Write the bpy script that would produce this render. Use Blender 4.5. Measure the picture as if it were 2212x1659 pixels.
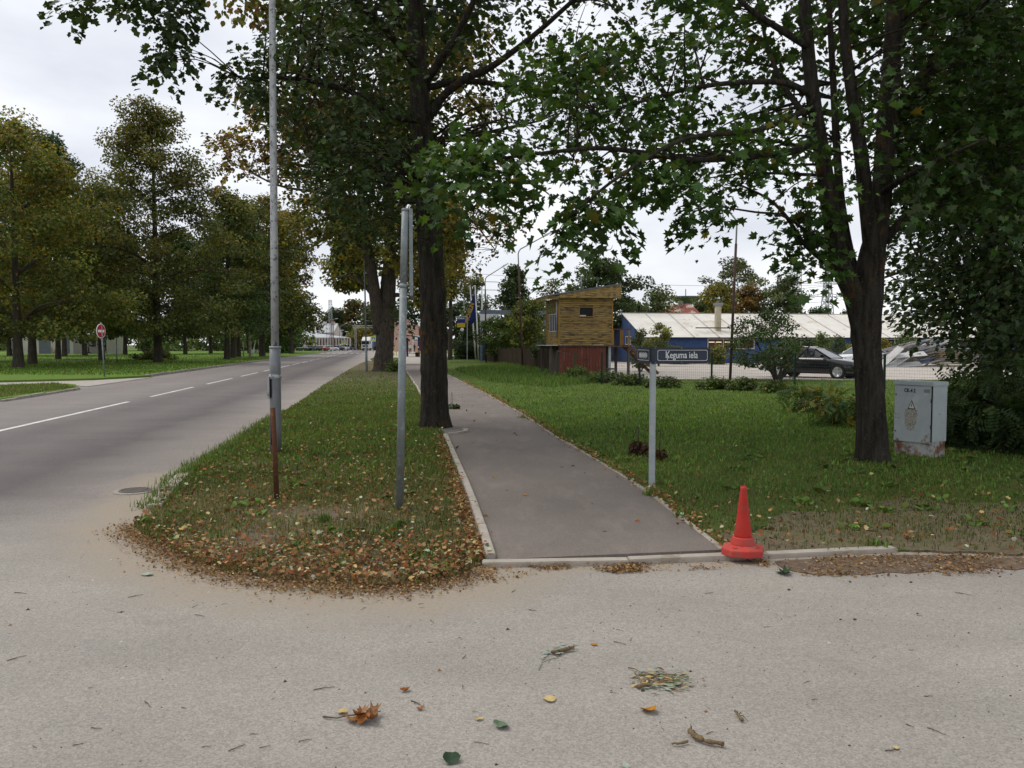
import bpy, bmesh, math, random
import numpy as np
from mathutils import Vector, Matrix
R = math.radians
C = bpy.context.scene.collection
SC = bpy.context.scene
for o in list(bpy.data.objects):
    bpy.data.objects.remove(o)

# ------------------------------------------------------------------ camera, sky, sun, exposure
CAM_H, FPX, W2, H2, PITCH = 1.6, 1710.0, 1106.0, 829.5, R(2.83)
cam = bpy.data.cameras.new('camera')
cam.sensor_width = 36.0
cam.lens = FPX / 2212.0 * 36.0
cam.clip_start, cam.clip_end = 0.1, 5000
camo = bpy.data.objects.new('camera', cam)
camo.location = (0, 0, CAM_H)
camo.rotation_euler = (math.pi / 2 - PITCH, 0, 0)
C.objects.link(camo)
SC.camera = camo

SUN_EL, SUN_AZ = R(58), R(-65)            # azimuth from +Y towards +X: the light comes from the left, over the road
world = bpy.data.worlds.new('World'); SC.world = world
world.use_nodes = True
nt = world.node_tree; nt.nodes.clear()
wout = nt.nodes.new('ShaderNodeOutputWorld')
sky = nt.nodes.new('ShaderNodeTexSky'); sky.sky_type = 'NISHITA'; sky.sun_disc = False
sky.sun_elevation = SUN_EL; sky.sun_rotation = SUN_AZ
bg1 = nt.nodes.new('ShaderNodeBackground'); bg1.inputs[1].default_value = 0.1
nt.links.new(sky.outputs[0], bg1.inputs[0])
tc = nt.nodes.new('ShaderNodeTexCoord')
mp = nt.nodes.new('ShaderNodeMapping'); mp.inputs['Scale'].default_value = (1.6, 1.6, 4.5)
nt.links.new(tc.outputs['Generated'], mp.inputs[0])
cn = nt.nodes.new('ShaderNodeTexNoise'); cn.inputs['Scale'].default_value = 2.1; cn.inputs['Detail'].default_value = 5; cn.inputs['Roughness'].default_value = .5
nt.links.new(mp.outputs[0], cn.inputs[0])
cr = nt.nodes.new('ShaderNodeValToRGB')
cr.color_ramp.elements[0].position = .30; cr.color_ramp.elements[0].color = (.60, .625, .69, 1)
cr.color_ramp.elements[1].position = .66; cr.color_ramp.elements[1].color = (.90, .91, .93, 1)
nt.links.new(cn.outputs[0], cr.inputs[0])
bg2 = nt.nodes.new('ShaderNodeBackground'); bg2.inputs[1].default_value = 1.0
nt.links.new(cr.outputs[0], bg2.inputs[0])
wm = nt.nodes.new('ShaderNodeMixShader'); wm.inputs[0].default_value = .9
nt.links.new(bg1.outputs[0], wm.inputs[1]); nt.links.new(bg2.outputs[0], wm.inputs[2])
nt.links.new(wm.outputs[0], wout.inputs[0])

sl = bpy.data.lights.new('sun', 'SUN'); sl.energy = 1.5; sl.angle = R(30); sl.color = (1, .94, .85)
so = bpy.data.objects.new('sun', sl); C.objects.link(so)
sd = Vector((math.sin(SUN_AZ) * math.cos(SUN_EL), math.cos(SUN_AZ) * math.cos(SUN_EL), math.sin(SUN_EL)))
so.rotation_euler = sd.to_track_quat('Z', 'Y').to_euler()
so.location = (-20, 0, 40)

SC.view_settings.view_transform = 'Standard'; SC.view_settings.look = 'None'
SC.view_settings.exposure = 0.3; SC.view_settings.gamma = 1.0; SC.view_settings.use_curve_mapping = False
SC.render.engine = 'CYCLES'
cy = SC.cycles
cy.adaptive_threshold = .02; cy.max_bounces = 5; cy.diffuse_bounces = 3; cy.glossy_bounces = 2; cy.transmission_bounces = 4; cy.transparent_max_bounces = 8
cy.caustics_reflective = False; cy.caustics_refractive = False
cy.use_denoising = True; cy.use_adaptive_sampling = True
cy.sample_clamp_indirect = 6

# ------------------------------------------------------------------ where things stand (survey of the place, in the photograph's 2212 px frame)
CP, SP = math.cos(PITCH), math.sin(PITCH)
def ray(px, py):
    u, v = (px - W2) / FPX, (H2 - py) / FPX
    return np.array((u, CP + v * SP, -SP + v * CP))
def G(px, py, z=0.0):                     # the point of the ground (or of height z) there
    d = ray(px, py); t = (z - CAM_H) / d[2]
    return np.array((d[0] * t, d[1] * t, z))
def at(px, py, Y):                        # the point there at Y metres ahead
    d = ray(px, py); t = Y / d[1]
    return np.array((d[0] * t, Y, CAM_H + d[2] * t))

# ------------------------------------------------------------------ materials
MATS = {}
def nodes(name):
    m = bpy.data.materials.new(name); m.use_nodes = True
    n = m.node_tree; b = n.nodes['Principled BSDF']
    MATS[name] = m
    return m, n, b
def mixc(n, f, a, b, mode='MIX'):
    x = n.nodes.new('ShaderNodeMix'); x.data_type = 'RGBA'; x.blend_type = mode
    for i, v in ((0, f), (6, a), (7, b)):
        if hasattr(v, 'is_output'): n.links.new(v, x.inputs[i])
        elif isinstance(v, (int, float)): x.inputs[i].default_value = v
        else: x.inputs[i].default_value = (*v[:3], 1)
    return x.outputs[2]
def noise(n, scale, detail=4, rough=.6, vec=None, stretch=None, kind='Object'):
    t = n.nodes.new('ShaderNodeTexCoord'); v = t.outputs[kind]
    if vec is not None: v = vec
    if stretch:
        mpp = n.nodes.new('ShaderNodeMapping'); mpp.inputs['Scale'].default_value = stretch
        n.links.new(v, mpp.inputs[0]); v = mpp.outputs[0]
    x = n.nodes.new('ShaderNodeTexNoise'); x.inputs['Scale'].default_value = scale
    x.inputs['Detail'].default_value = detail; x.inputs['Roughness'].default_value = rough
    n.links.new(v, x.inputs[0])
    return x.outputs[0]
def ramp(n, f, lo, hi, a=(0, 0, 0), b=(1, 1, 1)):
    x = n.nodes.new('ShaderNodeValToRGB'); e = x.color_ramp.elements
    e[0].position, e[1].position = lo, hi; e[0].color = (*a, 1); e[1].color = (*b, 1)
    n.links.new(f, x.inputs[0]); return x.outputs[0]
def bump(n, b, h, strength, dist=.02):
    x = n.nodes.new('ShaderNodeBump'); x.inputs['Strength'].default_value = strength; x.inputs['Distance'].default_value = dist
    n.links.new(h, x.inputs['Height']); n.links.new(x.outputs[0], b.inputs['Normal'])
def pm(name, c1, c2=None, scale=6, rough=.7, bmp=.15, metal=0, spec=.3, stretch=None, c3=None, s3=1.5, lo=.35, hi=.65, bscale=None):
    """a painted / raw surface: two tones broken by noise, a third as stains, fine relief"""
    m, n, b = nodes(name)
    c2 = c2 or tuple(x * .75 for x in c1)
    f = ramp(n, noise(n, scale, 6, .65, stretch=stretch), lo, hi)
    col = mixc(n, f, c1, c2)
    if c3:
        g = ramp(n, noise(n, s3, 8, .7, stretch=stretch), .54, .62)
        col = mixc(n, g, col, c3)
    n.links.new(col, b.inputs['Base Color'])
    b.inputs['Roughness'].default_value = rough; b.inputs['Metallic'].default_value = metal
    b.inputs['Specular IOR Level'].default_value = spec
    if bmp: bump(n, b, noise(n, bscale or scale * 4, 4, .6, stretch=stretch), bmp)
    return m

# ------------------------------------------------------------------ mesh helpers
class MB:
    def __init__(s): s.v = []; s.f = []
    def add(s, vs, fs):
        k = len(s.v); s.v += [tuple(float(c) for c in p) for p in vs]; s.f += [tuple(i + k for i in f) for f in fs]; return s
    def box(s, lo, hi, M=None):
        x0, y0, z0 = lo; x1, y1, z1 = hi
        vs = [(x0, y0, z0), (x1, y0, z0), (x1, y1, z0), (x0, y1, z0), (x0, y0, z1), (x1, y0, z1), (x1, y1, z1), (x0, y1, z1)]
        if M is not None: vs = [tuple(M @ Vector(p)) for p in vs]
        return s.add(vs, [(3, 2, 1, 0), (4, 5, 6, 7), (0, 1, 5, 4), (1, 2, 6, 5), (2, 3, 7, 6), (3, 0, 4, 7)])
    def bar(s, a, b, w, h=None):             # a square bar from a to b
        a, b = Vector(a), Vector(b); h = h or w; d = (b - a)
        L = d.length
        q = d.to_track_quat('X', 'Z').to_matrix().to_4x4(); q.translation = a
        return s.box((0, -w / 2, -h / 2), (L, w / 2, h / 2), q)
    def tube(s, pts, rad, n=8, cap=True):
        V, F = tube_arrays(np.array(pts, float), rad, n, cap); return s.add(V, F)
    def lathe(s, prof, n=20, M=None):         # prof: (r, z)
        vs = []; fs = []
        for r, z in prof:
            for i in range(n):
                a = 2 * math.pi * i / n; p = Vector((r * math.cos(a), r * math.sin(a), z))
                vs.append(tuple(M @ p) if M is not None else tuple(p))
        for j in range(len(prof) - 1):
            for i in range(n):
                k = (i + 1) % n
                fs.append((j * n + i, j * n + k, (j + 1) * n + k, (j + 1) * n + i))
        fs.append(tuple(range(n - 1, -1, -1))); fs.append(tuple((len(prof) - 1) * n + i for i in range(n)))
        return s.add(vs, fs)
    def prism(s, poly, z0, z1, M=None):       # poly: xy outline, counter-clockwise
        n = len(poly)
        vs = [(p[0], p[1], z0) for p in poly] + [(p[0], p[1], z1) for p in poly]
        if M is not None: vs = [tuple(M @ Vector(p)) for p in vs]
        return s.add(vs, [tuple(range(n - 1, -1, -1)), tuple(range(n, 2 * n))] + [(i, (i + 1) % n, n + (i + 1) % n, n + i) for i in range(n)])
    def build(s, name, mat, parent=None, smooth=False, bevel=0):
        me = bpy.data.meshes.new(name); me.from_pydata(s.v, [], s.f); me.update()
        if bevel:
            bm = bmesh.new(); bm.from_mesh(me)
            bmesh.ops.bevel(bm, geom=bm.edges[:], offset=bevel, segments=2, affect='EDGES', clamp_overlap=True)
            bm.to_mesh(me); bm.free()
        return link(name, me, mat, parent, smooth)
def link(name, me, mat, parent=None, smooth=False):
    if mat is not None and not me.materials: me.materials.append(MATS[mat] if isinstance(mat, str) else mat)
    if smooth: me.polygons.foreach_set('use_smooth', np.ones(len(me.polygons), bool))
    o = bpy.data.objects.new(name, me); C.objects.link(o)
    if parent is not None: o.parent = parent
    return o
def tube_arrays(P, rad, n=8, cap=True):
    m = len(P); rad = np.broadcast_to(np.array(rad, float), (m,))
    T = np.gradient(P, axis=0); T /= np.linalg.norm(T, axis=1)[:, None] + 1e-9
    ref = np.array((1., 0, 0)) if abs(T[0][0]) < .8 else np.array((0, 1., 0))
    A = np.zeros((m, 3)); u = ref
    for i in range(m):
        u = u - T[i] * np.dot(u, T[i]); u = u / (np.linalg.norm(u) + 1e-9); A[i] = u
    B = np.cross(T, A)
    a = np.arange(n) * 2 * math.pi / n
    V = P[:, None, :] + rad[:, None, None] * (np.cos(a)[None, :, None] * A[:, None, :] + np.sin(a)[None, :, None] * B[:, None, :])
    V = V.reshape(-1, 3)
    F = []
    for j in range(m - 1):
        for i in range(n):
            k = (i + 1) % n; F.append((j * n + i, j * n + k, (j + 1) * n + k, (j + 1) * n + i))
    if cap: F.append(tuple(range(n - 1, -1, -1))); F.append(tuple((m - 1) * n + i for i in range(n)))
    return V, F
def np_mesh(name, V, T, cols=None):           # triangles in numpy, colour per vertex
    me = bpy.data.meshes.new(name)
    V = np.ascontiguousarray(V, np.float32); T = np.ascontiguousarray(T, np.int32); k = T.shape[1]
    me.vertices.add(len(V)); me.vertices.foreach_set('co', V.ravel())
    me.loops.add(T.size); me.loops.foreach_set('vertex_index', T.ravel())
    me.polygons.add(len(T)); me.polygons.foreach_set('loop_start', np.arange(0, T.size, k, dtype=np.int32))
    me.polygons.foreach_set('loop_total', np.full(len(T), k, np.int32))
    if cols is not None:
        a = me.attributes.new('col', 'FLOAT_COLOR', 'POINT')
        c4 = np.ones((len(V), 4), np.float32); c4[:, :3] = cols
        a.data.foreach_set('color', c4.ravel())
    me.update(calc_edges=True)
    return me
def tag(o, label=None, cat=None, group=None, kind=None):
    if label: o['label'] = label
    if cat: o['category'] = cat
    if group: o['group'] = group
    if kind: o['kind'] = kind
    return o
def thing(name, label, cat, loc=(0, 0, 0), rz=0, group=None):
    o = bpy.data.objects.new(name, None); C.objects.link(o)
    o.location = tuple(float(c) for c in loc); o.rotation_euler = (0, 0, rz); o.empty_display_size = .2
    return tag(o, label, cat, group)
def copy_tree(o, parent=None):
    c = o.copy(); C.objects.link(c); c.parent = parent
    for ch in list(o.children): copy_tree(ch, c)
    return c
def text_mesh(name, s, size, mat, parent, M, offset=0.0, sx=1.0, depth=.0015, align='CENTER'):
    cu = bpy.data.curves.new('t', 'FONT'); cu.body = s; cu.size = size; cu.offset = offset; cu.extrude = depth
    cu.align_x = align; cu.align_y = 'CENTER'; cu.resolution_u = 3
    to = bpy.data.objects.new('t', cu); C.objects.link(to)
    dg = bpy.context.evaluated_depsgraph_get()
    me = bpy.data.meshes.new_from_object(to.evaluated_get(dg)); bpy.data.objects.remove(to)
    me.name = name; me.transform(M @ Matrix.Diagonal((sx, 1, 1, 1))); me.materials.clear()
    return link(name, me, mat, parent)
def inside(P, poly):
    x, y = P[:, 0], P[:, 1]; r = np.zeros(len(P), bool); n = len(poly)
    for i in range(n):
        x0, y0 = poly[i][:2]; x1, y1 = poly[i - 1][:2]
        c = (y0 > y) != (y1 > y)
        r ^= c & (x < (x1 - x0) * (y - y0) / (y1 - y0 + 1e-12) + x0)
    return r
def resample(pts, step):
    pts = np.array(pts, float); d = np.r_[0, np.cumsum(np.linalg.norm(np.diff(pts, axis=0), axis=1))]
    n = max(2, int(d[-1] / step) + 1); t = np.linspace(0, d[-1], n)
    return np.stack([np.interp(t, d, pts[:, k]) for k in range(pts.shape[1])], 1)
def smooth_path(pts, n=5):
    p = np.array(pts, float); p = np.vstack([2 * p[0] - p[1], p, 2 * p[-1] - p[-2]]); out = []
    for i in range(1, len(p) - 2):
        for t in np.arange(n) / n:
            a, b, c, d = p[i - 1:i + 3]
            out.append(.5 * (2 * b + (c - a) * t + (2 * a - 5 * b + 4 * c - d) * t * t + (3 * b - a - 3 * c + d) * t ** 3))
    out.append(p[-2]); return np.array(out)
def dist_poly(P, line):                       # distance of xy points to a polyline
    P = P[:, :2]; best = np.full(len(P), 1e9)
    for a, b in zip(line[:-1], line[1:]):
        a, b = np.array(a[:2]), np.array(b[:2]); ab = b - a
        t = np.clip(((P - a) @ ab) / (ab @ ab + 1e-9), 0, 1)
        best = np.minimum(best, np.linalg.norm(P - (a + t[:, None] * ab), axis=1))
    return best
# ------------------------------------------------------------------ ground, road, path, lawns
rng = np.random.default_rng(7)
def gl(pts, z=0.0): return [G(x, y, z) for x, y in pts]
ISL_ROAD = [(792, 779), (760, 795), (700, 832), (650, 868), (610, 893), (560, 925), (500, 965), (440, 1000), (398, 1030), (366, 1062), (338, 1095), (305, 1120), (288, 1136)]
ISL_TIP = [(300, 1152), (330, 1170), (400, 1210), (500, 1240), (620, 1260), (750, 1270), (900, 1268), (990, 1250), (1034, 1222)]
PATH_L = [(1060, 1216), (1032, 1120), (1010, 1060), (985, 1000), (962, 945), (938, 912), (915, 865), (898, 833), (884, 812), (874, 796), (868, 786)]
PATH_R = [(1562, 1194), (1480, 1130), (1400, 1066), (1310, 1010), (1200, 945), (1130, 897), (1050, 852), (1000, 826), (963, 808), (935, 795), (915, 786)]
LAWN_NEAR = [(1640, 1202), (1780, 1198), (1930, 1192), (2080, 1194), (2240, 1200), (2600, 1205)]
island_w = gl(ISL_ROAD)[::1] + gl(ISL_TIP) + gl(PATH_L)
isl_edge = gl(ISL_ROAD) + gl(ISL_TIP)
path_w = gl(PATH_L) + gl(PATH_R)[::-1]
lawn_w = gl(PATH_R)[::-1] + gl(LAWN_NEAR) + [np.array(p) for p in ((30, 7, 0), (34, 35, 0), (5.2, 36.5, 0), (4.5, 46, 0), (-2.5, 88, 0), (-9.3, 92, 0), (-8.4, 70, 0))]
CU = np.array((-.1637, .9865)); CN = np.array((.9865, .1637)); C0 = np.array((-10.8, 22.3))
def road_pt(s, t, z=0): p = C0 + CU * s + CN * t; return (p[0], p[1], z)

# base of the land, to the horizon
pm('meadow', (.075, .11, .028), (.10, .11, .04), .4, .95, .3, spec=.1)
MB().add([(-2500, -60, -.06), (2500, -60, -.06), (2500, 4500, -.06), (-2500, 4500, -.06)], [(0, 1, 2, 3)]).build('ground', 'meadow')['kind'] = 'structure'

# asphalt
m, n, b = nodes('asphalt')
tcn = n.nodes.new('ShaderNodeTexCoord'); pos = tcn.outputs['Object']
vm = n.nodes.new('ShaderNodeVectorMath'); vm.operation = 'SUBTRACT'; vm.inputs[1].default_value = (C0[0], C0[1], 0); n.links.new(pos, vm.inputs[0])
dt = n.nodes.new('ShaderNodeVectorMath'); dt.operation = 'DOT_PRODUCT'; dt.inputs[1].default_value = (CN[0], CN[1], 0); n.links.new(vm.outputs[0], dt.inputs[0])
wob = noise(n, .5, 3, .5)
ad = n.nodes.new('ShaderNodeMath'); ad.operation = 'MULTIPLY_ADD'; ad.inputs[1].default_value = 1.1; n.links.new(wob, ad.inputs[0]); n.links.new(dt.outputs['Value'], ad.inputs[2])
mr = n.nodes.new('ShaderNodeMapRange'); mr.inputs[1].default_value = -6; mr.inputs[2].default_value = 8; n.links.new(ad.outputs[0], mr.inputs[0])
lane = n.nodes.new('ShaderNodeValToRGB'); e = lane.color_ramp.elements
def lp(t): return (t + .55 + 6) / 14
e[0].position = 0; e[0].color = (.32, .295, .28, 1)
e[1].position = 1; e[1].color = (.40, .365, .33, 1)
for t, c in ((-3.6, (.30, .275, .262)), (-2.6, (.275, .25, .242)), (-1.5, (.30, .278, .268)), (-.3, (.265, .243, .236)), (.7, (.180, .163, .162)), (1.7, (.205, .186, .184)), (2.8, (.152, .138, .138)), (3.8, (.29, .265, .25)), (4.6, (.36, .325, .295))):
    c = tuple(v * w_ for v, w_ in zip(c, (.74, .73, .725)))
    x = e.new(lp(t)); x.color = (*c, 1)
n.links.new(mr.outputs[0], lane.inputs[0])
sep = n.nodes.new('ShaderNodeSeparateXYZ'); n.links.new(pos, sep.inputs[0])
yy = n.nodes.new('ShaderNodeMath'); yy.operation = 'MULTIPLY_ADD'; yy.inputs[1].default_value = 2.2; n.links.new(noise(n, .35, 3, .5), yy.inputs[0]); n.links.new(sep.outputs[1], yy.inputs[2])
fm = n.nodes.new('ShaderNodeMapRange'); fm.inputs[1].default_value = 6.9; fm.inputs[2].default_value = 9.4; n.links.new(yy.outputs[0], fm.inputs[0])
pale = mixc(n, ramp(n, noise(n, .9, 4, .6), .3, .7), (.318, .297, .266), (.280, .260, .232))
col = mixc(n, fm.outputs[0], pale, lane.outputs[0])
at_d = n.nodes.new('ShaderNodeAttribute'); at_d.attribute_name = 'col'
sepd = n.nodes.new('ShaderNodeSeparateColor'); n.links.new(at_d.outputs['Color'], sepd.inputs[0])
dn = n.nodes.new('ShaderNodeMath'); dn.operation = 'MULTIPLY_ADD'; dn.inputs[1].default_value = .9; dn.inputs[2].default_value = -.45; n.links.new(noise(n, 2.6, 6, .65), dn.inputs[0])
ds = n.nodes.new('ShaderNodeMath'); ds.operation = 'ADD'; n.links.new(dn.outputs[0], ds.inputs[0]); n.links.new(sepd.outputs[0], ds.inputs[1])
dmask = ramp(n, ds.outputs[0], .25, .75)
# stones in the surface
vo = n.nodes.new('ShaderNodeTexVoronoi'); vo.inputs['Scale'].default_value = 115; n.links.new(pos, vo.inputs[0])
vs_ = n.nodes.new('ShaderNodeSeparateColor'); n.links.new(vo.outputs['Color'], vs_.inputs[0])
sp = ramp(n, vs_.outputs[0], 0, 1, (.79, .785, .78), (1.2, 1.195, 1.185))
col = mixc(n, 1.0, col, sp, 'MULTIPLY')
sp2 = ramp(n, noise(n, 170, 2, .7), .3, .7, (.86, .86, .86), (1.13, 1.13, 1.13))
col = mixc(n, 1.0, col, sp2, 'MULTIPLY')
pit = ramp(n, noise(n, 125, 2, .6), .62, .70)
col = mixc(n, pit, col, (.15, .13, .11))
blot = ramp(n, noise(n, 1.1, 7, .65, stretch=(.35, 1, 1)), .25, .75, (.86, .86, .87), (1.12, 1.11, 1.09))
col = mixc(n, 1.0, col, blot, 'MULTIPLY')
stain = ramp(n, noise(n, .8, 5, .7), .60, .72)
st2 = mixc(n, .35, (0, 0, 0), stain)
col = mixc(n, st2, col, (.19, .17, .155))
dust = mixc(n, ramp(n, noise(n, 40, 4, .7), .3, .7), (.335, .288, .228), (.265, .225, .175))
col = mixc(n, dmask, col, dust)
n.links.new(col, b.inputs['Base Color']); b.inputs['Roughness'].default_value = .88; b.inputs['Specular IOR Level'].default_value = .25
bump(n, b, sp2, .35, .004)

xs = np.unique(np.r_[np.linspace(-75, -14, 14), np.linspace(-14, 10, 110), np.linspace(10, 45, 12)])
ys = np.unique(np.r_[np.linspace(-8, 3, 6), np.linspace(3, 16, 80), np.linspace(16, 60, 20), np.linspace(60, 420, 20)])
gx, gy = np.meshgrid(xs, ys)
V = np.stack([gx.ravel(), gy.ravel(), np.zeros(gx.size)], 1)
nx = len(xs); q = (np.arange(len(ys) - 1)[:, None] * nx + np.arange(nx - 1)[None, :]).ravel()
F = np.stack([q, q + 1, q + nx + 1, q + nx], 1)
tipd = dist_poly(V, gl([(392, 1032), (362, 1065), (330, 1098), (290, 1136)] + ISL_TIP))
frontd = dist_poly(V, gl([(1034, 1226), (1300, 1222), (1600, 1212), (1800, 1206), (2000, 1206), (2240, 1208), (2600, 1212)]))
dustv = np.maximum(np.clip(1.15 - tipd / .85, 0, 1), np.clip(1.0 - frontd / .30, 0, 1))
roadm = np_mesh('road', V, F, np.stack([dustv] * 3, 1))
link('road', roadm, 'asphalt')['kind'] = 'structure'

# dirt washed along the kerb on the right
pm('dirt', (.15, .105, .07), (.10, .07, .048), 7, .95, .5, c3=(.22, .175, .13), s3=16)
# painted centre line
pm('road_paint', (.74, .73, .71), (.5, .48, .46), 3, .7, .1, c3=(.36, .34, .33), s3=9)
def strip(s0, s1, t, w, z=.005):
    k = 6; M_ = MB()
    for i in range(k):
        a, c = s0 + (s1 - s0) * i / k, s0 + (s1 - s0) * (i + 1) / k
        M_.add([road_pt(a, t - w / 2, z), road_pt(a, t + w / 2, z), road_pt(c, t + w / 2, z), road_pt(c, t - w / 2, z)], [(0, 1, 2, 3)])
    return M_
rm = thing('road_marking', 'white painted broken centre line along the grey road', 'road marking'); rm['kind'] = 'structure'; del rm['category']
strip(-26, -.1, 0, .13).build('dash', 'road_paint', rm)
s = 2.1
while s < 175:
    strip(s, s + 5.6, 0, .12).build('dash', 'road_paint', rm); s += 8.0
# zebra crossing far down the street
zc = thing('zebra_crossing', '', ''); zc['kind'] = 'structure'
for i in range(8):
    strip(128, 131.5, -3.9 + i * 1.1, .5, .006).build('stripe', 'road_paint', zc)

# turf sheets
def turf(name):
    m, n, b = nodes(name)
    return m, n, b
m, n, b = nodes('soil_turf')
cA = mixc(n, ramp(n, noise(n, 1.3, 5, .6), .35, .65), (.095, .165, .030), (.12, .15, .038))
cB = mixc(n, ramp(n, noise(n, 7, 5, .7), .52, .68), cA, (.125, .088, .052))
cC = mixc(n, ramp(n, noise(n, 60, 3, .7), .35, .7), cB, (.04, .055, .018))
n.links.new(cC, b.inputs['Base Color']); b.inputs['Roughness'].default_value = 1; b.inputs['Specular IOR Level'].default_value = .05
bump(n, b, noise(n, 30, 5, .7), .6, .03)
m, n, b = nodes('park_turf')
cA = mixc(n, ramp(n, noise(n, .35, 5, .6), .35, .65), (.10, .20, .032), (.125, .18, .042))
cB = mixc(n, ramp(n, noise(n, 5, 5, .7), .5, .7), cA, (.12, .15, .04))
n.links.new(cB, b.inputs['Base Color']); b.inputs['Roughness'].default_value = 1; b.inputs['Specular IOR Level'].default_value = .05
bump(n, b, noise(n, 14, 5, .7), .7, .05)
pm('soil', (.17, .125, .085), (.11, .08, .055), 9, .95, .5, c3=(.24, .20, .16), s3=14)

def sheet(name, poly, z, mat, step=None, ragged=0.0, label=None):
    P = np.array([(p[0], p[1]) for p in poly])
    if step:
        P = resample(np.vstack([P, P[:1]]), step)[:-1]
        P = P + rng.normal(0, ragged, P.shape)
    bm = bmesh.new(); vs = [bm.verts.new((x, y, z)) for x, y in P]
    f = bm.faces.new(vs); f.normal_update()
    if f.normal.z < 0: f.normal_flip()
    vb = [bm.verts.new((v.co.x, v.co.y, -.05)) for v in vs]
    for i in range(len(vs)):
        j = (i + 1) % len(vs); bm.faces.new((vs[i], vs[j], vb[j], vb[i]))
    bmesh.ops.triangulate(bm, faces=[f])
    me = bpy.data.meshes.new(name); bm.to_mesh(me); bm.free()
    o = link(name, me, mat); o['kind'] = 'structure'
    return o
m, n, b = nodes('strip_soil')
c0 = mixc(n, ramp(n, noise(n, 2.2, 6, .65), .38, .62), (.135, .105, .072), (.115, .115, .045))
c0 = mixc(n, ramp(n, noise(n, 45, 5, .75), .42, .62), c0, (.21, .17, .125))
c0 = mixc(n, ramp(n, noise(n, 90, 3, .7), .58, .66), c0, (.06, .045, .03))
n.links.new(c0, b.inputs['Base Color']); b.inputs['Roughness'].default_value = 1; b.inputs['Specular IOR Level'].default_value = .05
bump(n, b, noise(n, 40, 5, .7), .7, .02)
# verge strip goes on past the second tree; the mounded lip at the kerb keeps it above the road
sheet('island_ground', island_w, .010, 'strip_soil', .12, .03)
sheet('lawn_ground', lawn_w, .014, 'soil_turf')
sheet('lawn_front_soil', gl([(1575, 1188), (1640, 1200), (1780, 1197), (1930, 1191), (2080, 1195), (2240, 1201), (2600, 1206), (2600, 1100), (2300, 1085), (2100, 1090), (1950, 1075), (1800, 1110), (1700, 1105), (1620, 1150), (1540, 1160)]), .018, 'strip_soil', .12, .035)
sheet('dirt_strip', gl([(1660, 1212), (1800, 1206), (1940, 1199), (2240, 1208), (2600, 1212), (2600, 1232), (2240, 1228), (2050, 1232), (1900, 1240), (1780, 1243), (1690, 1232)]), .006, 'dirt', .10, .022)
far_isl = gl([(800, 776), (812, 771), (872, 774), (866, 781), (850, 785), (806, 781)])
sheet('verge_ground', far_isl, .05, 'soil_turf')

# tar path
m, n, b = nodes('path_tar')
c0 = mixc(n, ramp(n, noise(n, .7, 4, .6), .3, .7), (.152, .130, .114), (.190, .163, .143))
c0 = mixc(n, ramp(n, noise(n, 3.0, 6, .7, stretch=(1, .35, 1)), .5, .75), c0, (.225, .192, .168))
c0 = mixc(n, 1., c0, ramp(n, noise(n, 140, 2, .7), .3, .7, (.72, .72, .72), (1.28, 1.28, 1.28)), 'MULTIPLY')
c0 = mixc(n, ramp(n, noise(n, 70, 2, .5), .70, .74), c0, (.36, .33, .29))
n.links.new(c0, b.inputs['Base Color']); b.inputs['Roughness'].default_value = .9; b.inputs['Specular IOR Level'].default_value = .25
bump(n, b, noise(n, 140, 2, .7), .3, .004)
po = sheet('footpath', path_w, .025, 'path_tar')
# paved yard entrance the path runs into
pm('pale_paving', (.40, .36, .32), (.33, .30, .27), 2, .9, .2)
sheet('driveway', gl([(868, 787), (862, 779), (880, 771), (935, 772), (960, 779), (918, 787)]), .018, 'pale_paving')
sheet('pavement', gl([(872, 771), (880, 766), (960, 764), (1000, 771), (935, 773)]), .06, 'pale_paving')

# concrete kerb stones, one by one
pm('kerb_concrete', (.42, .375, .32), (.33, .295, .25), 5, .9, .3, c3=(.27, .23, .18), s3=3)
pm('kerb_old', (.33, .30, .26), (.24, .22, .19), 4, .95, .4, c3=(.16, .14, .1), s3=4)
def kerb_run(parent, pts, L, w, h, mat, gap=.012, jit=.006, z=0.0):
    p = np.array([(q[0], q[1]) for q in pts]); d = np.r_[0, np.cumsum(np.linalg.norm(np.diff(p, axis=0), axis=1))]
    k = max(1, int(round(d[-1] / L)))
    tt = np.linspace(0, d[-1], k + 1)
    for a, c in zip(tt[:-1], tt[1:]):
        A = Vector((np.interp(a + gap / 2, d, p[:, 0]), np.interp(a + gap / 2, d, p[:, 1]), 0)); B = Vector((np.interp(c - gap / 2, d, p[:, 0]), np.interp(c - gap / 2, d, p[:, 1]), 0))
        q = (B - A).to_track_quat('X', 'Z').to_matrix().to_4x4(); q.translation = A
        dz = rng.normal(0, jit); dy = rng.normal(0, jit)
        mb = MB().box((0, -w / 2 + dy, -.06), ((B - A).length, w / 2 + dy, h + dz + z), q)
        mb.build('kerb_stone', mat, parent, bevel=.006)
kp = thing('path_kerb', '', ''); kp['kind'] = 'structure'
PL = gl(PATH_L); PR = gl(PATH_R)
kerb_run(kp, [PL[0], PL[1], PL[2], PL[3], PL[4]], 1.0, .07, .07, 'kerb_concrete', .008, .002)
kerb_run(kp, PL[6:], 1.0, .075, .05, 'kerb_concrete')
kerb_run(kp, PR, 1.0, .06, .030, 'kerb_concrete', .008, .003)
arc = [np.array((-1.05 + .42 * math.cos(a) * .55, 14.35 + .42 * math.sin(a), 0)) for a in np.linspace(-1.9, .9, 7)]
kerb_run(kp, arc, .2, .07, .06, 'kerb_concrete', .004)
kerb_run(kp, gl([(1040, 1222), (1300, 1219), (1560, 1209), (1660, 1204), (1800, 1198), (1935, 1191)]), 1.0, .10, .036, 'kerb_concrete')
kr = thing('road_kerb', '', ''); kr['kind'] = 'structure'
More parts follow.
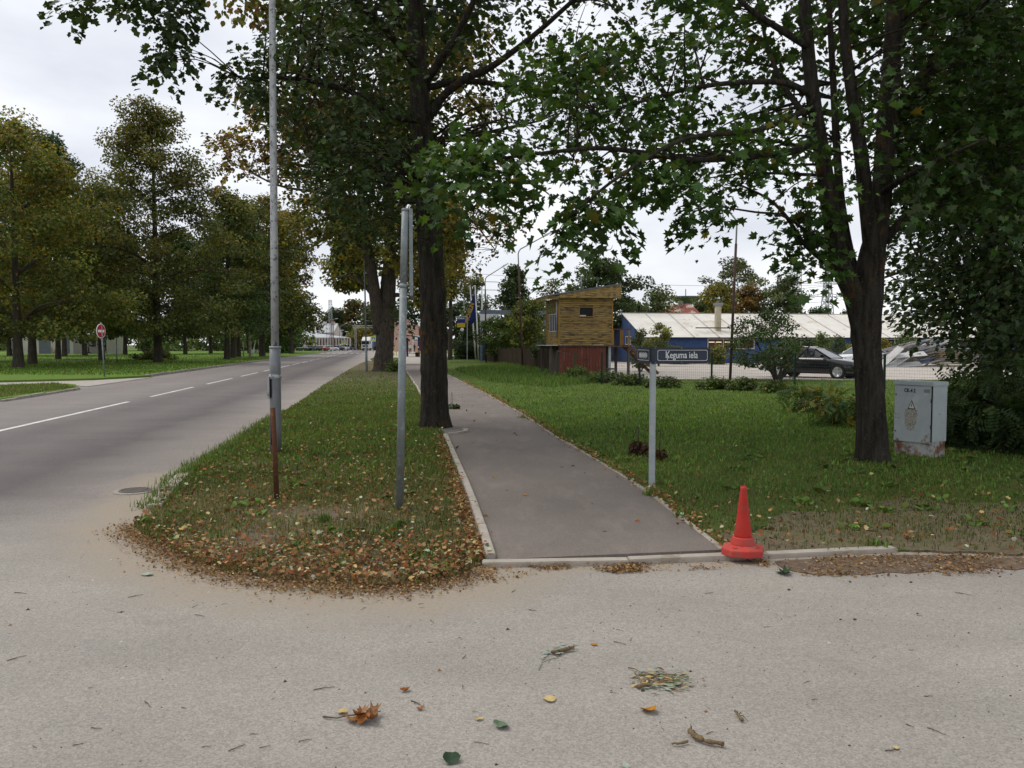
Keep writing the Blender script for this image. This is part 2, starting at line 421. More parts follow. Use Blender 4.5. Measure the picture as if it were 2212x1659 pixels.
kerb_run(kr, [road_pt(s, -4.45) for s in (17.5, 18.2, 19.5, 175)], 1.0, .15, .13, 'kerb_old', .02, .008)
kerb_run(kr, gl([(398, 1030), (372, 1056), (352, 1082), (338, 1100)]), .8, .14, .05, 'kerb_concrete', .03, .01)
kerb_run(kr, gl([(0, 868), (60, 859), (110, 851), (168, 842)]), 1., .15, .07, 'kerb_old', .05, .015)

# park side of the road
park_w = [np.array(road_pt(s, -4.5)) for s in (18, 40, 80, 120, 176)] + [np.array(p) for p in ((-60, 215, 0), (-120, 260, 0), (-220, 240, 0), (-220, 30, 0), (-60, 36, 0))] + gl([(0, 827), (200, 822), (326, 815)])
sheet('park_lawn', park_w, .10, 'park_turf')
sheet('park_verge', gl([(170, 842), (110, 850), (0, 867), (-400, 925), (-400, 846), (-100, 838), (0, 836), (120, 831), (165, 834)]), .07, 'park_turf', .6, .04)
sheet('park_walk', gl([(-400, 846), (-100, 838), (0, 836), (120, 831), (190, 836), (330, 816), (200, 823), (0, 828), (-400, 838)]), .03, 'pale_paving')
sheet('park_crosswalk', [np.array(p) for p in ((-90, 62, 0), (-40, 74, 0), (-40, 75.5, 0), (-90, 63.5, 0))], .106, 'pale_paving')
# yard behind the fence
pm('yard_concrete', (.45, .41, .36), (.37, .335, .295), .6, .9, .2, c3=(.33, .29, .24), s3=.8)
sheet('yard', [np.array(p) for p in ((4.6, 36.2, 0), (34, 34.6, 0), (80, 34, 0), (90, 95, 0), (-2, 88, 0), (5, 47, 0))], .045, 'yard_concrete')
# far pavement, right of the road
sheet('far_lawn', [np.array(p) for p in ((-9.4, 92.5, 0), (-2.4, 88.5, 0), (60, 96, 0), (90, 260, 0), (-26, 260, 0), (-16, 120, 0))], .05, 'park_turf')

# drain grate in the gutter
g0 = G(292, 1061)
pm('cast_iron', (.16, .15, .14), (.22, .19, .16), 20, .75, .4, metal=.4)
pm('dark_hole', (.006, .006, .006), (.01, .01, .01), 5, 1, 0)
dr = thing('drain_grate', 'round cast iron drain grate sunk in the road by the grass', 'drain', (g0[0], g0[1], .004)); dr.scale = (.56, .56, 1)
MB().lathe([(.40, .0), (.385, .006), (.30, .007), (.295, .002)], 40).build('frame', 'kerb_old', dr)
MB().lathe([(.29, .0), (.29, .008)], 36).build('pit', 'dark_hole', dr)
MB().lathe([(.292, .006), (.292, .014), (.262, .014), (.262, .006), (.292, .006)], 36).build('rim', 'cast_iron', dr)
for i in range(7):
    y = -.21 + i * .07; x = math.sqrt(.262 ** 2 - y * y)
    MB().box((-x, y - .012, .006), (x, y + .012, .0135)).build('bar', 'cast_iron', dr)
for x0 in (-.13, -.045, .045, .13):
    y = math.sqrt(.262 ** 2 - x0 * x0)
    MB().box((x0 - .012, -y, .006), (x0 + .012, y, .0142)).build('bar', 'cast_iron', dr)
# ------------------------------------------------------------------ things near the camera
pm('red_rubber', (.46, .028, .018), (.36, .022, .015), 7, .62, .25, c3=(.27, .05, .04), s3=11, spec=.3)
m, n, b = nodes('red_rubber_dusty')
n.links.new(mixc(n, ramp(n, noise(n, 9, 6, .7), .4, .65), (.47, .035, .025), (.34, .075, .06)), b.inputs['Base Color']); b.inputs['Roughness'].default_value = .8
bump(n, b, noise(n, 40), .3, .01)
pm('galvanised', (.215, .245, .25), (.165, .19, .195), 9, .55, .08, metal=.25, c3=(.29, .32, .325), s3=11, spec=.4)
pm('grey_paint', (.22, .23, .24), (.17, .18, .19), 5, .5, .12, metal=.25, c3=(.20, .205, .21), s3=7)
pm('grey_paint_pale', (.46, .47, .48), (.38, .39, .40), 9, .55, .1, metal=.2, c3=(.14, .14, .145), s3=16)
pm('rust', (.115, .045, .022), (.075, .03, .018), 14, .9, .4, c3=(.16, .07, .03), s3=9)
pm('rust_black', (.03, .02, .018), (.05, .028, .02), 10, .85, .3)
pm('sign_navy', (.010, .018, .042), (.016, .026, .055), 3, .25, .02, spec=.5)
pm('sign_frame', (.028, .032, .045), (.045, .05, .062), 12, .55, .1, metal=.3)
pm('sign_white', (.78, .80, .80), (.68, .70, .70), 14, .5, 0)
pm('post_grey', (.40, .43, .44), (.33, .36, .37), 7, .65, .12, c3=(.45, .47, .47), s3=6)
pm('cab_grey', (.40, .44, .45), (.345, .38, .39), 4, .7, .06, c3=(.46, .48, .47), s3=2.5)
pm('black_mark', (.012, .012, .012), (.02, .02, .02), 8, .8, 0)
pm('white_mark', (.62, .63, .60), (.55, .56, .54), 8, .7, 0)
m, n, b = nodes('cab_rust')
c0 = mixc(n, ramp(n, noise(n, 5, 7, .7), .46, .60), (.38, .39, .38), (.12, .06, .035))
c0 = mixc(n, ramp(n, noise(n, 11, 6, .7), .56, .66), c0, (.30, .12, .04))
n.links.new(c0, b.inputs['Base Color']); b.inputs['Roughness'].default_value = .9; bump(n, b, noise(n, 25, 5, .7), .5, .01)
m, n, b = nodes('torn_paper')
c0 = mixc(n, ramp(n, noise(n, 38, 6, .75, stretch=(1, 1, 2)), .46, .56), (.40, .385, .34), (.20, .19, .165))
n.links.new(c0, b.inputs['Base Color']); b.inputs['Roughness'].default_value = .95; bump(n, b, noise(n, 60, 4, .7), .6, .01)

# traffic cone
p = G(1604, 1208)
cone = thing('traffic_cone', 'red rubber traffic cone with octagonal foot at the path corner', 'traffic cone', (p[0], p[1], .098), 0); cone.scale = (.96, .96, .96); cone.location.z = .095
oc = [(.166 * math.cos(R(a)), .166 * math.sin(R(a))) for a in range(0, 360, 45)]
mb = MB(); k = 8
rings = [(.985, -.055), (1.0, -.05), (1.0, -.012), (.985, -.004), (.60, .022)]
for sc_, z in rings:
    for i, (x, y) in enumerate(oc):
        mb.v.append((x * sc_, y * sc_, z + (.006 if i % 3 == 0 else -.003) * (z < .02)))
for j in range(len(rings) - 1):
    for i in range(8): mb.f.append((j * 8 + i, j * 8 + (i + 1) % 8, (j + 1) * 8 + (i + 1) % 8, (j + 1) * 8 + i))
mb.f.append(tuple(range(7, -1, -1))); mb.f.append(tuple(32 + i for i in range(8)))
mb.build('foot', 'red_rubber_dusty', cone)
for a in (35, 145, 225, 315):
    Mx = Matrix.Rotation(R(a), 4, 'Z') @ Matrix.Translation((.115, 0, .006))
    MB().box((-.014, -.018, -.006), (.014, .018, .009), Mx).build('foot_lug', 'red_rubber_dusty', cone, bevel=.003)
MB().lathe([(.094, .012), (.092, .03), (.082, .066), (.079, .076), (.074, .081), (.064, .081)], 28).build('collar', 'red_rubber_dusty', cone, True)
MB().lathe([(.067, .060), (.0655, .10), (.053, .20), (.041, .30), (.030, .40), (.0235, .455), (.0225, .468), (.021, .475), (.020, .474), (.019, .44), (.004, .44)], 28).build('cone_body', 'red_rubber', cone, True)
MB().lathe([(.0232, .448), (.0245, .452), (.0245, .466), (.0225, .470)], 24).build('tip_rim', 'red_rubber_dusty', cone, True)
MB().tube([(.004, 0, .45), (.004, 0, .48), (.008, 0, .50)], [.003, .003, .001], 5).build('tip_shred', 'red_rubber_dusty', cone)

# lamp post by the road (its head is above the picture)
p = G(596, 981)
lp_ = thing('lamp_post', 'tall silver grey lamp post with thick lower tube beside the road', 'lamp post', (p[0], p[1], .02))
top = at(586, -300, 11.55); dx = (top[0] - p[0]) / top[2]; dy = 0.0
def lpz(z, r): return (dx * z, dy * z, z)
MB().tube([lpz(z, 0) for z in (0, .4, .8, 1.2, 1.54)], [.083, .081, .080, .079, .078], 20).build('lower_tube', 'grey_paint', lp_, True)
MB().tube([lpz(1.535, 0), lpz(1.56, 0)], [.084, .082], 20).build('joint_ring', 'grey_paint_pale', lp_, True)
MB().tube([lpz(z, 0) for z in (1.55, 3, 5, 7, 9.2)], [.056, .054, .049, .044, .04], 18).build('upper_tube', 'grey_paint_pale', lp_, True)
Mx = Matrix.Translation(lpz(1.12, 0))
MB().lathe([(.086, -.03), (.09, -.025), (.09, .025), (.086, .03)], 20, Mx).build('clamp_band', 'grey_paint_pale', lp_, True)
MB().box((-.085, -.088, .80), (-.055, -.045, 1.12)).build('hatch_edge', 'grey_paint_pale', lp_, bevel=.004)
MB().box((-.05, -.085, .82), (-.028, -.068, 1.08)).build('hatch_slot', 'dark_hole', lp_)
MB().tube([lpz(9.15, 0), (dx * 9.5 - .1, .02, 9.45), (dx * 9.5 - .9, .1, 9.75), (dx * 9.5 - 1.5, .16, 9.8)], [.035, .032, .03, .028], 10).build('arm', 'galvanised', lp_, True)
MB().box((-2.1, .08, 9.74), (-1.45, .28, 9.88)).build('lamp_head', 'grey_paint_pale', lp_, bevel=.04)

# rusty pipe stake
p = G(598, 1083)
rs = thing('pipe_stake', 'short rusty brown pipe stake in the leaf strewn grass', 'stake', (p[0], p[1], .02))
MB().tube([(0, 0, -.05), (-.012, 0, .45), (-.028, 0, .94)], [.026, .026, .025], 14).build('pipe', 'rust', rs, True)
MB().box((-.052, -.012, .56), (-.043, .05, .87)).build('flat_plate', 'rust_black', rs, bevel=.002)
MB().tube([(-.03, 0, .80), (-.05, .02, .80)], .006, 8).build('bolt', 'rust_black', rs)
MB().tube([(-.026, 0, .63), (-.05, .02, .63)], .006, 8).build('bolt', 'rust_black', rs)

# galvanised sign post seen from the side
p = G(863, 1103)
gp = thing('sign_post', 'galvanised round post carrying a road sign seen edge on', 'sign post', (p[0], p[1], .02))
tx = .075
MB().tube([(0, 0, -.05), (tx * .7, 0, 2.15)], [.037, .0365], 18).build('lower_pipe', 'galvanised', gp, True)
MB().tube([(tx * .7, 0, 2.12), (tx * .708, 0, 2.16)], [.0385, .0385], 18).build('sleeve', 'galvanised', gp, True)
MB().tube([(tx * .705, 0, 2.15), (tx, 0, 2.86)], [.0345, .0345], 18).build('upper_pipe', 'galvanised', gp, True)
MB().lathe([(.037, 0), (.037, .02), (.03, .026)], 18, Matrix.Translation((tx, 0, 2.845))).build('post_cap', 'grey_paint', gp, True)
Mx = Matrix.Translation((tx + .052, .05, 0)) @ Matrix.Translation((0, 0, -.07)) @ Matrix.Rotation(R(6.6), 4, 'Z')
MB().box((-.006, -.06, 2.12), (.006, .64, 2.94), Mx).build('sign_plate', 'galvanised', gp, bevel=.004)
for z in (2.12, 2.93): MB().box((-.02, -.06, z - .006), (.012, .64, z + .006), Mx).build('plate_lip', 'galvanised', gp)
MB().box((-.022, -.064, 2.12), (.012, -.058, 2.94), Mx).build('plate_lip', 'galvanised', gp)
for z in (2.3, 2.75): MB().box((-.06, -.02, z), (.0, .03, z + .03), Mx).build('clamp', 'grey_paint', gp, bevel=.003)

# street name sign on the low square post
p = G(1408, 1052)
ss = thing('street_name_sign', 'navy street name sign reading Ķeguma iela on a low grey post', 'street sign', (p[0], p[1], .02), R(4))
MB().box((-.032, -.024, -.05), (.032, .024, 1.385)).build('post', 'post_grey', ss, bevel=.005)
Z0, Z1, L = 1.375, 1.547, .635
def sign_side(Mx, side):
    f = MB().box((.0, -.014, Z0), (L, .014, Z1), Mx).build('sign_panel', 'sign_navy', ss, bevel=.003)
    for z0, z1 in ((Z0 - .006, Z0 + .014), (Z1 - .012, Z1 + .006)):
        MB().box((-.004, -.020, z0), (L + .004, .018, z1), Mx).build('rail', 'sign_frame', f)
    MB().box((L - .006, -.019, Z0 + .014), (L + .006, .0175, Z1 - .012), Mx).build('end_cap', 'sign_frame', f)
    # white rounded border
    x0, x1, z0, z1, r = .045, L - .022, Z0 + .028, Z1 - .024, .02
    pts = []
    for cx, cz, a0 in ((x1 - r, z0 + r, -90), (x1 - r, z1 - r, 0), (x0 + r, z1 - r, 90), (x0 + r, z0 + r, 180)):
        for a in range(a0, a0 + 91, 15): pts.append((cx + r * math.cos(R(a)), cz + r * math.sin(R(a))))
    mb = MB(); k = len(pts); cx, cz = (x0 + x1) / 2, (z0 + z1) / 2
    w = .0040
    vs = []
    for x, z in pts: vs.append((x, -.0165, z))
    for x, z in pts: vs.append((x - math.copysign(w, x - cx), -.0165, z - math.copysign(w, z - cz)))
    vs = [tuple(Mx @ Vector(v)) for v in vs]
    mb.add(vs, [(i, (i + 1) % k, k + (i + 1) % k, k + i) for i in range(k)])
    mb.build('border_line', 'sign_white', f)
    return f, (x0 + x1) / 2, (z0 + z1) / 2
f, cx, cz = sign_side(Matrix.Translation((.0, -.012, 0)), 1)
TX = Matrix.Translation((cx - .012, -.0165 - .0125, cz + .001)) @ Matrix.Rotation(math.pi / 2, 4, 'X')
text_mesh('lettering', 'Ķeguma iela', .105, 'sign_white', f, TX, .0007, .72)
for x in (.02, L * .5, L - .02):
    for z in (Z0 + .006, Z1 - .004): MB().lathe([(.006, 0), (.006, .004)], 10, Matrix.Translation((x, -.031, z)) @ Matrix.Rotation(math.pi / 2, 4, 'X')).build('screw', 'galvanised', f)
Ml = Matrix.Translation((-.018, .0, 0)) @ Matrix.Rotation(R(90), 4, 'Z')
Mleft = Ml @ Matrix.Diagonal((1, -1, 1, 1))
f2, cx, cz = sign_side(Mleft, -1)
# the other street's name is too foreshortened to read: pale strokes
for i in range(13):
    x = .13 + i * .031; h = .020 + .008 * ((i * 7) % 3)
    MB().box((x, -.0175, cz - h), (x + .017, -.0160, cz + h * .9), Mleft).build('letter_stroke', 'sign_white', f2)
MB().box((-.024, -.032, Z0 - .01), (.006, .03, Z1 + .004)).build('corner_strip', 'sign_frame', ss, bevel=.003)

# cable cabinet
p = G(2012, 992)
cb = thing('cable_cabinet', 'grey metal cable cabinet marked CK-42 with rusty plinth under the trees', 'electrical cabinet', (p[0], p[1], .02), R(-60)); cb.scale = (.94, .94, .96)
Wc, Dc = .62, .36         # origin is the nearest corner: front runs to -X, side to +Y
MB().box((-Wc + .01, .01, -.05), (-.01, Dc - .01, .235)).build('plinth', 'cab_rust', cb, bevel=.004)
MB().box((-Wc, .004, .225), (0, Dc, 1.05)).build('body', 'cab_grey', cb, bevel=.004)
MB().box((-Wc - .012, -.022, 1.045), (.012, Dc + .012, 1.105)).build('lid', 'cab_grey', cb, bevel=.006)
d = MB().box((-Wc + .008, -.014, .20), (-.022, .006, 1.035)).build('door', 'cab_grey', cb, bevel=.003)
MB().box((-.02, -.006, .22), (-.006, .005, 1.035)).build('door_gap', 'dark_hole', cb)
TT = Matrix.Translation((-.36, -.0165, .965)) @ Matrix.Rotation(math.pi / 2, 4, 'X')
text_mesh('lettering', 'CK-4 2', .078, 'black_mark', d, TT, .0018, .8)
MB().box((-.135, -.0165, .945), (-.04, -.014, .995)).build('type_plate', 'galvanised', d)
def tri(mb, cx, cz, w, h, y): return mb.add([(cx - w, y, cz - h), (cx + w, y, cz - h), (cx, y, cz + h)], [(0, 1, 2)])
tri(MB(), -.325, .757, .066, .070, -.0165).build('warning_triangle', 'black_mark', d)
tri(MB(), -.325, .752, .047, .049, -.0178).build('warning_field', 'white_mark', d)
MB().add([(-.322, -.019, .775), (-.338, -.019, .738), (-.326, -.019, .741), (-.334, -.019, .708), (-.312, -.019, .748), (-.324, -.019, .746), (-.312, -.019, .775)], [(0, 1, 2, 5, 6), (2, 3, 4, 5)]).build('lightning_mark', 'black_mark', d)
# remains of a torn off bill
pts = [(-.42, .675), (-.40, .66), (-.415, .60), (-.405, .54), (-.41, .47), (-.39, .42), (-.37, .375), (-.352, .405), (-.335, .37), (-.318, .395), (-.29, .385), (-.285, .45), (-.262, .50), (-.268, .56), (-.25, .61), (-.262, .655), (-.245, .675), (-.30, .682), (-.36, .676)]
MB().add([(-.335 + (x + .335) * 1.35, -.0165, .53 + (z - .53) * 1.06) for x, z in pts], [tuple(range(len(pts)))]).build('torn_bill', 'torn_paper', d)
pts = [(-.17, .206), (-.026, .206), (-.026, .345), (-.045, .36), (-.07, .33), (-.10, .32), (-.12, .27), (-.15, .25)]
MB().add([(x, -.0168, z) for x, z in pts], [tuple(range(len(pts)))]).build('rust_patch', 'cab_rust', d)
pts = [(-.61, .206), (-.50, .206), (-.54, .235), (-.58, .25), (-.61, .26)]
MB().add([(x, -.0168, z) for x, z in pts], [tuple(range(len(pts)))]).build('rust_patch', 'cab_rust', d)
for z in (.345, .90): MB().lathe([(.011, 0), (.011, .006)], 10, Matrix.Translation((-.585, -.014, z)) @ Matrix.Rotation(math.pi / 2, 4, 'X')).build('lock', 'black_mark', d)
for z in (.42, .80): MB().box((-.024, -.02, z), (-.004, -.006, z + .055)).build('hinge', 'sign_frame', cb)
for x, z in ((-.59, .60), (-.535, .60), (-.59, .545), (-.56, .545), (-.53, .54)): MB().box((x, -.0162, z), (x + .012, -.014, z + .009)).build('scratch', 'black_mark', d)
MB().lathe([(.006, 0), (.006, .004)], 8, Matrix.Translation((.001, .17, .63)) @ Matrix.Rotation(math.pi / 2, 4, 'Y')).build('rivet', 'black_mark', cb)

# ------------------------------------------------------------------ leaves, twigs and litter on the asphalt
for nm, c1, c2 in (('leaf_brown', (.20, .085, .035), (.33, .17, .075)), ('leaf_pale', (.52, .41, .19), (.45, .33, .14)), ('leaf_amber', (.42, .20, .02), (.30, .12, .015)), ('leaf_green', (.09, .15, .08), (.16, .22, .13)), ('leaf_dark', (.02, .045, .022), (.035, .06, .03)), ('leaf_orange', (.33, .12, .025), (.23, .075, .02)), ('leaf_silver', (.34, .38, .32), (.27, .31, .25))):
    pm(nm, c1, c2, 25, .75, .3, spec=.25)
pm('twig_bark', (.075, .055, .04), (.12, .095, .07), 30, .9, .4)
pm('bark_piece', (.22, .16, .08), (.10, .06, .035), 22, .9, .6, c3=(.34, .27, .15), s3=14)
def leaf_shape(kind, rs):
    if kind == 'maple':
        a = [(0, 1.0), (.16, .62), (.42, .74), (.36, .45), (.72, .42), (.5, .18), (.62, -.06), (.2, .0), (0, -.12)]
    elif kind == 'round':
        a = [(0, 1.0), (.3, .9), (.52, .62), (.58, .32), (.45, .08), (.15, -.05), (0, .0)]
    else:
        a = [(0, 1.0), (.18, .8), (.3, .5), (.26, .22), (.1, .02), (0, -.03)]
    return a + [(-x, y) for x, y in a[-2:0:-1]]
def leaf_obj(name, label, px, py, size, kind, mat, rot, curl, lift=.004, group=None, cat='leaf', seed=0, tilt=0):
    rs = random.Random(seed); o2 = leaf_shape(kind, rs); size *= .74
    bm = bmesh.new()
    vs = [bm.verts.new((x * size * rs.uniform(.92, 1.06), (y - .45) * size * rs.uniform(.95, 1.05), 0)) for x, y in o2]
    c = bm.verts.new((0, 0, 0))
    for i in range(len(vs)): bm.faces.new((c, vs[i], vs[(i + 1) % len(vs)]))
    bmesh.ops.subdivide_edges(bm, edges=bm.edges[:], cuts=2, use_grid_fill=True)
    for v in bm.verts:
        x, y = v.co.x / size, v.co.y / size
        v.co.z = size * (curl * (x * x * 1.6 + .6 * y * y) + .05 * math.sin(7 * x + seed) * math.cos(6 * y + seed)) + tilt * v.co.y
    zmin = min(v.co.z for v in bm.verts)
    for v in bm.verts: v.co.z -= zmin
    me = bpy.data.meshes.new(name); bm.to_mesh(me); bm.free()
    p = G(px, py)
    o = link(name, me, mat, None, True); o.location = (p[0], p[1], lift); o.rotation_euler = (0, 0, R(rot))
    tag(o, label, cat, group); return o
leaf_obj('fallen_leaf', 'single pale yellow leaf lying flat on the asphalt', 1188, 1512, .075, 'round', 'leaf_pale', 70, .12, seed=1)
leaf_obj('fallen_leaf', 'curled amber brown leaf on the asphalt before the litter patch', 1402, 1538, .085, 'round', 'leaf_amber', 200, .55, seed=2, tilt=.3)
leaf_obj('fallen_leaf', 'grey green leaf cupped on the asphalt', 1083, 1571, .08, 'round', 'leaf_green', -40, .5, seed=3, tilt=-.2)
leaf_obj('fallen_leaf', 'dark green leaf at the bottom edge of the asphalt', 975, 1645, .08, 'round', 'leaf_dark', 15, .6, seed=4, tilt=.3)
leaf_obj('fallen_leaf', 'narrow rolled orange leaf on the asphalt left of the pale leaf', 874, 1494, .07, 'narrow', 'leaf_orange', -60, 1.6, seed=5)
leaf_obj('fallen_leaf', 'tiny torn rust coloured leaf on the asphalt', 906, 1533, .04, 'maple', 'leaf_orange', 30, .9, seed=6)
leaf_obj('fallen_leaf', 'small dull yellow leaf beside the broken branch piece', 1283, 1394, .06, 'narrow', 'leaf_amber', 60, .7, seed=7)
leaf_obj('fallen_leaf', 'silvery leaf at the very bottom of the picture', 1352, 1657, .07, 'narrow', 'leaf_silver', 5, .3, seed=8)
leaf_obj('fallen_leaf', 'pale grey leaf by the sandy tip of the grass strip', 318, 1243, .13, 'narrow', 'leaf_silver', 80, .3, seed=9)
leaf_obj('fallen_leaf', 'pale leaf lying where the litter meets the asphalt', 545, 1250, .12, 'narrow', 'leaf_silver', 75, .2, seed=10)
leaf_obj('fallen_leaf', 'dark green leaf on the dirt in front of the cone', 1690, 1240, .14, 'maple', 'leaf_dark', 65, .5, seed=11)
leaf_obj('fallen_leaf', 'small yellow leaf near the right edge of the asphalt', 1935, 1618, .03, 'round', 'leaf_pale', 40, .3, seed=12)
leaf_obj('fallen_leaf', 'thin straw coloured curl of leaf between the green leaves', 1035, 1556, .05, 'narrow', 'leaf_pale', -65, 1.3, seed=13)
def twig_mesh(seed, L, r, bend=.25, forks=1):
    rs = np.random.default_rng(seed); mb = MB()
    k = 6; pts = np.zeros((k, 3)); pts[:, 0] = np.linspace(-L / 2, L / 2, k)
    pts[:, 1] = np.cumsum(rs.normal(0, bend * L / k, k)); pts[:, 2] = r + np.abs(rs.normal(0, r, k))
    mb.tube(pts, np.linspace(r, r * .5, k), 6)
    for _ in range(forks):
        i = rs.integers(1, k - 1); a = pts[i]; e2 = a + np.array((L * .25, rs.choice((-1, 1)) * L * .2, .0)); mb.tube([a, (a + e2) / 2 + (0, .0, r), e2], [r * .7, r * .5, r * .3], 5)
    return mb
# brown leaf cluster on a twig
p = G(775, 1556)
lc = thing('leaf_cluster', 'cluster of crumpled brown leaves on a dark twig on the asphalt', 'leaf cluster', (p[0], p[1], .003)); lc.scale = (.85, .85, .85)
MB().tube([(-.185, .02, .006), (-.11, .0, .008), (-.06, .02, .012), (.04, .03, .015), (.10, .07, .012)], [.005, .003, .0035, .003, .002], 6).build('twig', 'twig_bark', lc)
for i, (x, y, rot, sz, kind, curl, mt) in enumerate(((-.03, -.03, 190, .10, 'maple', .8, 'leaf_brown'), (.03, -.05, 150, .11, 'maple', .6, 'leaf_orange'), (.08, -.02, 100, .10, 'maple', 1.0, 'leaf_brown'), (.0, .06, 10, .08, 'narrow', 1.8, 'leaf_brown'), (.09, .05, -60, .10, 'narrow', 1.6, 'leaf_brown'), (-.0, .0, 60, .09, 'maple', .7, 'leaf_brown'))):
    o = leaf_obj('leaf', None, 775, 1556, sz, kind, mt, rot, curl, .008 + .006 * i, cat=None, seed=20 + i, tilt=.25 * (-1) ** i)
    o.parent = lc; o.scale = (1.05, 1.05, 1.05); o.location = (x * .75, y * .75, .006 + .004 * i)
leaf_obj('fallen_leaf', 'buff crumpled leaf just behind the brown leaf cluster', 740, 1541, .055, 'round', 'leaf_pale', 100, .5, seed=31)
# flattened litter patch
p = G(1432, 1472)
lt = thing('litter_patch', 'flattened patch of dry leaf shreds and twigs on the asphalt', 'leaf litter', (p[0], p[1], .003)); lt.scale = (.72, .72, .8)
rs = np.random.default_rng(5)
for nm, mt, cnt in (('shreds', 'leaf_silver', 110), ('green_shreds', 'leaf_green', 80), ('straw_shreds', 'leaf_pale', 60), ('brown_shreds', 'leaf_brown', 60)):
    mb = MB()
    for _ in range(cnt):
        q = rs.normal(0, 1, 2) * (.085, .075); a = rs.normal(0, .5); l, w = rs.uniform(.012, .04), rs.uniform(.004, .010); z = rs.uniform(.003, .014)
        c_, s_ = math.cos(a), math.sin(a)
        vv = [(q[0] + c_ * u - s_ * v, q[1] + s_ * u + c_ * v, z + rs.normal(0, .003)) for u, v in ((-l, 0), (0, -w), (l, 0), (0, w))]
        mb.add(vv, [(0, 1, 2), (0, 2, 3)])
    mb.build(nm, mt, lt)['kind'] = 'stuff'
for a, c, r in (((-.19, -.12, .01), (-.08, -.1, .012), .012), ((-.17, .12, .008), (-.15, -.1, .01), .005), ((-.15, .06, .012), (.15, .05, .014), .004), ((-.1, -.03, .012), (.12, -.05, .012), .003), ((-.2, .2, .006), (-.12, .1, .01), .004)):
    MB().tube([a, (np.array(a) + c) / 2 + (0, .012, .004), c], [r, r * .9, r * .6], 7).build('stick', 'bark_piece', lt)
# broken branch pieces
def chunk(name, label, px, py, L, r, rot, seed, extra=True):
    p = G(px, py); o = thing(name, label, 'branch piece', (p[0], p[1], .003), R(rot))
    rs = np.random.default_rng(seed); k = 7
    pts = np.zeros((k, 3)); pts[:, 0] = np.linspace(-L / 2, L / 2, k); pts[:, 1] = np.cumsum(rs.normal(0, L * .04, k)); pts[:, 2] = r + .004
    MB().tube(pts, r * rs.uniform(.7, 1.2, k), 8).build('wood', 'bark_piece', o, True)
    if extra:
        for i in range(3):
            a = pts[rs.integers(1, k - 1)]; e2 = a + rs.normal(0, 1, 3) * (L * .25, L * .2, .004); e2[2] = max(e2[2], .004)
            MB().tube([a, (a + e2) / 2 + (0, 0, .01), e2], [r * .4, r * .3, r * .15], 5).build('twig', 'twig_bark', o)
    return o
bp = chunk('branch_piece', 'broken lichen covered branch piece far up on the asphalt', 1215, 1410, .13, .010, 35, 3)
mb = MB(); rs = np.random.default_rng(8)
for _ in range(40):
    q = rs.normal(0, 1, 2) * (.06, .03) + (-.03, .03); a = rs.uniform(0, 6); l = rs.uniform(.01, .028); z = rs.uniform(.004, .012)
    mb.add([(q[0] + l * math.cos(a + t), q[1] + l * .6 * math.sin(a + t), z) for t in (0, 2, 4)], [(0, 1, 2)])
mb.build('leaf_shreds', 'leaf_silver', bp)['kind'] = 'stuff'
chunk('branch_piece', 'pale stub of rotten wood standing among bark bits', 1503, 1598, .085, .011, 115, 4)
chunk('branch_piece', 'reddish brown bark sliver right of the pale stub', 1540, 1610, .085, .009, -25, 5, False)
chunk('branch_piece', 'thin greenish stem bit left of the pale stub', 1470, 1612, .07, .005, 12, 6, False)
chunk('branch_piece', 'hooked grey twig end standing on the asphalt', 1594, 1552, .085, .006, 100, 7)
p = G(1163, 1437)
tg = tag(MB().tube([(-.02, -.09, .004), (.0, 0, .006), (.10, .10, .004)], [.0015, .0015, .001], 5).build('dry_stem', 'twig_bark'), 'long thin dry stem left of the broken branch piece', 'stem'); tg.location = (p[0] + .02, p[1] + .02, 0)
# many small twigs
protos = [twig_mesh(40 + i, (.10, .07, .05, .13, .08, .06)[i], (.003, .0025, .0025, .003, .0035, .002)[i], .2, i % 2) for i in range(6)]
pmesh = []
for i, mb in enumerate(protos):
    me = bpy.data.meshes.new('twig'); me.from_pydata(mb.v, [], mb.f); me.update(); me.materials.append(MATS['twig_bark']); pmesh.append(me)
rs = np.random.default_rng(12); k = 0
spots = [(433, 1330), (795, 1305), (910, 1305), (1110, 1277), (1005, 1420), (995, 1380), (1438, 1333), (1680, 1330), (1510, 1365), (1340, 1362), (1150, 1320), (940, 1330), (420, 1310), (292, 1068 + 35), (1300, 1345), (1660, 1355)]
while len(spots) < 70:
    px, py = rs.uniform(30, 2190), 1275 + 370 * rs.random() ** 1.5
    spots.append((px, py))
for px, py in spots:
    p = G(px, py); sc_ = rs.uniform(.3, .8)
    o = bpy.data.objects.new('twig', pmesh[k % 6]); k += 1; C.objects.link(o)
    o.location = (p[0], p[1], .001); o.rotation_euler = (0, 0, rs.normal(0, .9)); o.scale = (sc_, sc_, sc_)
    tag(o, 'small dry twig lying loose on the pale asphalt', 'twig', 'small twigs scattered over the asphalt')
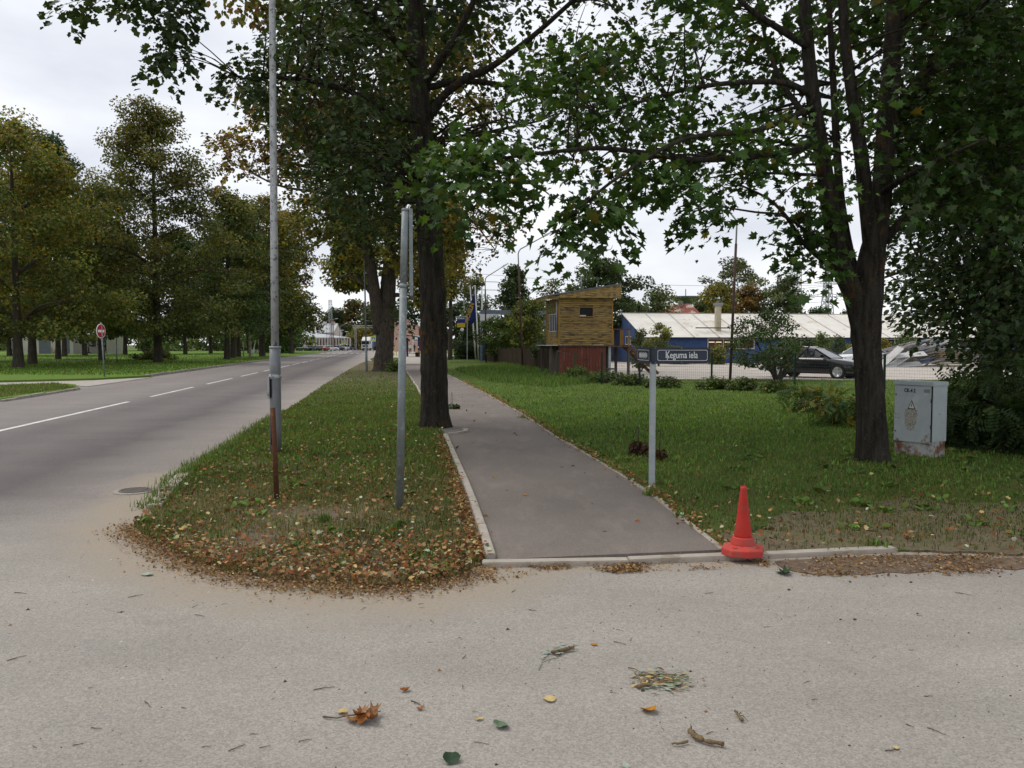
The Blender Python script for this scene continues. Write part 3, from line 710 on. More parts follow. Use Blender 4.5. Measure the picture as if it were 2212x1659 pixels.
# grit and crumbs: too fine to count
N = 2600; rs = np.random.default_rng(3)
P = np.stack([rs.uniform(-7, 7, N), 2.6 + 3.4 * rs.random(N), np.zeros(N)], 1)
sz = rs.uniform(.002, .006, N) * (1 + 1.5 * (rs.random(N) < .06))
tet = np.array(((1, 0, 0), (-.6, .8, 0), (-.6, -.8, 0), (0, 0, .8)))
V = (P[:, None] + tet[None] * sz[:, None, None]).reshape(-1, 3)
T = (np.arange(N)[:, None, None] * 4 + np.array(((0, 1, 3), (1, 2, 3), (2, 0, 3)))[None]).reshape(-1, 3)
gc = np.where(rs.random(N)[:, None] < .55, (.05, .04, .032), np.where(rs.random(N)[:, None] < .5, (.45, .42, .38), (.18, .10, .05)))
m, n, b = nodes('vertex_tint')
a_ = n.nodes.new('ShaderNodeAttribute'); a_.attribute_name = 'col'; n.links.new(a_.outputs['Color'], b.inputs['Base Color']); b.inputs['Roughness'].default_value = .9; b.inputs['Specular IOR Level'].default_value = .15
tag(link('grit', np_mesh('grit', V, T, np.repeat(gc, 4, 0)), 'vertex_tint'), 'fine dark and pale grit strewn over the asphalt', 'grit', kind='stuff')
# ------------------------------------------------------------------ vegetation
def leaf_material(name, trans=.25, rough=.6):
    m = bpy.data.materials.new(name); m.use_nodes = True; MATS[name] = m
    n = m.node_tree; b = n.nodes['Principled BSDF']; out = n.nodes['Material Output']
    a = n.nodes.new('ShaderNodeAttribute'); a.attribute_name = 'col'
    n.links.new(a.outputs['Color'], b.inputs['Base Color']); b.inputs['Roughness'].default_value = rough; b.inputs['Specular IOR Level'].default_value = .25
    t = n.nodes.new('ShaderNodeBsdfTranslucent')
    hs = n.nodes.new('ShaderNodeMix'); hs.data_type = 'RGBA'; hs.blend_type = 'MULTIPLY'; hs.inputs[0].default_value = 1; hs.inputs[7].default_value = (1.25, 1.15, .5, 1)
    n.links.new(a.outputs['Color'], hs.inputs[6]); n.links.new(hs.outputs[2], t.inputs[0])
    mx = n.nodes.new('ShaderNodeMixShader'); mx.inputs[0].default_value = trans
    n.links.new(b.outputs[0], mx.inputs[1]); n.links.new(t.outputs[0], mx.inputs[2]); n.links.new(mx.outputs[0], out.inputs[0])
    return m
leaf_material('foliage', .29); leaf_material('grass_blade', .25, .75); leaf_material('dry_leaf', .12, .85)
def bark(name, c1, c2, moss, scale=1.0):
    m, n, b = nodes(name)
    h = noise(n, 9 * scale, 6, .7, stretch=(1.6, 1.6, .28))
    c0 = mixc(n, ramp(n, h, .36, .62), c1, c2)
    c0 = mixc(n, ramp(n, noise(n, 3.2, 6, .7), .57, .66), c0, moss)
    c0 = mixc(n, ramp(n, noise(n, 26, 4, .7), .60, .70), c0, tuple(min(1, x * 2.0) for x in c2))
    n.links.new(c0, b.inputs['Base Color']); b.inputs['Roughness'].default_value = .95; b.inputs['Specular IOR Level'].default_value = .15
    bump(n, b, h, 1.0, .06)
bark('bark_dark', (.016, .014, .011), (.056, .048, .039), (.10, .058, .014))
bark('bark_grey', (.032, .027, .022), (.10, .086, .07), (.105, .066, .02))
bark('bark_far', (.04, .033, .026), (.085, .07, .055), (.06, .055, .03), .6)
bark('bark_birch', (.55, .53, .49), (.32, .30, .27), (.08, .07, .06), .6)

SHAPES = {}
def shape(name, pts, fold=.12, tris=None):
    pts = np.array(pts, float)
    V = np.zeros((len(pts), 3)); V[:, :2] = pts; V[:, 2] = np.abs(V[:, 0]) * fold - .25 * fold * V[:, 1] ** 2
    SHAPES[name] = (V, np.array(tris))
shape('rhomb', [(0, 0), (.42, .5), (0, 1), (-.42, .5)], .35, [(0, 1, 2), (0, 2, 3)])
mp_ = [(0, .12), (0, -.02), (.34, .0), (.28, .2), (.62, .3), (.36, .46), (.46, .72), (.17, .64), (0, 1.04), (-.17, .64), (-.46, .72), (-.36, .46), (-.62, .3), (-.28, .2), (-.34, .0)]
shape('maple', mp_, .42, [(0, i, i + 1) for i in range(1, 14)] + [(0, 14, 1)])
ok_ = [(0, .35), (0, 0), (.16, .12), (.36, .28), (.26, .46), (.44, .66), (.2, .82), (0, 1.0), (-.2, .82), (-.44, .66), (-.26, .46), (-.36, .28), (-.16, .12)]
shape('lobed', ok_, .25, [(0, i, i + 1) for i in range(1, 12)] + [(0, 12, 1)])
shape('hex', [(0, 0), (.32, .25), (.34, .62), (0, 1), (-.34, .62), (-.32, .25)], .3, [(0, 1, 5), (1, 2, 5), (2, 4, 5), (2, 3, 4)])
pv, pt = [], []
for i in range(7):                                # pinnate frond: six pairs of leaflets and one at the tip
    y = .1 + i * .13
    for sx in ((1, -1) if i < 6 else (0,)):
        k = len(pv)
        if sx: pv += [(0, y), (sx * .13, y + .075), (sx * .27, y + .03), (sx * .14, y - .03)]
        else: pv += [(0, y), (.06, y + .1), (0, y + .2), (-.06, y + .1)]
        pt += [(k, k + 1, k + 2), (k, k + 2, k + 3)]
shape('frond', pv, .3, pt)
def nrm(v): return v / (np.linalg.norm(v, axis=-1, keepdims=True) + 1e-9)
class Leaves:
    def __init__(s): s.P, s.D, s.N, s.S, s.Cc = [], [], [], [], []
    def add(s, P, D, N, S, Cc):
        s.P.append(P); s.D.append(D); s.N.append(N); s.S.append(np.broadcast_to(S, (len(P),))); s.Cc.append(np.broadcast_to(Cc, (len(P), 3)))
    def count(s): return sum(len(p) for p in s.P)
    def mesh(s, name, shp):
        P, D, N, S, Cc = (np.concatenate(x) for x in (s.P, s.D, s.N, s.S, s.Cc))
        D = nrm(D); X = nrm(np.cross(D, N)); N = np.cross(X, D)
        V0, T0 = SHAPES[shp]
        V = P[:, None] + S[:, None, None] * (V0[None, :, :1] * X[:, None] + V0[None, :, 1:2] * D[:, None] + V0[None, :, 2:] * N[:, None])
        T = np.arange(len(P))[:, None, None] * len(V0) + T0[None]
        return np_mesh(name, V.reshape(-1, 3), T.reshape(-1, 3), np.repeat(Cc, len(V0), 0))
def tints(rg, n, pal, jit=.22):                  # pal: [(weight, colour)]
    w = np.array([p[0] for p in pal], float); w /= w.sum()
    c = np.array([p[1] for p in pal])[rg.choice(len(pal), n, p=w)]
    return c * np.clip(1 + rg.normal(0, jit, (n, 1)), .45, 1.7) * np.clip(1 + rg.normal(0, .06, (n, 3)), .8, 1.2)

def gnarl(V, p, sd):                            # ridged, lumpy bark and root flare on a near trunk
    rg = np.random.default_rng(len(V)); m = len(p); a = np.arange(sd) * 2 * math.pi / sd; z = p[:, 2] - p[0, 2]
    f = 1 + .045 * np.sin(3 * a[None] + 1.3 + .5 * z[:, None]) + .03 * np.sin(7 * a[None] + .8 * z[:, None]) + rg.normal(0, .022, (1, sd)) + rg.normal(0, .012, (m, sd))
    f = f + (np.exp(-z / .22) * .22)[:, None] * np.maximum(0, np.sin(5 * a[None] + .6))
    for _ in range(9):
        zc, ac = rg.uniform(.5, 6), rg.uniform(0, 6.28); f = f + .10 * np.exp(-((z[:, None] - zc) / .14) ** 2 - (np.angle(np.exp(1j * (a[None] - ac))) / .35) ** 2)
    W = V.reshape(m, sd, 3); return (p[:, None] + (W - p[:, None]) * f[:, :, None]).reshape(-1, 3)
class Tree:
    def __init__(s, seed):
        s.rg = np.random.default_rng(seed); s.trunks = []; s.wood = []; s.L = Leaves(); s.nodes = []; s.nr = []
    def limb(s, pts, r0, r1, sides=8, trunk=False, sm=5, wob=0.0, power=1.0):
        p = smooth_path(pts, sm) if len(pts) > 2 else resample(pts, .4)
        if wob: p[1:-1] += s.rg.normal(0, wob, p[1:-1].shape)
        r = r0 + (r1 - r0) * np.linspace(0, 1, len(p)) ** power
        (s.trunks if trunk else s.wood).append((p, r, sides))
        s.nodes.append(p); s.nr.append(r); return p
    def attach(s, tgt, up=.35, maxr=.03, sides=4, bend=.2):
        """a thin branch from the skeleton to a foliage target"""
        Nn = s._N; d = tgt - Nn; dist = np.linalg.norm(d, axis=1)
        cost = dist + 1.2 * np.maximum(0, Nn[:, 2] - tgt[2] + up * 0) + .0
        i = int(np.argmin(cost)); a = Nn[i]; L = dist[i]
        if L < .15: return a
        mid = (a + tgt) / 2 + s.rg.normal(0, bend * L * .3, 3) + np.array((0, 0, .12 * L))
        r = min(maxr, s._R[i] * .6, .006 + .011 * L)
        s.wood.append((smooth_path([a, mid, tgt], 3), np.linspace(r, .004, 7), sides))
        return a
    def freeze(s): s._N = np.concatenate(s.nodes); s._R = np.concatenate(s.nr)
    def spray(s, tip, frm, nleaf, size, pal, length=.8, droop=.35, spread=.22, tone=None):
        rg = s.rg; d = tip - frm; d[2] *= .4; d = d / (np.linalg.norm(d) + 1e-6)
        d = nrm(d + rg.normal(0, .35, 3)); side = nrm(np.cross(d, (0, 0, 1.)))
        t = rg.random(nleaf) ** .8; sgn = rg.choice((-1, 1), nleaf)
        P = tip - d * length * .5 + t[:, None] * d * length + (sgn * spread * (.35 + rg.random(nleaf)))[:, None] * side
        P[:, 2] += -droop * length * t ** 2 + rg.normal(0, .09, nleaf)
        D = d[None] * .7 + sgn[:, None] * side * .8 + rg.normal(0, .35, (nleaf, 3)); D[:, 2] -= .45
        N = np.array((0, 0, 1.))[None] + rg.normal(0, .45, (nleaf, 3))
        s.L.add(P, D, N, size * rg.uniform(.42, 1.35, nleaf), tints(rg, nleaf, pal, .3) * (1 if tone is None else tone))
    def clump(s, c, r, n, size, pal, flat=.52, tone=None, droop=.3):
        rg = s.rg; v = nrm(rg.normal(0, 1, (n, 3))); rr = rg.random(n) ** .36
        P = c + v * rr[:, None] * np.array((r, r, r * flat))
        D = v + rg.normal(0, .6, (n, 3)); D[:, 2] -= droop * 2
        N = v * .8 + np.array((0, 0, .6)) + rg.normal(0, .4, (n, 3))
        s.L.add(P, D, N, size * rg.uniform(.6, 1.3, n), tints(rg, n, pal) * (1 if tone is None else tone))
    def region(s, poly, y0, y1, count, nleaf, size, pal, length=.8, droop=.35, spread=.22, wood=.7, bare=0.0, clear=None):
        rg = s.rg; poly = np.array(poly, float); lo, hi = poly.min(0), poly.max(0); done = 0
        while done < count:
            q = rg.uniform(lo, hi)
            if not inside(q[None], poly)[0]: continue
            done += 1
            yd = rg.uniform(y0, y1)
            if clear is not None and yd < clear[1] and dist_poly(q[None], clear[0][0])[0] < clear[2] and rg.random() < .9: continue
            if clear is not None and len(clear[0]) > 1 and yd < clear[1] and any(dist_poly(q[None], c_)[0] < clear[2] for c_ in clear[0][1:]) and rg.random() < .9: continue
            tgt = at(q[0], q[1], yd)
            a = s.attach(tgt) if rg.random() < wood else s._N[np.argmin(np.linalg.norm(s._N - tgt, axis=1))]
            if rg.random() >= bare: s.spray(tgt, a, nleaf, size, pal, length, droop, spread, tone=np.clip(rg.normal(1, .18), .6, 1.5))
    def crown(s, c, rad, n_cl, n_leaf, size, pal, prof=None, pal2=None, cr=1.0, wood=.5, hollow=.5):
        """leaf clumps through an ovoid; prof(h 0..1) scales the width with height; pal2 towards the top"""
        rg = s.rg
        for i_ in range(n_cl):
            h = ((i_ + rg.random()) / n_cl) ** 1.15; a = rg.uniform(0, 2 * math.pi); q = math.sqrt(hollow ** 2 + (1 - hollow ** 2) * rg.random()) if rg.random() < .8 else rg.random()
            w = prof(h) if prof else math.sqrt(max(.02, 1 - (2 * h - 1) ** 2))
            w *= 1 + .22 * math.sin(a * 3 + c[0]) + rg.normal(0, .1)
            p = np.array(c) + np.array((rad[0] * w * q * math.cos(a), rad[1] * w * q * math.sin(a), rad[2] * (2 * h - 1)))
            k = cr * rg.uniform(.65, 1.35)
            if rg.random() < wood: s.attach(p, maxr=.06, sides=4)
            pp = pal2 if (pal2 and rg.random() < h ** 1.2) else pal
            s.clump(p, k, int(n_leaf * k / cr), size, pp, tone=np.clip(rg.normal(1, .27), .5, 1.6))
    def finish(s, name, label, base, shp, bark_m, group=None, cat='tree', flare=None, leafmat='foliage'):
        t = thing(name, label, cat, base, 0, group); b0 = np.array(base, float)
        def wood(lst, nm):
            Vs, Fs, k = [], [], 0
            for p, r, sd in lst:
                V, F = tube_arrays(p - b0, r, sd, True); V = gnarl(V, p - b0, sd) if sd >= 18 else V; Vs.append(V); Fs += [tuple(i + k for i in f) for f in F]; k += len(V)
            me = bpy.data.meshes.new(nm); me.from_pydata(np.concatenate(Vs).tolist(), [], Fs); me.update()
            link(nm, me, bark_m, t, True)
        if s.trunks: wood(s.trunks, 'trunk')
        if s.wood: wood(s.wood, 'branches')
        if s.L.count():
            s.L.P = [p - b0 for p in s.L.P]
            link('crown', s.L.mesh('crown', shp), leafmat, t)
        return t
GREEN_DK = [(5, (0.030, 0.056, 0.016)), (3, (0.040, 0.067, 0.018)), (1, (0.054, 0.077, 0.020))]
GREEN_MP = [(4, (0.045, 0.097, 0.022)), (3, (0.059, 0.117, 0.026)), (2, (0.074, 0.129, 0.030)), (.25, (0.158, 0.129, 0.020))]
GREEN_DULL = [(4, (0.056, 0.085, 0.030)), (3, (0.069, 0.098, 0.033)), (1, (0.100, 0.112, 0.031))]
GREEN_LT = [(4, (.085, .14, .03)), (3, (.11, .16, .035)), (1, (.16, .17, .03))]
OLIVE = [(4, (.118, .132, .028)), (3, (.155, .155, .030)), (2, (.09, .118, .028)), (1.0, (.20, .15, .028))]
YELLOW = [(4, (.25, .205, .03)), (3, (.19, .18, .03)), (2, (.125, .15, .03)), (1, (.28, .165, .024))]
RUSTY = [(4, (0.155, 0.086, 0.023)), (3, (0.115, 0.083, 0.025)), (3, (0.086, 0.086, 0.025)), (1, (0.207, 0.098, 0.021))]
BIRCH = [(4, (.085, .11, .045)), (3, (.11, .125, .05)), (1, (.17, .15, .04))]

# --- the big tree between path and road
def flare_trunk(T, pts, rs, sides=36):
    p = resample(smooth_path(pts, 6), .12); r = np.interp(p[:, 2], [q[2] for q in pts], rs)
    r = r * .82 * (1 + T.rg.normal(0, .012, len(r)))
    T.trunks.append((p, r, sides)); T.nodes.append(p); T.nr.append(r); return p
T = Tree(11)
Y0 = 15.1; B = G(937, 926); B[2] = 0
flare_trunk(T, [at(938, 935, Y0), at(937, 912, Y0), at(937, 870, Y0), at(936, 760, Y0), at(935, 640, Y0), at(927, 480, Y0), at(915, 320, Y0), at(905, 180, Y0), at(897, 20, Y0), at(893, -260, Y0), at(890, -560, 14.8)], [.40, .345, .315, .295, .285, .275, .235, .215, .20, .15, .08])
def lb(T, pts, r0, r1, **k): return T.limb([at(*q) for q in pts], r0, r1, **k)
lb(T, [(928, 250, 15.1), (960, 205, 15.0), (1010, 168, 14.8), (1055, 148, 14.6), (1110, 110, 14.3), (1170, 62, 14.0), (1250, -10, 13.6)], .085, .035)
lb(T, [(920, 190, 15.1), (1000, 175, 15.2), (1090, 184, 15.3), (1170, 195, 15.4), (1245, 203, 15.5)], .07, .03)
lb(T, [(910, 190, 15.1), (965, 110, 14.7), (1005, 40, 14.5), (1050, -60, 14.2), (1100, -200, 13.8)], .085, .03)
lb(T, [(912, 260, 15.1), (850, 250, 14.5), (760, 200, 13.6), (640, 170, 12.9), (520, 170, 12.4)], .075, .02)
lb(T, [(905, 150, 15.1), (840, 70, 14.2), (740, -20, 13.2), (600, -80, 12.3), (450, -70, 11.7), (340, -30, 11.4)], .09, .015)
lb(T, [(900, 60, 15.1), (850, -60, 16), (760, -150, 16.5), (640, -200, 17)], .08, .02)
lb(T, [(918, 320, 15.1), (870, 350, 15.6), (780, 370, 16.2), (690, 390, 16.5)], .06, .02)
lb(T, [(915, 300, 15.1), (990, 300, 16), (1080, 280, 16.6), (1170, 260, 17)], .06, .02)
lb(T, [(900, 0, 15.1), (960, -120, 16.5), (1080, -230, 17.5)], .07, .02)
lb(T, [(897, -120, 15), (960, -260, 13.5), (1060, -360, 12)], .07, .02)
lb(T, [(896, -160, 15), (820, -300, 13.5), (700, -420, 12.5)], .07, .02)
T.freeze()
DKP = GREEN_DK
CC = ([[(937, 900), (927, 480), (915, 320), (905, 180), (897, 0)], [(928, 250), (1010, 168), (1110, 110), (1250, -10)], [(920, 190), (1090, 184), (1245, 203)], [(910, 190), (965, 110), (1050, -60)]], 15.6, 40)
T.region([(610, -60), (900, -60), (905, 400), (790, 410), (690, 370), (630, 300), (580, 190), (600, 60)], 11.6, 17.5, 290, 36, .100, DKP, .9, .35, .25, clear=CC)
T.region([(478, 165), (545, 90), (590, 210), (545, 205), (500, 190)], 12, 13, 20, 30, .10, DKP, .7, wood=.3)
T.region([(900, -60), (1340, -60), (1400, 40), (1340, 230), (1170, 320), (960, 345), (905, 260)], 13.5, 18.5, 135, 34, .100, DKP, .9, clear=CC)
T.region([(235, -50), (420, -50), (410, 30), (390, 80), (375, 105), (362, 70), (350, 30), (250, 20), (235, 0)], 11.2, 11.9, 40, 18, .11, DKP, .42, .5, .12, wood=.22)
T.region([(345, 90), (405, 70), (405, 125), (345, 140), (315, 150)], 11.2, 11.9, 16, 18, .105, DKP, .5, .5, .13, wood=.25)
T.region([(130, -10), (195, -20), (195, 25), (140, 22)], 11.2, 11.8, 7, 18, .115, DKP, .5)
T.region([(660, 370), (890, 400), (890, 500), (780, 510), (720, 440)], 14.5, 18, 45, 30, .10, DKP, .8)
T.crown((-1.4, 15.2, 12.4), (6.2, 5.6, 4.4), 52, 110, .19, DKP, cr=1.1, wood=.4)
T.finish('maple_tree', 'large dark trunked tree growing between the path and the grass verge', tuple(B), 'lobed', 'bark_dark')

# --- the multi stemmed maple on the right
T = Tree(12)
Y1 = 10.75; B = G(1886, 1002); B[2] = 0
flare_trunk(T, [at(1888, 1012, Y1), at(1886, 985, Y1), at(1884, 940, Y1), at(1880, 850, Y1), at(1872, 740, Y1), at(1872, 640, Y1), at(1882, 560, Y1), at(1893, 500, Y1), at(1905, 400, 10.8), at(1915, 260, 10.85), at(1928, 100, 10.9), at(1940, -80, 10.9), at(1950, -400, 10.7)], [.29, .255, .24, .222, .215, .255, .21, .17, .155, .15, .14, .125, .05])
lb(T, [(1866, 720, 10.75), (1845, 640, 10.7), (1812, 560, 10.6), (1793, 450, 10.5), (1775, 330, 10.4), (1755, 200, 10.3), (1742, 60, 10.2), (1732, -120, 10), (1715, -380, 9.6)], .15, .05, sides=14)
lb(T, [(1868, 650, 10.7), (1838, 560, 10.95), (1818, 450, 11.1), (1808, 330, 11.2), (1800, 180, 11.3), (1790, 0, 11.4), (1775, -200, 11.6)], .075, .03, sides=12)
lb(T, [(1885, 560, 10.7), (1872, 440, 10.6), (1858, 320, 10.5), (1840, 200, 10.4), (1825, 80, 10.3), (1818, -60, 10.2), (1812, -300, 10)], .11, .04, sides=12)
lb(T, [(1795, 530, 10.6), (1745, 500, 10.2), (1690, 466, 9.9), (1630, 458, 9.7), (1560, 447, 9.5)], .022, .010, sides=7)
lb(T, [(1805, 585, 10.6), (1740, 530, 10.3), (1700, 470, 10), (1660, 430, 9.8), (1600, 400, 9.6)], .035, .012)
lb(T, [(1770, 300, 10.4), (1700, 330, 10), (1600, 340, 9.7), (1500, 345, 9.4), (1390, 330, 9.2), (1290, 320, 9.0), (1180, 330, 8.8), (1060, 345, 8.8), (960, 360, 8.9)], .05, .012)
lb(T, [(1758, 210, 10.3), (1700, 180, 10.1), (1600, 178, 9.9), (1500, 190, 9.8), (1400, 215, 9.7), (1290, 250, 9.6)], .045, .012)
lb(T, [(1745, 100, 10.2), (1680, 60, 10), (1620, 20, 9.8), (1560, -40, 9.6), (1480, -120, 9.3)], .05, .015)
lb(T, [(1740, 250, 10.3), (1690, 180, 10.5), (1655, 90, 10.8), (1640, 10, 11), (1600, -100, 11.3)], .04, .015)
lb(T, [(1910, 520, 10.75), (1950, 478, 10.7), (2020, 440, 10.6), (2100, 400, 10.4), (2240, 350, 10)], .075, .02)
lb(T, [(1920, 250, 10.85), (2000, 150, 11), (2080, 60, 11.3), (2160, -40, 11.7)], .06, .02)
lb(T, [(1900, 420, 10.8), (1960, 380, 10), (2040, 340, 9.3), (2130, 300, 8.8)], .05, .015)
lb(T, [(1760, 230, 10.3), (1640, 280, 9.4), (1480, 300, 8.7), (1340, 380, 8.3), (1250, 450, 8.3)], .04, .010)
lb(T, [(1930, 0, 10.9), (1850, -200, 9.5), (1740, -350, 8)], .06, .02)
lb(T, [(1935, -60, 10.9), (2050, -250, 12), (2180, -400, 13)], .06, .02)
T.freeze()
MP = GREEN_MP
CM = ([[(1880, 850), (1872, 640), (1893, 500), (1905, 400), (1915, 260), (1928, 100), (1940, -80)], [(1845, 640), (1812, 560), (1793, 450), (1775, 330), (1755, 200), (1742, 60)], [(1885, 560), (1872, 440), (1858, 320), (1840, 200), (1825, 80), (1818, -60)], [(1795, 530), (1690, 466), (1560, 447)]], 11.4, 44)
T.region([(1420, -60), (1900, -60), (1905, 400), (1780, 440), (1690, 440), (1600, 400), (1500, 430), (1430, 400)], 8.8, 13.5, 115, 30, .103, MP, .85, .3, .26, clear=CM)
T.region([(1140, 130), (1440, 40), (1500, 380), (1440, 430), (1330, 455), (1240, 430), (1190, 400), (1130, 300)], 8.6, 11.5, 88, 28, .105, MP, .8, .3, .26)
T.region([(910, 350), (960, 305), (1100, 275), (1180, 340), (1140, 410), (1060, 430), (950, 445), (912, 410)], 8.5, 9.6, 36, 26, .112, MP, .7, .4, .22)
T.region([(1178, 490), (1290, 430), (1345, 455), (1290, 505), (1200, 540)], 8.2, 8.9, 15, 20, .118, MP, .6, .5, .2)
T.region([(1490, 440), (1560, 430), (1550, 480), (1505, 485)], 9.2, 9.7, 8, 20, .11, MP, .5, .5)
T.region([(1690, 480), (1790, 420), (1795, 620), (1730, 610), (1700, 540)], 9.8, 10.6, 24, 20, .11, MP, .6, .5)
T.region([(1900, -60), (2260, -60), (2260, 420), (2010, 470), (1930, 420)], 9.2, 13.5, 190, 34, .108, GREEN_DK + MP[:1], .85, clear=CM)
T.region([(1560, 200), (1900, 180), (1900, 330), (1600, 380)], 8.9, 10, 14, 26, .105, MP, .8, clear=CM)
T.crown((4.3, 10.4, 10.2), (5.6, 5.4, 3.9), 34, 100, .2, MP, cr=1.1, wood=.4)
T.finish('maple_tree', 'dark multi stemmed maple beside the cable cabinet', tuple(B), 'maple', 'bark_dark')

# --- dark lindens crowding the right edge behind the cabinet
for sd, (bx, by), polys, lab in (
    (13, (11.2, 18.6), (([(1925, 430), (2260, 250), (2260, 700), (2060, 690), (1980, 660), (1925, 600)], 14, 20, 330), ([(1925, 560), (2240, 560), (2240, 790), (2120, 780), (2060, 715), (1945, 670)], 14.5, 19, 95), ([(1960, 0), (2240, -40), (2240, 300), (1960, 420)], 14, 20, 210)), 'dense dark linden with low drooping twigs behind the cabinet'),
    (14, (13.6, 15.5), (([(2120, 200), (2400, 100), (2400, 850), (2140, 840), (2080, 650)], 12, 18, 330),), 'dark linden filling the right edge of the picture')):
    T = Tree(sd)
    T.limb([(bx, by, -.1), (bx + .1, by, 2), (bx, by + .1, 4.5), (bx - .1, by, 8), (bx, by, 12)], .26, .06, 10, True)
    for k in range(10):
        a = k * 2.4; z = 2.2 + k * .8
        T.limb([(bx, by, z), (bx + 1.5 * math.cos(a), by + 1.5 * math.sin(a), z + .5), (bx + 3.6 * math.cos(a), by + 3.2 * math.sin(a), z - .1)], .07, .015)
    T.freeze()
    for poly, y0, y1, cnt in polys: T.region(poly, y0, y1, cnt, 36, .115, GREEN_DK, .95, .45, .28, wood=.5)
    T.crown((bx, by, 9.2), (5, 5, 4.5), 50, 140, .2, GREEN_DK, cr=1.15, wood=.3)
    T.finish('linden_tree', lab, (bx, by, 0), 'hex', 'bark_dark')

# --- second tree of the row, with autumn colour
T = Tree(15); Y2 = 47.5; B = G(829, 802); B[2] = 0; Y2 = B[1]
flare_trunk(T, [at(827, 806, Y2), at(827, 795, Y2), at(830, 760, Y2), at(834, 700, Y2), at(838, 640, Y2), at(843, 560, Y2), at(842, 480, Y2), at(836, 380, Y2), at(828, 250, Y2), at(820, 60, Y2)], [.95, .72, .62, .60, .58, .45, .42, .36, .26, .10])
lb(T, [(822, 720, Y2), (812, 650, Y2 - .4), (800, 570, Y2 - .8), (786, 490, Y2 - 1), (778, 400, Y2 - 1.2), (770, 280, Y2 - 1.4), (760, 150, Y2 - 1.5)], .42, .12, sides=12)
lb(T, [(842, 600, Y2), (862, 560, Y2 + 1), (880, 500, Y2 + 2), (900, 400, Y2 + 3)], .26, .08)
for q in ([(800, 570), (745, 460), (700, 420), (600, 400), (500, 350)], [(790, 500), (720, 380), (640, 300), (540, 260)], [(780, 400), (700, 330), (610, 240), (560, 190)], [(840, 500), (930, 450), (1010, 470), (1070, 540)], [(845, 450), (950, 400), (1060, 420), (1120, 470)], [(836, 640), (870, 640), (890, 680), (900, 700)], [(815, 650), (770, 600), (720, 600)], [(838, 420), (900, 300), (980, 200)], [(775, 330), (700, 200), (640, 80)], [(830, 300), (880, 150), (920, 0)]):
    yy_ = Y2 + T.rg.uniform(-4, 3); lb(T, [(x, y, Y2 + (yy_ - Y2) * i / 4) for i, (x, y) in enumerate(q)], .16, .03)
T.freeze()
T.region([(470, 300), (560, 240), (700, 170), (800, 300), (770, 450), (660, 440), (580, 400), (480, 380)], 42, 50, 150, 75, .23, RUSTY + YELLOW[:1], 1.9, .3, .5, bare=.15)
T.region([(590, 420), (760, 430), (770, 520), (690, 520), (640, 470)], 42, 50, 40, 70, .23, OLIVE, 1.7, .3, .5)
T.region([(960, 430), (1100, 400), (1125, 465), (1080, 550), (1010, 580), (970, 520)], 44, 52, 60, 55, .21, RUSTY + YELLOW[:1], 1.9, .5, .5, bare=.35)
T.region([(700, 430), (980, 380), (990, 560), (900, 600), (760, 560)], 44, 54, 150, 75, .24, YELLOW[:3] + OLIVE[:2], 1.9, .35, .5)
T.region([(845, 640), (905, 640), (905, 715), (870, 700), (850, 690)], 44, 46, 14, 34, .2, GREEN_DK, 1.2, .6, .35)
T.region([(690, 100), (960, 60), (960, 400), (690, 380)], 42, 54, 130, 75, .25, RUSTY + OLIVE, 2.1, .35, .6)
T.crown((-8, Y2, 20), (8, 7, 7), 60, 200, .34, RUSTY + OLIVE, cr=1.7, wood=.3)
T.finish('linden_tree', 'old fork trunked linden with yellow brown leaves beyond the first tree', tuple(B), 'hex', 'bark_grey')
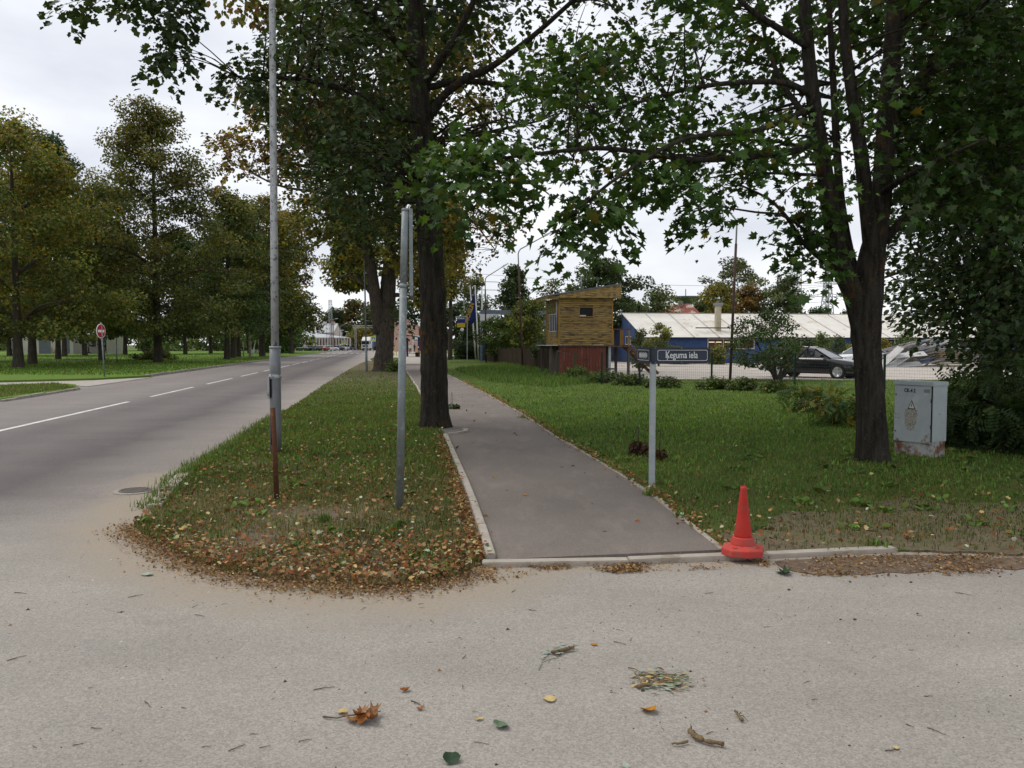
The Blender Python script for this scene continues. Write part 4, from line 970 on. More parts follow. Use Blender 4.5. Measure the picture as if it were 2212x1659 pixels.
# ------------------------------------------------------------------ trees further off
def ovoid(h): return max(.12, math.sin(math.pi * min(1, .12 + .86 * h)) ** .7) if h < .98 else .12
def cone_(h): return max(.08, (1 - h) ** .75) * (1 if h > .12 else .55 + 3.5 * h)
def bell(h): return max(.1, math.cos(h * 1.45) ** .65)
def env_tree(seed, name, label, bx, Y, x0, x1, top, bot, pal, pal2=None, prof=ovoid, ncl=60, nleaf=190, size=.24, cr=None, trunk_r=.3, fork=False, group=None, bark_m='bark_far', z0=.0, deep=1.0, shp='rhomb', wood=.55, cat='tree', stems=None, fat=1.0, wide=1.0, more=1.0):
    T = Tree(seed); c = at((x0 + x1) / 2, (top + bot) / 2, Y); zt = at(0, top, Y)[2]; zb = max(.08 if stems else .3, at(0, bot, Y)[2])
    rx = (x1 - x0) / 2 * Y / FPX; cz = (zt + zb) / 2; rz = (zt - zb) / 2
    b0 = np.array((at(bx, 745, Y)[0], Y, z0))
    cr = (cr or max(.5, rx * .30)) * fat; rx *= wide; ncl = int(ncl * more)
    tr = T.rg
    if stems:
        for dx, lean in stems:
            T.limb([b0 + (dx * .2, 0, -.1), b0 + (dx * .2 + lean * .4, tr.normal(0, .1), zb * .5 + .4), b0 + (dx + lean, tr.normal(0, .3), cz)], trunk_r, trunk_r * .35, 7, True)
    else:
        T.limb([b0 + (0, 0, -.15), b0 + (0, 0, .25), b0 + (tr.normal(0, .05), 0, zb * .7 + .6), (b0[0] * .6 + c[0] * .4, Y, cz), (c[0], Y, zt - rz * .25)], trunk_r * 1.15, trunk_r * .12, 10, True)
        if fork:
            zf = zb * .6 + 1.0
            T.limb([b0 + (0, 0, zf * .5), b0 + (rx * .14, .2, zf + 1), b0 + (rx * .35, .4, cz)], trunk_r * .7, trunk_r * .15, 8, True)
    k = 7 if not (stems and rx < 1.7) else 0
    for i in range(k):
        a = i * 2.4 + seed; z = zb + (i + .3) * (zt - zb) * .6 / k; w = prof(min(1, (z - zb) / (2 * rz) + .15))
        T.limb([(b0[0] * .5 + c[0] * .5, Y, z), (c[0] + rx * .35 * w * math.cos(a), Y + rx * .35 * w * math.sin(a), z + rx * .22), (c[0] + rx * .8 * w * math.cos(a), Y + rx * .8 * w * math.sin(a), z + rx * .3)], trunk_r * .35, min(.03, trunk_r * .1), 6)
    T.freeze()
    T.crown((c[0], Y, cz), (rx, rx * deep, rz), ncl, nleaf, size, pal, prof, pal2, cr, wood)
    return T.finish(name, label, tuple(b0), shp, bark_m, group, cat)
PK = 'trees of the park across the road'
_env = env_tree
def park_tree(*a, **k):
    k.update(fat=.98, wide=1.1, more=1.65); return _env(*a, **k)
park_tree(31, 'linden_tree', 'yellow olive linden at the left edge of the park', 39, 52, -150, 205, 265, 722, OLIVE + YELLOW[1:3] + GREEN_LT[:1], YELLOW + GREEN_LT[:1], bell, 95, 210, .21, 1.25, .42, group=PK)
park_tree(32, 'linden_tree', 'olive linden just behind the leftmost yellow one', 69, 61, -30, 190, 330, 706, OLIVE + GREEN_LT[:1], YELLOW, bell, 60, 190, .24, 1.3, .40, group=PK)
park_tree(33, 'linden_tree', 'tall dark green tree rising behind the yellow lindens', 125, 84, 40, 178, 298, 690, GREEN_DK + GREEN_MP[:1], None, ovoid, 70, 190, .28, 1.4, .35, group=PK)
park_tree(34, 'linden_tree', 'tall rusty brown linden behind the no entry sign', 341, 68, 190, 475, 235, 716, GREEN_DULL + OLIVE[:3], RUSTY[1:3] + OLIVE, lambda h: max(.30, (1 - h) ** .5 + .12 if h > .15 else .75 + 1.6 * h), 150, 190, .22, 1.25, .50, group=PK)
park_tree(35, 'linden_tree', 'dark leaning linden in front of the graffiti wall', 183, 113, 130, 260, 480, 705, GREEN_DK, None, bell, 40, 160, .34, 1.6, .42, group=PK)
park_tree(36, 'linden_tree', 'dark linden whose trunk stands behind the no entry sign', 219, 76, 140, 300, 400, 705, GREEN_DK, OLIVE, bell, 60, 190, .27, 1.4, .36, group=PK)
park_tree(37, 'linden_tree', 'green linden with dark trunk left of the lamp post gap', 490, 83, 425, 570, 418, 708, GREEN_DULL + GREEN_MP[:1], OLIVE, bell, 60, 180, .27, 1.3, .40, group=PK)
park_tree(38, 'linden_tree', 'leaning forked linden in the park row', 503, 92, 440, 580, 450, 695, GREEN_DULL, None, bell, 45, 170, .3, 1.4, .40, True, group=PK)
park_tree(39, 'linden_tree', 'slim linden trunk right of the leaning forked one', 515, 99, 480, 590, 440, 695, OLIVE + GREEN_DULL, None, bell, 40, 170, .32, 1.5, .36, group=PK)
park_tree(40, 'linden_tree', 'forked linden just left of the tall silver post', 566, 105, 520, 640, 428, 695, OLIVE + GREEN_DULL, YELLOW, bell, 55, 170, .32, 1.6, .50, True, group=PK)
park_tree(41, 'linden_tree', 'rust tinged linden at the end of the park row', 630, 136, 572, 674, 462, 708, OLIVE + GREEN_DULL, RUSTY[:2] + YELLOW[:2], bell, 70, 170, .40, 2.0, .45, group=PK)
park_tree(42, 'linden_tree', 'dark linden standing before the wall end', 139, 104, 90, 200, 430, 705, GREEN_DK, None, bell, 40, 160, .32, 1.5, .40, group=PK)
for i, (bx, Y, x0, x1, top) in enumerate(((270, 125, 190, 330, 520), (400, 128, 330, 450, 500), (455, 140, 400, 520, 520), (560, 165, 500, 620, 560), (20, 110, -60, 90, 420), (-120, 70, -260, -20, 300))):
    park_tree(50 + i, 'linden_tree', 'dark background tree deep in the park, %s' % ('behind the shrub', 'between the two tallest crowns', 'left of the forked trunks', 'behind the forked linden', 'behind the leftmost trunk', 'beyond the left edge')[i], bx, Y, x0, x1, top, 715, GREEN_DK + GREEN_DULL[:1], None, bell, 45, 170, .4, 2.0, .4, group=PK)
park_tree(57, 'maple_tree', 'fresh green young maple at the end of the park row', 606, 150, 560, 636, 660, 764, GREEN_MP + GREEN_LT[:1], None, ovoid, 34, 150, .42, 2.0, .25, group=PK)
park_tree(58, 'birch_tree', 'thin birch top peeping in at the left edge', -30, 75, -75, 18, 225, 640, BIRCH, None, ovoid, 30, 110, .24, .9, .2, bark_m='bark_birch')

# the wood that closes the park far behind: reads as one mass
L_ = Leaves(); Tw = Tree(99)
for i in range(230):
    Yw = Tw.rg.uniform(185, 225); pxw = Tw.rg.uniform(-150, 660); zw = Tw.rg.uniform(.3, 8.5) * (.8 + .35 * math.sin(pxw * .03))
    pw_ = at(pxw, 745, Yw); pw_[2] = max(.4, zw); Tw.clump(pw_, 3.0 * Tw.rg.uniform(.7, 1.3), 110, .85, GREEN_DULL + GREEN_MP[:1] + OLIVE[:1], .7, np.clip(Tw.rg.normal(1, .25), .5, 1.6))
tag(link('far_wood', Tw.L.mesh('far_wood', 'rhomb'), 'foliage'), 'dark wood closing the park far behind the trunks', 'wood', kind='stuff')
# across the yard and down the street
BG = 'trees on the skyline'
env_tree(60, 'spruce_tree', 'dark pointed tree on the skyline beyond the flagpoles', 1108, 112, 1058, 1162, 578, 745, GREEN_DK + GREEN_DULL, None, cone_, 75, 160, .34, 1.15, .3, group=BG)
env_tree(61, 'oak_tree', 'broad dark oak right behind the yellow hut', 1310, 76, 1222, 1402, 566, 720, GREEN_DK + GREEN_DULL, None, ovoid, 70, 170, .26, .95, .35, group=BG)
env_tree(62, 'birch_tree', 'small pale birch left of the yellow hut', 1192, 92, 1165, 1222, 605, 740, BIRCH, None, ovoid, 26, 100, .24, .8, .15, bark_m='bark_birch', group=BG)
env_tree(63, 'birch_tree', 'tall weeping birch beyond the white roof', 1600, 112, 1518, 1655, 560, 700, BIRCH, None, ovoid, 64, 130, .30, 1.1, .25, bark_m='bark_birch', group=BG)
env_tree(64, 'maple_tree', 'yellow tree under the weeping birch', 1556, 100, 1518, 1592, 615, 715, YELLOW + OLIVE[:1], None, ovoid, 30, 150, .3, 1.0, .2, group=BG)
env_tree(65, 'maple_tree', 'orange brown tree right of the thin pole', 1622, 102, 1592, 1655, 620, 715, RUSTY + [(3, (.2, .10, .02))], None, ovoid, 26, 150, .3, 1.0, .2, group=BG)
env_tree(66, 'willow_tree', 'bushy green willow behind the yard shrub', 1690, 100, 1640, 1752, 600, 735, GREEN_DULL + BIRCH[:2], None, ovoid, 60, 140, .3, 1.1, .25, group=BG)
env_tree(67, 'birch_tree', 'weeping birch behind the flagpoles', 1030, 122, 996, 1062, 600, 745, GREEN_DULL + BIRCH[:1], None, ovoid, 34, 130, .34, 1.2, .25, bark_m='bark_birch', group=BG)
env_tree(68, 'maple_tree', 'yellow green tree behind the big trunk', 972, 84, 930, 1000, 420, 640, YELLOW[1:] + OLIVE, None, ovoid, 60, 160, .28, 1.3, .3, group=BG)
env_tree(69, 'willow_tree', 'green trees behind the hut, low and wide', 1235, 118, 1190, 1280, 640, 745, GREEN_DULL, None, bell, 26, 140, .34, 1.5, .25, group=BG)
for i, (x0, x1, top, Y, pal) in enumerate(((690, 745, 672, 300, GREEN_DULL), (728, 790, 652, 310, RUSTY + GREEN_DULL), (770, 832, 660, 300, GREEN_DULL + BIRCH), (652, 705, 700, 320, GREEN_DK), (905, 965, 640, 240, GREEN_DULL), (950, 1020, 655, 230, GREEN_DK), (1000, 1050, 660, 210, GREEN_DK), (1340, 1400, 655, 170, GREEN_DULL), (1395, 1460, 628, 92, GREEN_DULL + BIRCH), (1505, 1530, 655, 150, GREEN_DULL), (1740, 1800, 668, 190, GREEN_DK), (1130, 1200, 650, 180, GREEN_DULL), (1800, 1900, 672, 200, GREEN_DULL), (836, 880, 668, 330, GREEN_DULL))):
    env_tree(80 + i, 'roadside_tree', ('dark tree above the white station roof', 'brownish tall tree above the parked cars', 'tree crown behind the lattice gantry', 'tree behind the left end of the station', 'green tree above the bus shelter', 'dark tree left of the flagpoles', 'dark tree right behind the flagpoles', 'tree between hut and rusty red roof', 'sparse tree left of the rusty red roof', 'small tree right of the rusty red roof', 'round dark tree below the pylons', 'grey green tree between flagpoles and hut', 'low tree line right of the pylons', 'far tree above the pink gable')[i], (x0 + x1) / 2, Y, x0, x1, top, 755, pal, None, bell, 34, 150, .0028 * Y + .05, max(1.0, (x1 - x0) * Y / FPX * .17), .3, group=BG, fat=1.35, wide=1.25)
env_tree(96, 'maple_tree', 'yellow green maple behind the forked linden trunk', 818, 66, 716, 800, 440, 618, GREEN_LT + YELLOW[:2], None, ovoid, 75, 150, .26, 1.1, .25, group=BG)
env_tree(97, 'maple_tree', 'yellowing tree right behind the big trunk beside the lindens', 925, 74, 880, 972, 440, 655, YELLOW + OLIVE[:1], None, ovoid, 60, 150, .28, 1.2, .25, group=BG)
env_tree(95, 'street_tree', 'small yellow tree in front of the gantry', 775, 250, 757, 800, 706, 752, YELLOW, None, ovoid, 18, 110, .6, 1.7, .2)

# shrubs and hedges
def shrub(seed, name, label, bx, Y, x0, x1, top, bot, pal, ncl=24, nleaf=120, size=.12, cr=None, shp='rhomb', stems=((0, 0), (.2, .5), (-.2, -.5)), r=.05, prof=ovoid, deep=1.0, cat='shrub', group=None, wood=.6):
    return env_tree(seed, name, label, bx, Y, x0, x1, top, bot, pal, None, prof, ncl, nleaf, size, cr, r, stems=stems, shp=shp, deep=deep, cat=cat, group=group, wood=wood)
shrub(101, 'lilac_shrub', 'round many stemmed shrub between the yard and the lawn', 1680, 35.5, 1568, 1752, 676, 790, GREEN_DULL + GREEN_MP[:1] + [(.5, (.12, .10, .02))], 96, 66, .10, .36, 'hex', ((-.1, -1.1), (.0, -.3), (.1, .5), (.15, 1.2), (.2, 1.6)), .075)
shrub(102, 'hedge', 'clipped dark hedge with a cone shaped top beside the path', 1012, 88, 984, 1046, 738, 777, GREEN_DK, 60, 150, .16, .8, cat='hedge', prof=lambda h: 1.0)
shrub(103, 'thuja', 'cone shaped evergreen rising out of the hedge', 1006, 88.5, 988, 1030, 698, 760, GREEN_DK, 40, 150, .16, .6, prof=cone_, cat='shrub')
shrub(104, 'maple_shrub', 'yellow green bush left of the hut', 1140, 70, 1098, 1182, 652, 748, GREEN_LT + YELLOW[:2] + GREEN_MP, 60, 130, .17, .75)
shrub(105, 'elder_shrub', 'bright green bush behind the dark fence', 1072, 72, 1040, 1105, 690, 760, GREEN_LT, 40, 120, .17, .7)
shrub(106, 'bramble', 'dark shrub leaning over the fence beside the hut', 1168, 52, 1148, 1190, 738, 775, GREEN_DULL, 16, 90, .13, .35)
shrub(107, 'sapling', 'yellowing sapling in front of the blue shed', 1422, 58, 1398, 1452, 700, 762, YELLOW[:3] + GREEN_LT, 34, 70, .13, .35, stems=((0, 0), (.3, .2)))
shrub(108, 'sapling', 'leafy sapling by the wooden stairs', 1384, 46, 1362, 1402, 715, 790, YELLOW[1:3] + GREEN_DULL, 26, 70, .11, .3)
shrub(109, 'sapling', 'upright young tree before the long roof', 1772, 52, 1752, 1796, 722, 790, GREEN_DULL + GREEN_LT, 30, 70, .12, .32)
shrub(110, 'park_shrub', 'low rounded shrub on the park lawn', 320, 79, 278, 382, 757, 778, OLIVE + GREEN_DULL, 40, 130, .16, .5)
for i, (bx, x0, x1, top, Y) in enumerate(((1902, 1885, 1925, 735, 62), (1955, 1930, 1980, 720, 60), (1840, 1815, 1875, 742, 64), (1800, 1785, 1830, 728, 63), (1462, 1440, 1490, 752, 64), (1548, 1530, 1570, 748, 63))):
    shrub(111 + i, 'yard_weed', ('yellow bush at the lumber pile', 'climber covered stump behind the lumber pile', 'low bush behind the black car', 'pale bush left of the black car roof', 'weeds under the shed window', 'weeds at the blue shed wall')[i], bx, Y, x0, x1, top, 785, (YELLOW, GREEN_LT + GREEN_DULL, GREEN_LT + YELLOW[:1], GREEN_DULL, OLIVE, OLIVE)[i], 22, 90, .14, .45)
BR = 'low brambles along the yard fence'
for i, (x0, x1, top, Y) in enumerate(((1268, 1345, 806, 33), (1330, 1400, 812, 31), (1395, 1470, 818, 29), (1500, 1580, 820, 28), (1570, 1640, 822, 27.5), (1640, 1700, 830, 26), (1210, 1290, 796, 37))):
    shrub(120 + i, 'bramble', ('bramble clump below the red doors', 'bramble clump left of the street sign', 'bramble clump behind the street sign post', 'bramble clump right of the street sign', 'bramble clump under the thin lamp pole', 'bramble clump left of the fern like sapling', 'tall nettle clump before the red doors')[i], (x0 + x1) / 2, Y, x0, x1, top, 850, GREEN_DULL + GREEN_LT + [(.6, (.10, .08, .03))], 18, 70, .09, .22, deep=.6, group=BR, r=.012)
# robinia suckers with feathery leaves
for i, (x0, x1, top, bot, Y, n_) in enumerate(((2000, 2120, 850, 1000, 12.4, 26), (2080, 2260, 800, 1010, 12.0, 40), (1985, 2240, 820, 900, 14.5, 40), (2180, 2400, 830, 1030, 11.2, 34), (1690, 1790, 838, 895, 19, 12), (1760, 1850, 862, 950, 15.5, 13))):
    shrub(130 + i, 'robinia_sucker', ('feathery leaved dark bush against the cabinet side', 'large drooping dark green bush right of the cabinet', 'green thicket behind the cabinet', 'dark feathery bush in the right corner', 'small feathery sapling left of the maple trunk', 'yellowing sapling close to the maple trunk')[i], (x0 + x1) / 2, Y, x0, x1, top, bot + 20, (GREEN_DK, GREEN_DK, GREEN_MP, GREEN_DK, GREEN_MP + YELLOW[:1], GREEN_MP + YELLOW[:1])[i], n_, 16, .30, .36, 'frond', ((0, 0), (.2, .3), (-.2, -.3)), .018, wood=.8)
shrub(140, 'withered_weed', 'withered brown weed in the grass beside the street sign post', 1378, 11.3, 1371, 1387, 962, 990, [(1, (.09, .04, .02)), (1, (.06, .03, .018))], 10, 22, .07, .09, stems=((0, 0),), r=.008)
shrub(141, 'withered_weed', 'withered brown weed just right of the street sign post', 1424, 10.8, 1419, 1431, 974, 992, [(1, (.08, .04, .02))], 6, 20, .06, .07, stems=((0, 0),), r=.008)
shrub(143, 'basal_shoot', 'bright green shoots at the foot of the forked linden', 852, 46.6, 838, 868, 782, 806, GREEN_LT, 10, 40, .14, .28, r=.015)
shrub(142, 'leaf_sprig', 'fresh green sprig lying on the path behind the big trunk', 976, 19.5, 966, 988, 876, 886, GREEN_DK, 4, 16, .09, .08, stems=((0, 0),), r=.006)

# ------------------------------------------------------------------ grass blades and fallen leaves: nobody could count them
def patchy(q, s=1.0, ph=0.0):               # smooth 0..1 patches
    x, y = q[:, 0] * s, q[:, 1] * s
    return .5 + .25 * (np.sin(1.7 * x + 1.3 * y + ph) * np.cos(2.3 * y - .7 * x + ph) + np.sin(3.9 * x - 2.1 * y + 2 * ph) * .7 + np.cos(5.1 * y + 2.2 * x) * .3)
def blades(name, label, P, h, w, pal, seed, lean=.45, z=.016):
    rg = np.random.default_rng(seed); n = len(P)
    a = rg.uniform(0, 2 * math.pi, n); hh = h * rg.uniform(.5, 1.35, n); ww = w * rg.uniform(.7, 1.3, n)
    tilt = np.abs(rg.normal(0, lean, n)); d = np.stack([np.cos(a), np.sin(a)], 1); s = np.stack([-d[:, 1], d[:, 0]], 1)
    V = np.zeros((n, 5, 3)); V[:, :, 2] = z
    V[:, 0, :2] = P[:, :2] - s * ww[:, None] / 2; V[:, 1, :2] = P[:, :2] + s * ww[:, None] / 2
    mid = P[:, :2] + d * (hh * .35 * np.sin(tilt))[:, None]
    V[:, 2, :2] = mid + s * ww[:, None] * .4; V[:, 3, :2] = mid - s * ww[:, None] * .4
    V[:, 2, 2] += hh * .55 * np.cos(tilt * .6); V[:, 3, 2] += hh * .55 * np.cos(tilt * .6)
    V[:, 4, :2] = P[:, :2] + d * (hh * np.sin(tilt * 1.3))[:, None]; V[:, 4, 2] += hh * np.cos(np.minimum(tilt * 1.2, 1.45))
    T0 = np.array(((0, 1, 2), (0, 2, 3), (3, 2, 4)))
    T = (np.arange(n)[:, None, None] * 5 + T0[None]).reshape(-1, 3)
    c = tints(rg, n, pal, .25); pt_ = patchy(P[:, :2], .8, seed) + .5 * patchy(P[:, :2], 2.3, seed) - .75
    c = c * (1 + .5 * pt_[:, None] * np.array((1.1, .8, .6))[None]); hh *= 1 + .5 * pt_
    o = link(name, np_mesh(name, V.reshape(-1, 3), T, np.repeat(c, 5, 0)), 'grass_blade')
    return tag(o, label, 'grass', kind='stuff')
def scatter(poly, n, seed, weight=None):
    rg = np.random.default_rng(seed); poly = np.array([(p[0], p[1]) for p in poly]); lo, hi = poly.min(0), poly.max(0); out = []; got = 0
    while got < n:
        q = rg.uniform(lo, hi, (n, 2)); q = q[inside(q, poly)]
        if weight is not None: q = q[rg.random(len(q)) < weight(q)]
        out.append(q); got += len(q)
        if len(out) > 60: break
    return np.concatenate(out)[:n]
LAWNP = [(4, (.095, .18, .032)), (3, (.115, .195, .036)), (2, (.14, .20, .044)), (1.0, (.20, .17, .065))]
ISLP = [(4, (.115, .155, .034)), (3, (.145, .16, .045)), (3, (.095, .145, .03)), (2.4, (.21, .165, .08)), (1, (.17, .11, .06))]
bare_spots = [np.array(G(640, 1000)[:2]), np.array(G(660, 1115)[:2]), np.array(G(520, 1165)[:2]), np.array(G(600, 1200)[:2])]
def isl_w(q):
    w = np.clip(.35 + .8 * patchy(q, .9), .1, 1) * np.clip((q[:, 1] - 4.7) / 1.3, .25, 1)
    for s_, r_ in zip(bare_spots, (.7, .6, .45, .5)): w *= 1 - .95 * np.exp(-(((q - s_) / (r_ * 1.3, r_ * .8)) ** 2).sum(1))
    rgt = np.clip(1 - np.abs(q[:, 0] + .55) / .8, 0, 1) * (q[:, 1] < 9.5) * (q[:, 1] > 6.0); w = np.maximum(w, .9 * rgt)
    return w * np.exp(-np.maximum(0, q[:, 1] - 9) / 6.5) * (dist_poly(q, PL[:5]) > .07)
near_isl = [p for p in island_w if p[1] < 45]
blades('strip_grass', 'short green and straw grass on the strip between road and path', scatter(near_isl, 86000, 21, isl_w), .042, .0075, ISLP, 22)
far_w = lambda q: np.exp(-np.maximum(0, q[:, 1] - 12) / 9) * np.clip((q[:, 1] - 8.5) / 5, .02, 1)
blades('strip_grass', 'grass of the strip further along the road', scatter([p for p in island_w if p[1] > 8.3], 36000, 23, far_w), .065, .02, LAWNP[:3] + ISLP[:1], 24)
lawn_clip = [p for p in lawn_w]
def lawn_wt(q): return np.exp(-np.maximum(0, q[:, 1] - 8.5) / 4.5) * np.clip(.5 + .7 * patchy(q, .6, 1), .2, 1) * (q[:, 0] < q[:, 1] * .72 + .6) * np.clip((q[:, 1] - 5.6) / 1.2, .25, 1)
lp_near = scatter(lawn_clip, 75000, 25, lawn_wt); fr_ = lp_near[:, 1] + np.random.default_rng(2).normal(0, .8, len(lp_near)) < 8.3
blades('lawn_grass', 'dark green uncut lawn right of the path', lp_near[~fr_], .050, .009, LAWNP + ISLP[1:2], 26, .75)
blades('lawn_grass', 'thin brownish grass at the front edge of the lawn', lp_near[fr_], .042, .008, [(c[0], tuple(.82 * v for v in c[1])) for c in ISLP], 27, .8)
def lawn_wf(q): return np.exp(-np.maximum(0, q[:, 1] - 16) / 11) * np.clip((q[:, 1] - 8) / 7, 0, 1) * (q[:, 0] < q[:, 1] * .72 + .6)
blades('lawn_grass', 'brighter lawn further off towards the yard fence', scatter(lawn_clip, 55000, 27, lawn_wf), .065, .022, [(3, (.105, .215, .034)), (3, (.13, .23, .04)), (1.5, (.17, .23, .05))], 28, .8)  # blade colours raised here: the lit middle distance put into the grass tint
tall = gl([(980, 800), (1100, 785), (1290, 800), (1340, 825), (1180, 838), (1050, 825)])
blades('tall_grass', 'long unmown grass before the dark fence', scatter(tall, 20000, 29), .26, .02, LAWNP[:2] + GREEN_LT[:2], 30, .6)
edge = np.concatenate([np.array(p)[None, :2] + np.random.default_rng(int(abs(p[0]) * 99)).normal(0, .09, (200, 2)) for p in resample(np.array(gl(ISL_ROAD[4:11]))[:, :2], .35)])
blades('edge_grass', 'ragged grass fringe along the road edge', edge, .085, .008, LAWNP + ISLP[:1], 31, .6, .01)
tuft = np.concatenate([np.array(G(*p)[None, :2]) + np.random.default_rng(int(p[0])).normal(0, .03 + (p[0] % 7) * .012, (25 + int(p[0] * 7) % 60, 2)) for p in ((560, 1215), (420, 1120), (475, 1165), (650, 1192), (905, 1213), (960, 1240), (740, 1225), (830, 1160), (700, 1130), (500, 966), (1610, 1020), (1900, 1185), (1480, 1120), (1400, 1075), (1130, 905))])
blades('weed_tuft', 'greener tufts standing out of the leaf litter', tuft, .085, .011, LAWNP + GREEN_LT[:1], 33, .8)
park_r = [np.array(road_pt(s_, -4.7)) for s_ in (18, 60, 120)] + [np.array((-70, 120, 0)), np.array((-70, 52, 0)), np.array((-32, 40, 0))]
blades('park_grass', 'bright green park grass along the far kerb', scatter(park_r, 26000, 35, lambda q: np.exp(-np.maximum(0, q[:, 1] - 42) / 26)), .10, .055, [(3, (.095, .185, .028)), (2, (.12, .19, .035)), (.5, (.2, .2, .035))], 36, .5, .10)
blades('park_grass', 'tired grass on the near tip of the park verge', scatter(gl([(165, 842), (110, 849), (0, 864), (-150, 885), (-150, 842), (0, 838), (120, 833)]), 9000, 37), .10, .02, LAWNP + ISLP[3:], 38, .5, .07)

# broad leaved weeds in loose clumps
rgw = np.random.default_rng(64); wc_ = scatter(lawn_w, 130, 65, lawn_wt); ws_ = scatter(near_isl, 45, 66, isl_w); Lw = Leaves()
for c_ in np.concatenate([wc_, ws_]):
    k_ = rgw.integers(6, 18); P_ = np.zeros((k_, 3)); P_[:, :2] = c_ + rgw.normal(0, .06, (k_, 2)); P_[:, 2] = .02
    a_ = rgw.uniform(0, 6.28, k_); D_ = np.stack([np.cos(a_), np.sin(a_), rgw.uniform(.3, 1.1, k_)], 1); N_ = np.stack([-np.cos(a_), -np.sin(a_), np.full(k_, 1.2)], 1)
    Lw.add(P_, D_, N_, rgw.uniform(.04, .10, k_), tints(rgw, k_, LAWNP[:3] + GREEN_LT[:2]) * rgw.uniform(.7, 1.25))
tag(link('lawn_weeds', Lw.mesh('lawn_weeds', 'hex'), 'grass_blade'), 'broad leaved weeds scattered through the grass', 'weeds', kind='stuff')
def litter(name, label, P, size, pal, seed, z=.04, flat=.5, lift=.03):
    rg = np.random.default_rng(seed); n = len(P); L = Leaves()
    P3 = np.zeros((n, 3)); P3[:, :2] = P[:, :2]; P3[:, 2] = z + rg.random(n) ** 2 * lift
    D = rg.normal(0, 1, (n, 3)); D[:, 2] *= .35
    N = np.array((0, 0, 1.))[None] + rg.normal(0, flat, (n, 3))
    L.add(P3, D, N, size * rg.uniform(.4, 1.35, n), tints(rg, n, pal, .3))
    return L
DRY = [(4, (.23, .115, .045)), (3, (.16, .07, .03)), (2.5, (.36, .22, .09)), (1.4, (.42, .32, .15)), (1, (.30, .10, .03)), (.8, (.20, .22, .10)), (.5, (.36, .38, .26))]
DRYB = [(4, (.24, .14, .065)), (2, (.16, .09, .045)), (3, (.30, .18, .075)), (1, (.40, .28, .13))]
def add_litter(name, label, parts, shp):
    L = Leaves()
    for P, size, pal, seed, z, flat, lift in parts:
        q = litter('', '', P, size, pal, seed, z, flat, lift); L.P += q.P; L.D += q.D; L.N += q.N; L.S += q.S; L.Cc += q.Cc
    tag(link(name, L.mesh(name, shp), 'dry_leaf'), label, 'leaf litter', kind='stuff')
isl_n = [p for p in island_w if p[1] < 30]
front = lambda q: np.clip(1.2 - (q[:, 1] - 5.2) / 1.25, .0, 1) ** 1.6 + .10 * np.exp(-np.maximum(0, q[:, 1] - 7) / 4) * (.3 + patchy(q, 1.3))
tip_poly = gl([(250, 1140), (300, 1120), (420, 1165), (640, 1195), (900, 1195), (1034, 1205), (1045, 1240), (960, 1268), (880, 1282), (740, 1290), (560, 1276), (400, 1235), (300, 1180)])
add_litter('leaf_litter', 'brown and orange dead leaves covering the tip of the strip', [
    (scatter(isl_n, 4200, 41, front), .034, DRY, 42, .045, .55, .04),
    (scatter(isl_n, 1500, 43, lambda q: np.exp(-np.maximum(0, q[:, 1] - 8) / 6) * np.clip(patchy(q, 1.1, 2), .15, 1)), .042, DRY, 44, .06, .6, .04)], 'lobed')
ft = resample(np.array(gl([(290, 1136)] + ISL_TIP))[:, :2], .03); rgf = np.random.default_rng(77)
fringe = ft[rgf.integers(0, len(ft), 9000)] + rgf.normal(0, 1, (9000, 2)) * .115 + (0, -.01)
add_litter('leaf_crumbs', 'fine brown leaf crumbs drifted on the road edge', [
    (np.concatenate([scatter(tip_poly, 2600, 45), fringe]), .019, DRYB, 46, .008, .5, .02),
    (scatter(gl([(1040, 1226), (1560, 1214), (1660, 1212), (1660, 1226), (1330, 1240), (1250, 1228), (1150, 1244), (1050, 1262)]), 1300, 47, lambda q: np.clip(patchy(q, 3.0, 1) * 1.8 - .8, .03, 1)), .020, DRYB, 48, .006, .5, .015),
    (scatter(gl([(1640, 1212), (1940, 1198), (2260, 1200), (2500, 1210), (2260, 1240), (1950, 1248), (1760, 1246), (1650, 1234)]), 2600, 49, lambda q: np.clip(patchy(q, 1.6, 3) * 1.6 - .4, .05, 1)), .021, DRYB, 50, .006, .5, .02)], 'rhomb')
pathedge_R = resample(np.array(PR)[:8, :2], .04); rg9 = np.random.default_rng(51)
pe = pathedge_R[rg9.integers(0, len(pathedge_R), 2600)] + rg9.normal(0, .07, (2600, 2)) + (.05, 0)
pathedge_L = resample(np.array(PL)[:5, :2], .04)
pl_ = pathedge_L[rg9.integers(0, len(pathedge_L), 2000)] + np.abs(rg9.normal(0, .07, (2000, 2))) * (-1, 0) - (.06, 0)
add_litter('edge_litter', 'dead leaves gathered along the path kerbs', [(pe, .034, DRY, 52, .045, .6, .03), (pl_, .030, DRY, 53, .045, .6, .03)], 'lobed')
def lawn_lw(q): return (np.exp(-np.maximum(0, q[:, 1] - 6.2) / 1.1) + .06 * np.exp(-np.maximum(0, q[:, 1] - 7) / 4)) * (q[:, 0] < q[:, 1] * .72 + .6)
add_litter('lawn_litter', 'yellow and brown dead leaves in the lawn', [(scatter(lawn_w, 4200, 55, lawn_lw), .042, DRY, 56, .06, .6, .05), (scatter(lawn_w, 1400, 57, lambda q: np.exp(-np.maximum(0, q[:, 1] - 6) / .6) * (q[:, 0] > 2) * (q[:, 0] < 7)), .05, DRY, 58, .05, .5, .03)], 'lobed')
add_litter('path_litter', 'a few stray dead leaves on the footpath', [(scatter([p for p in path_w if p[1] < 30], 60, 59), .05, DRY, 60, .03, .4, .01)], 'lobed')
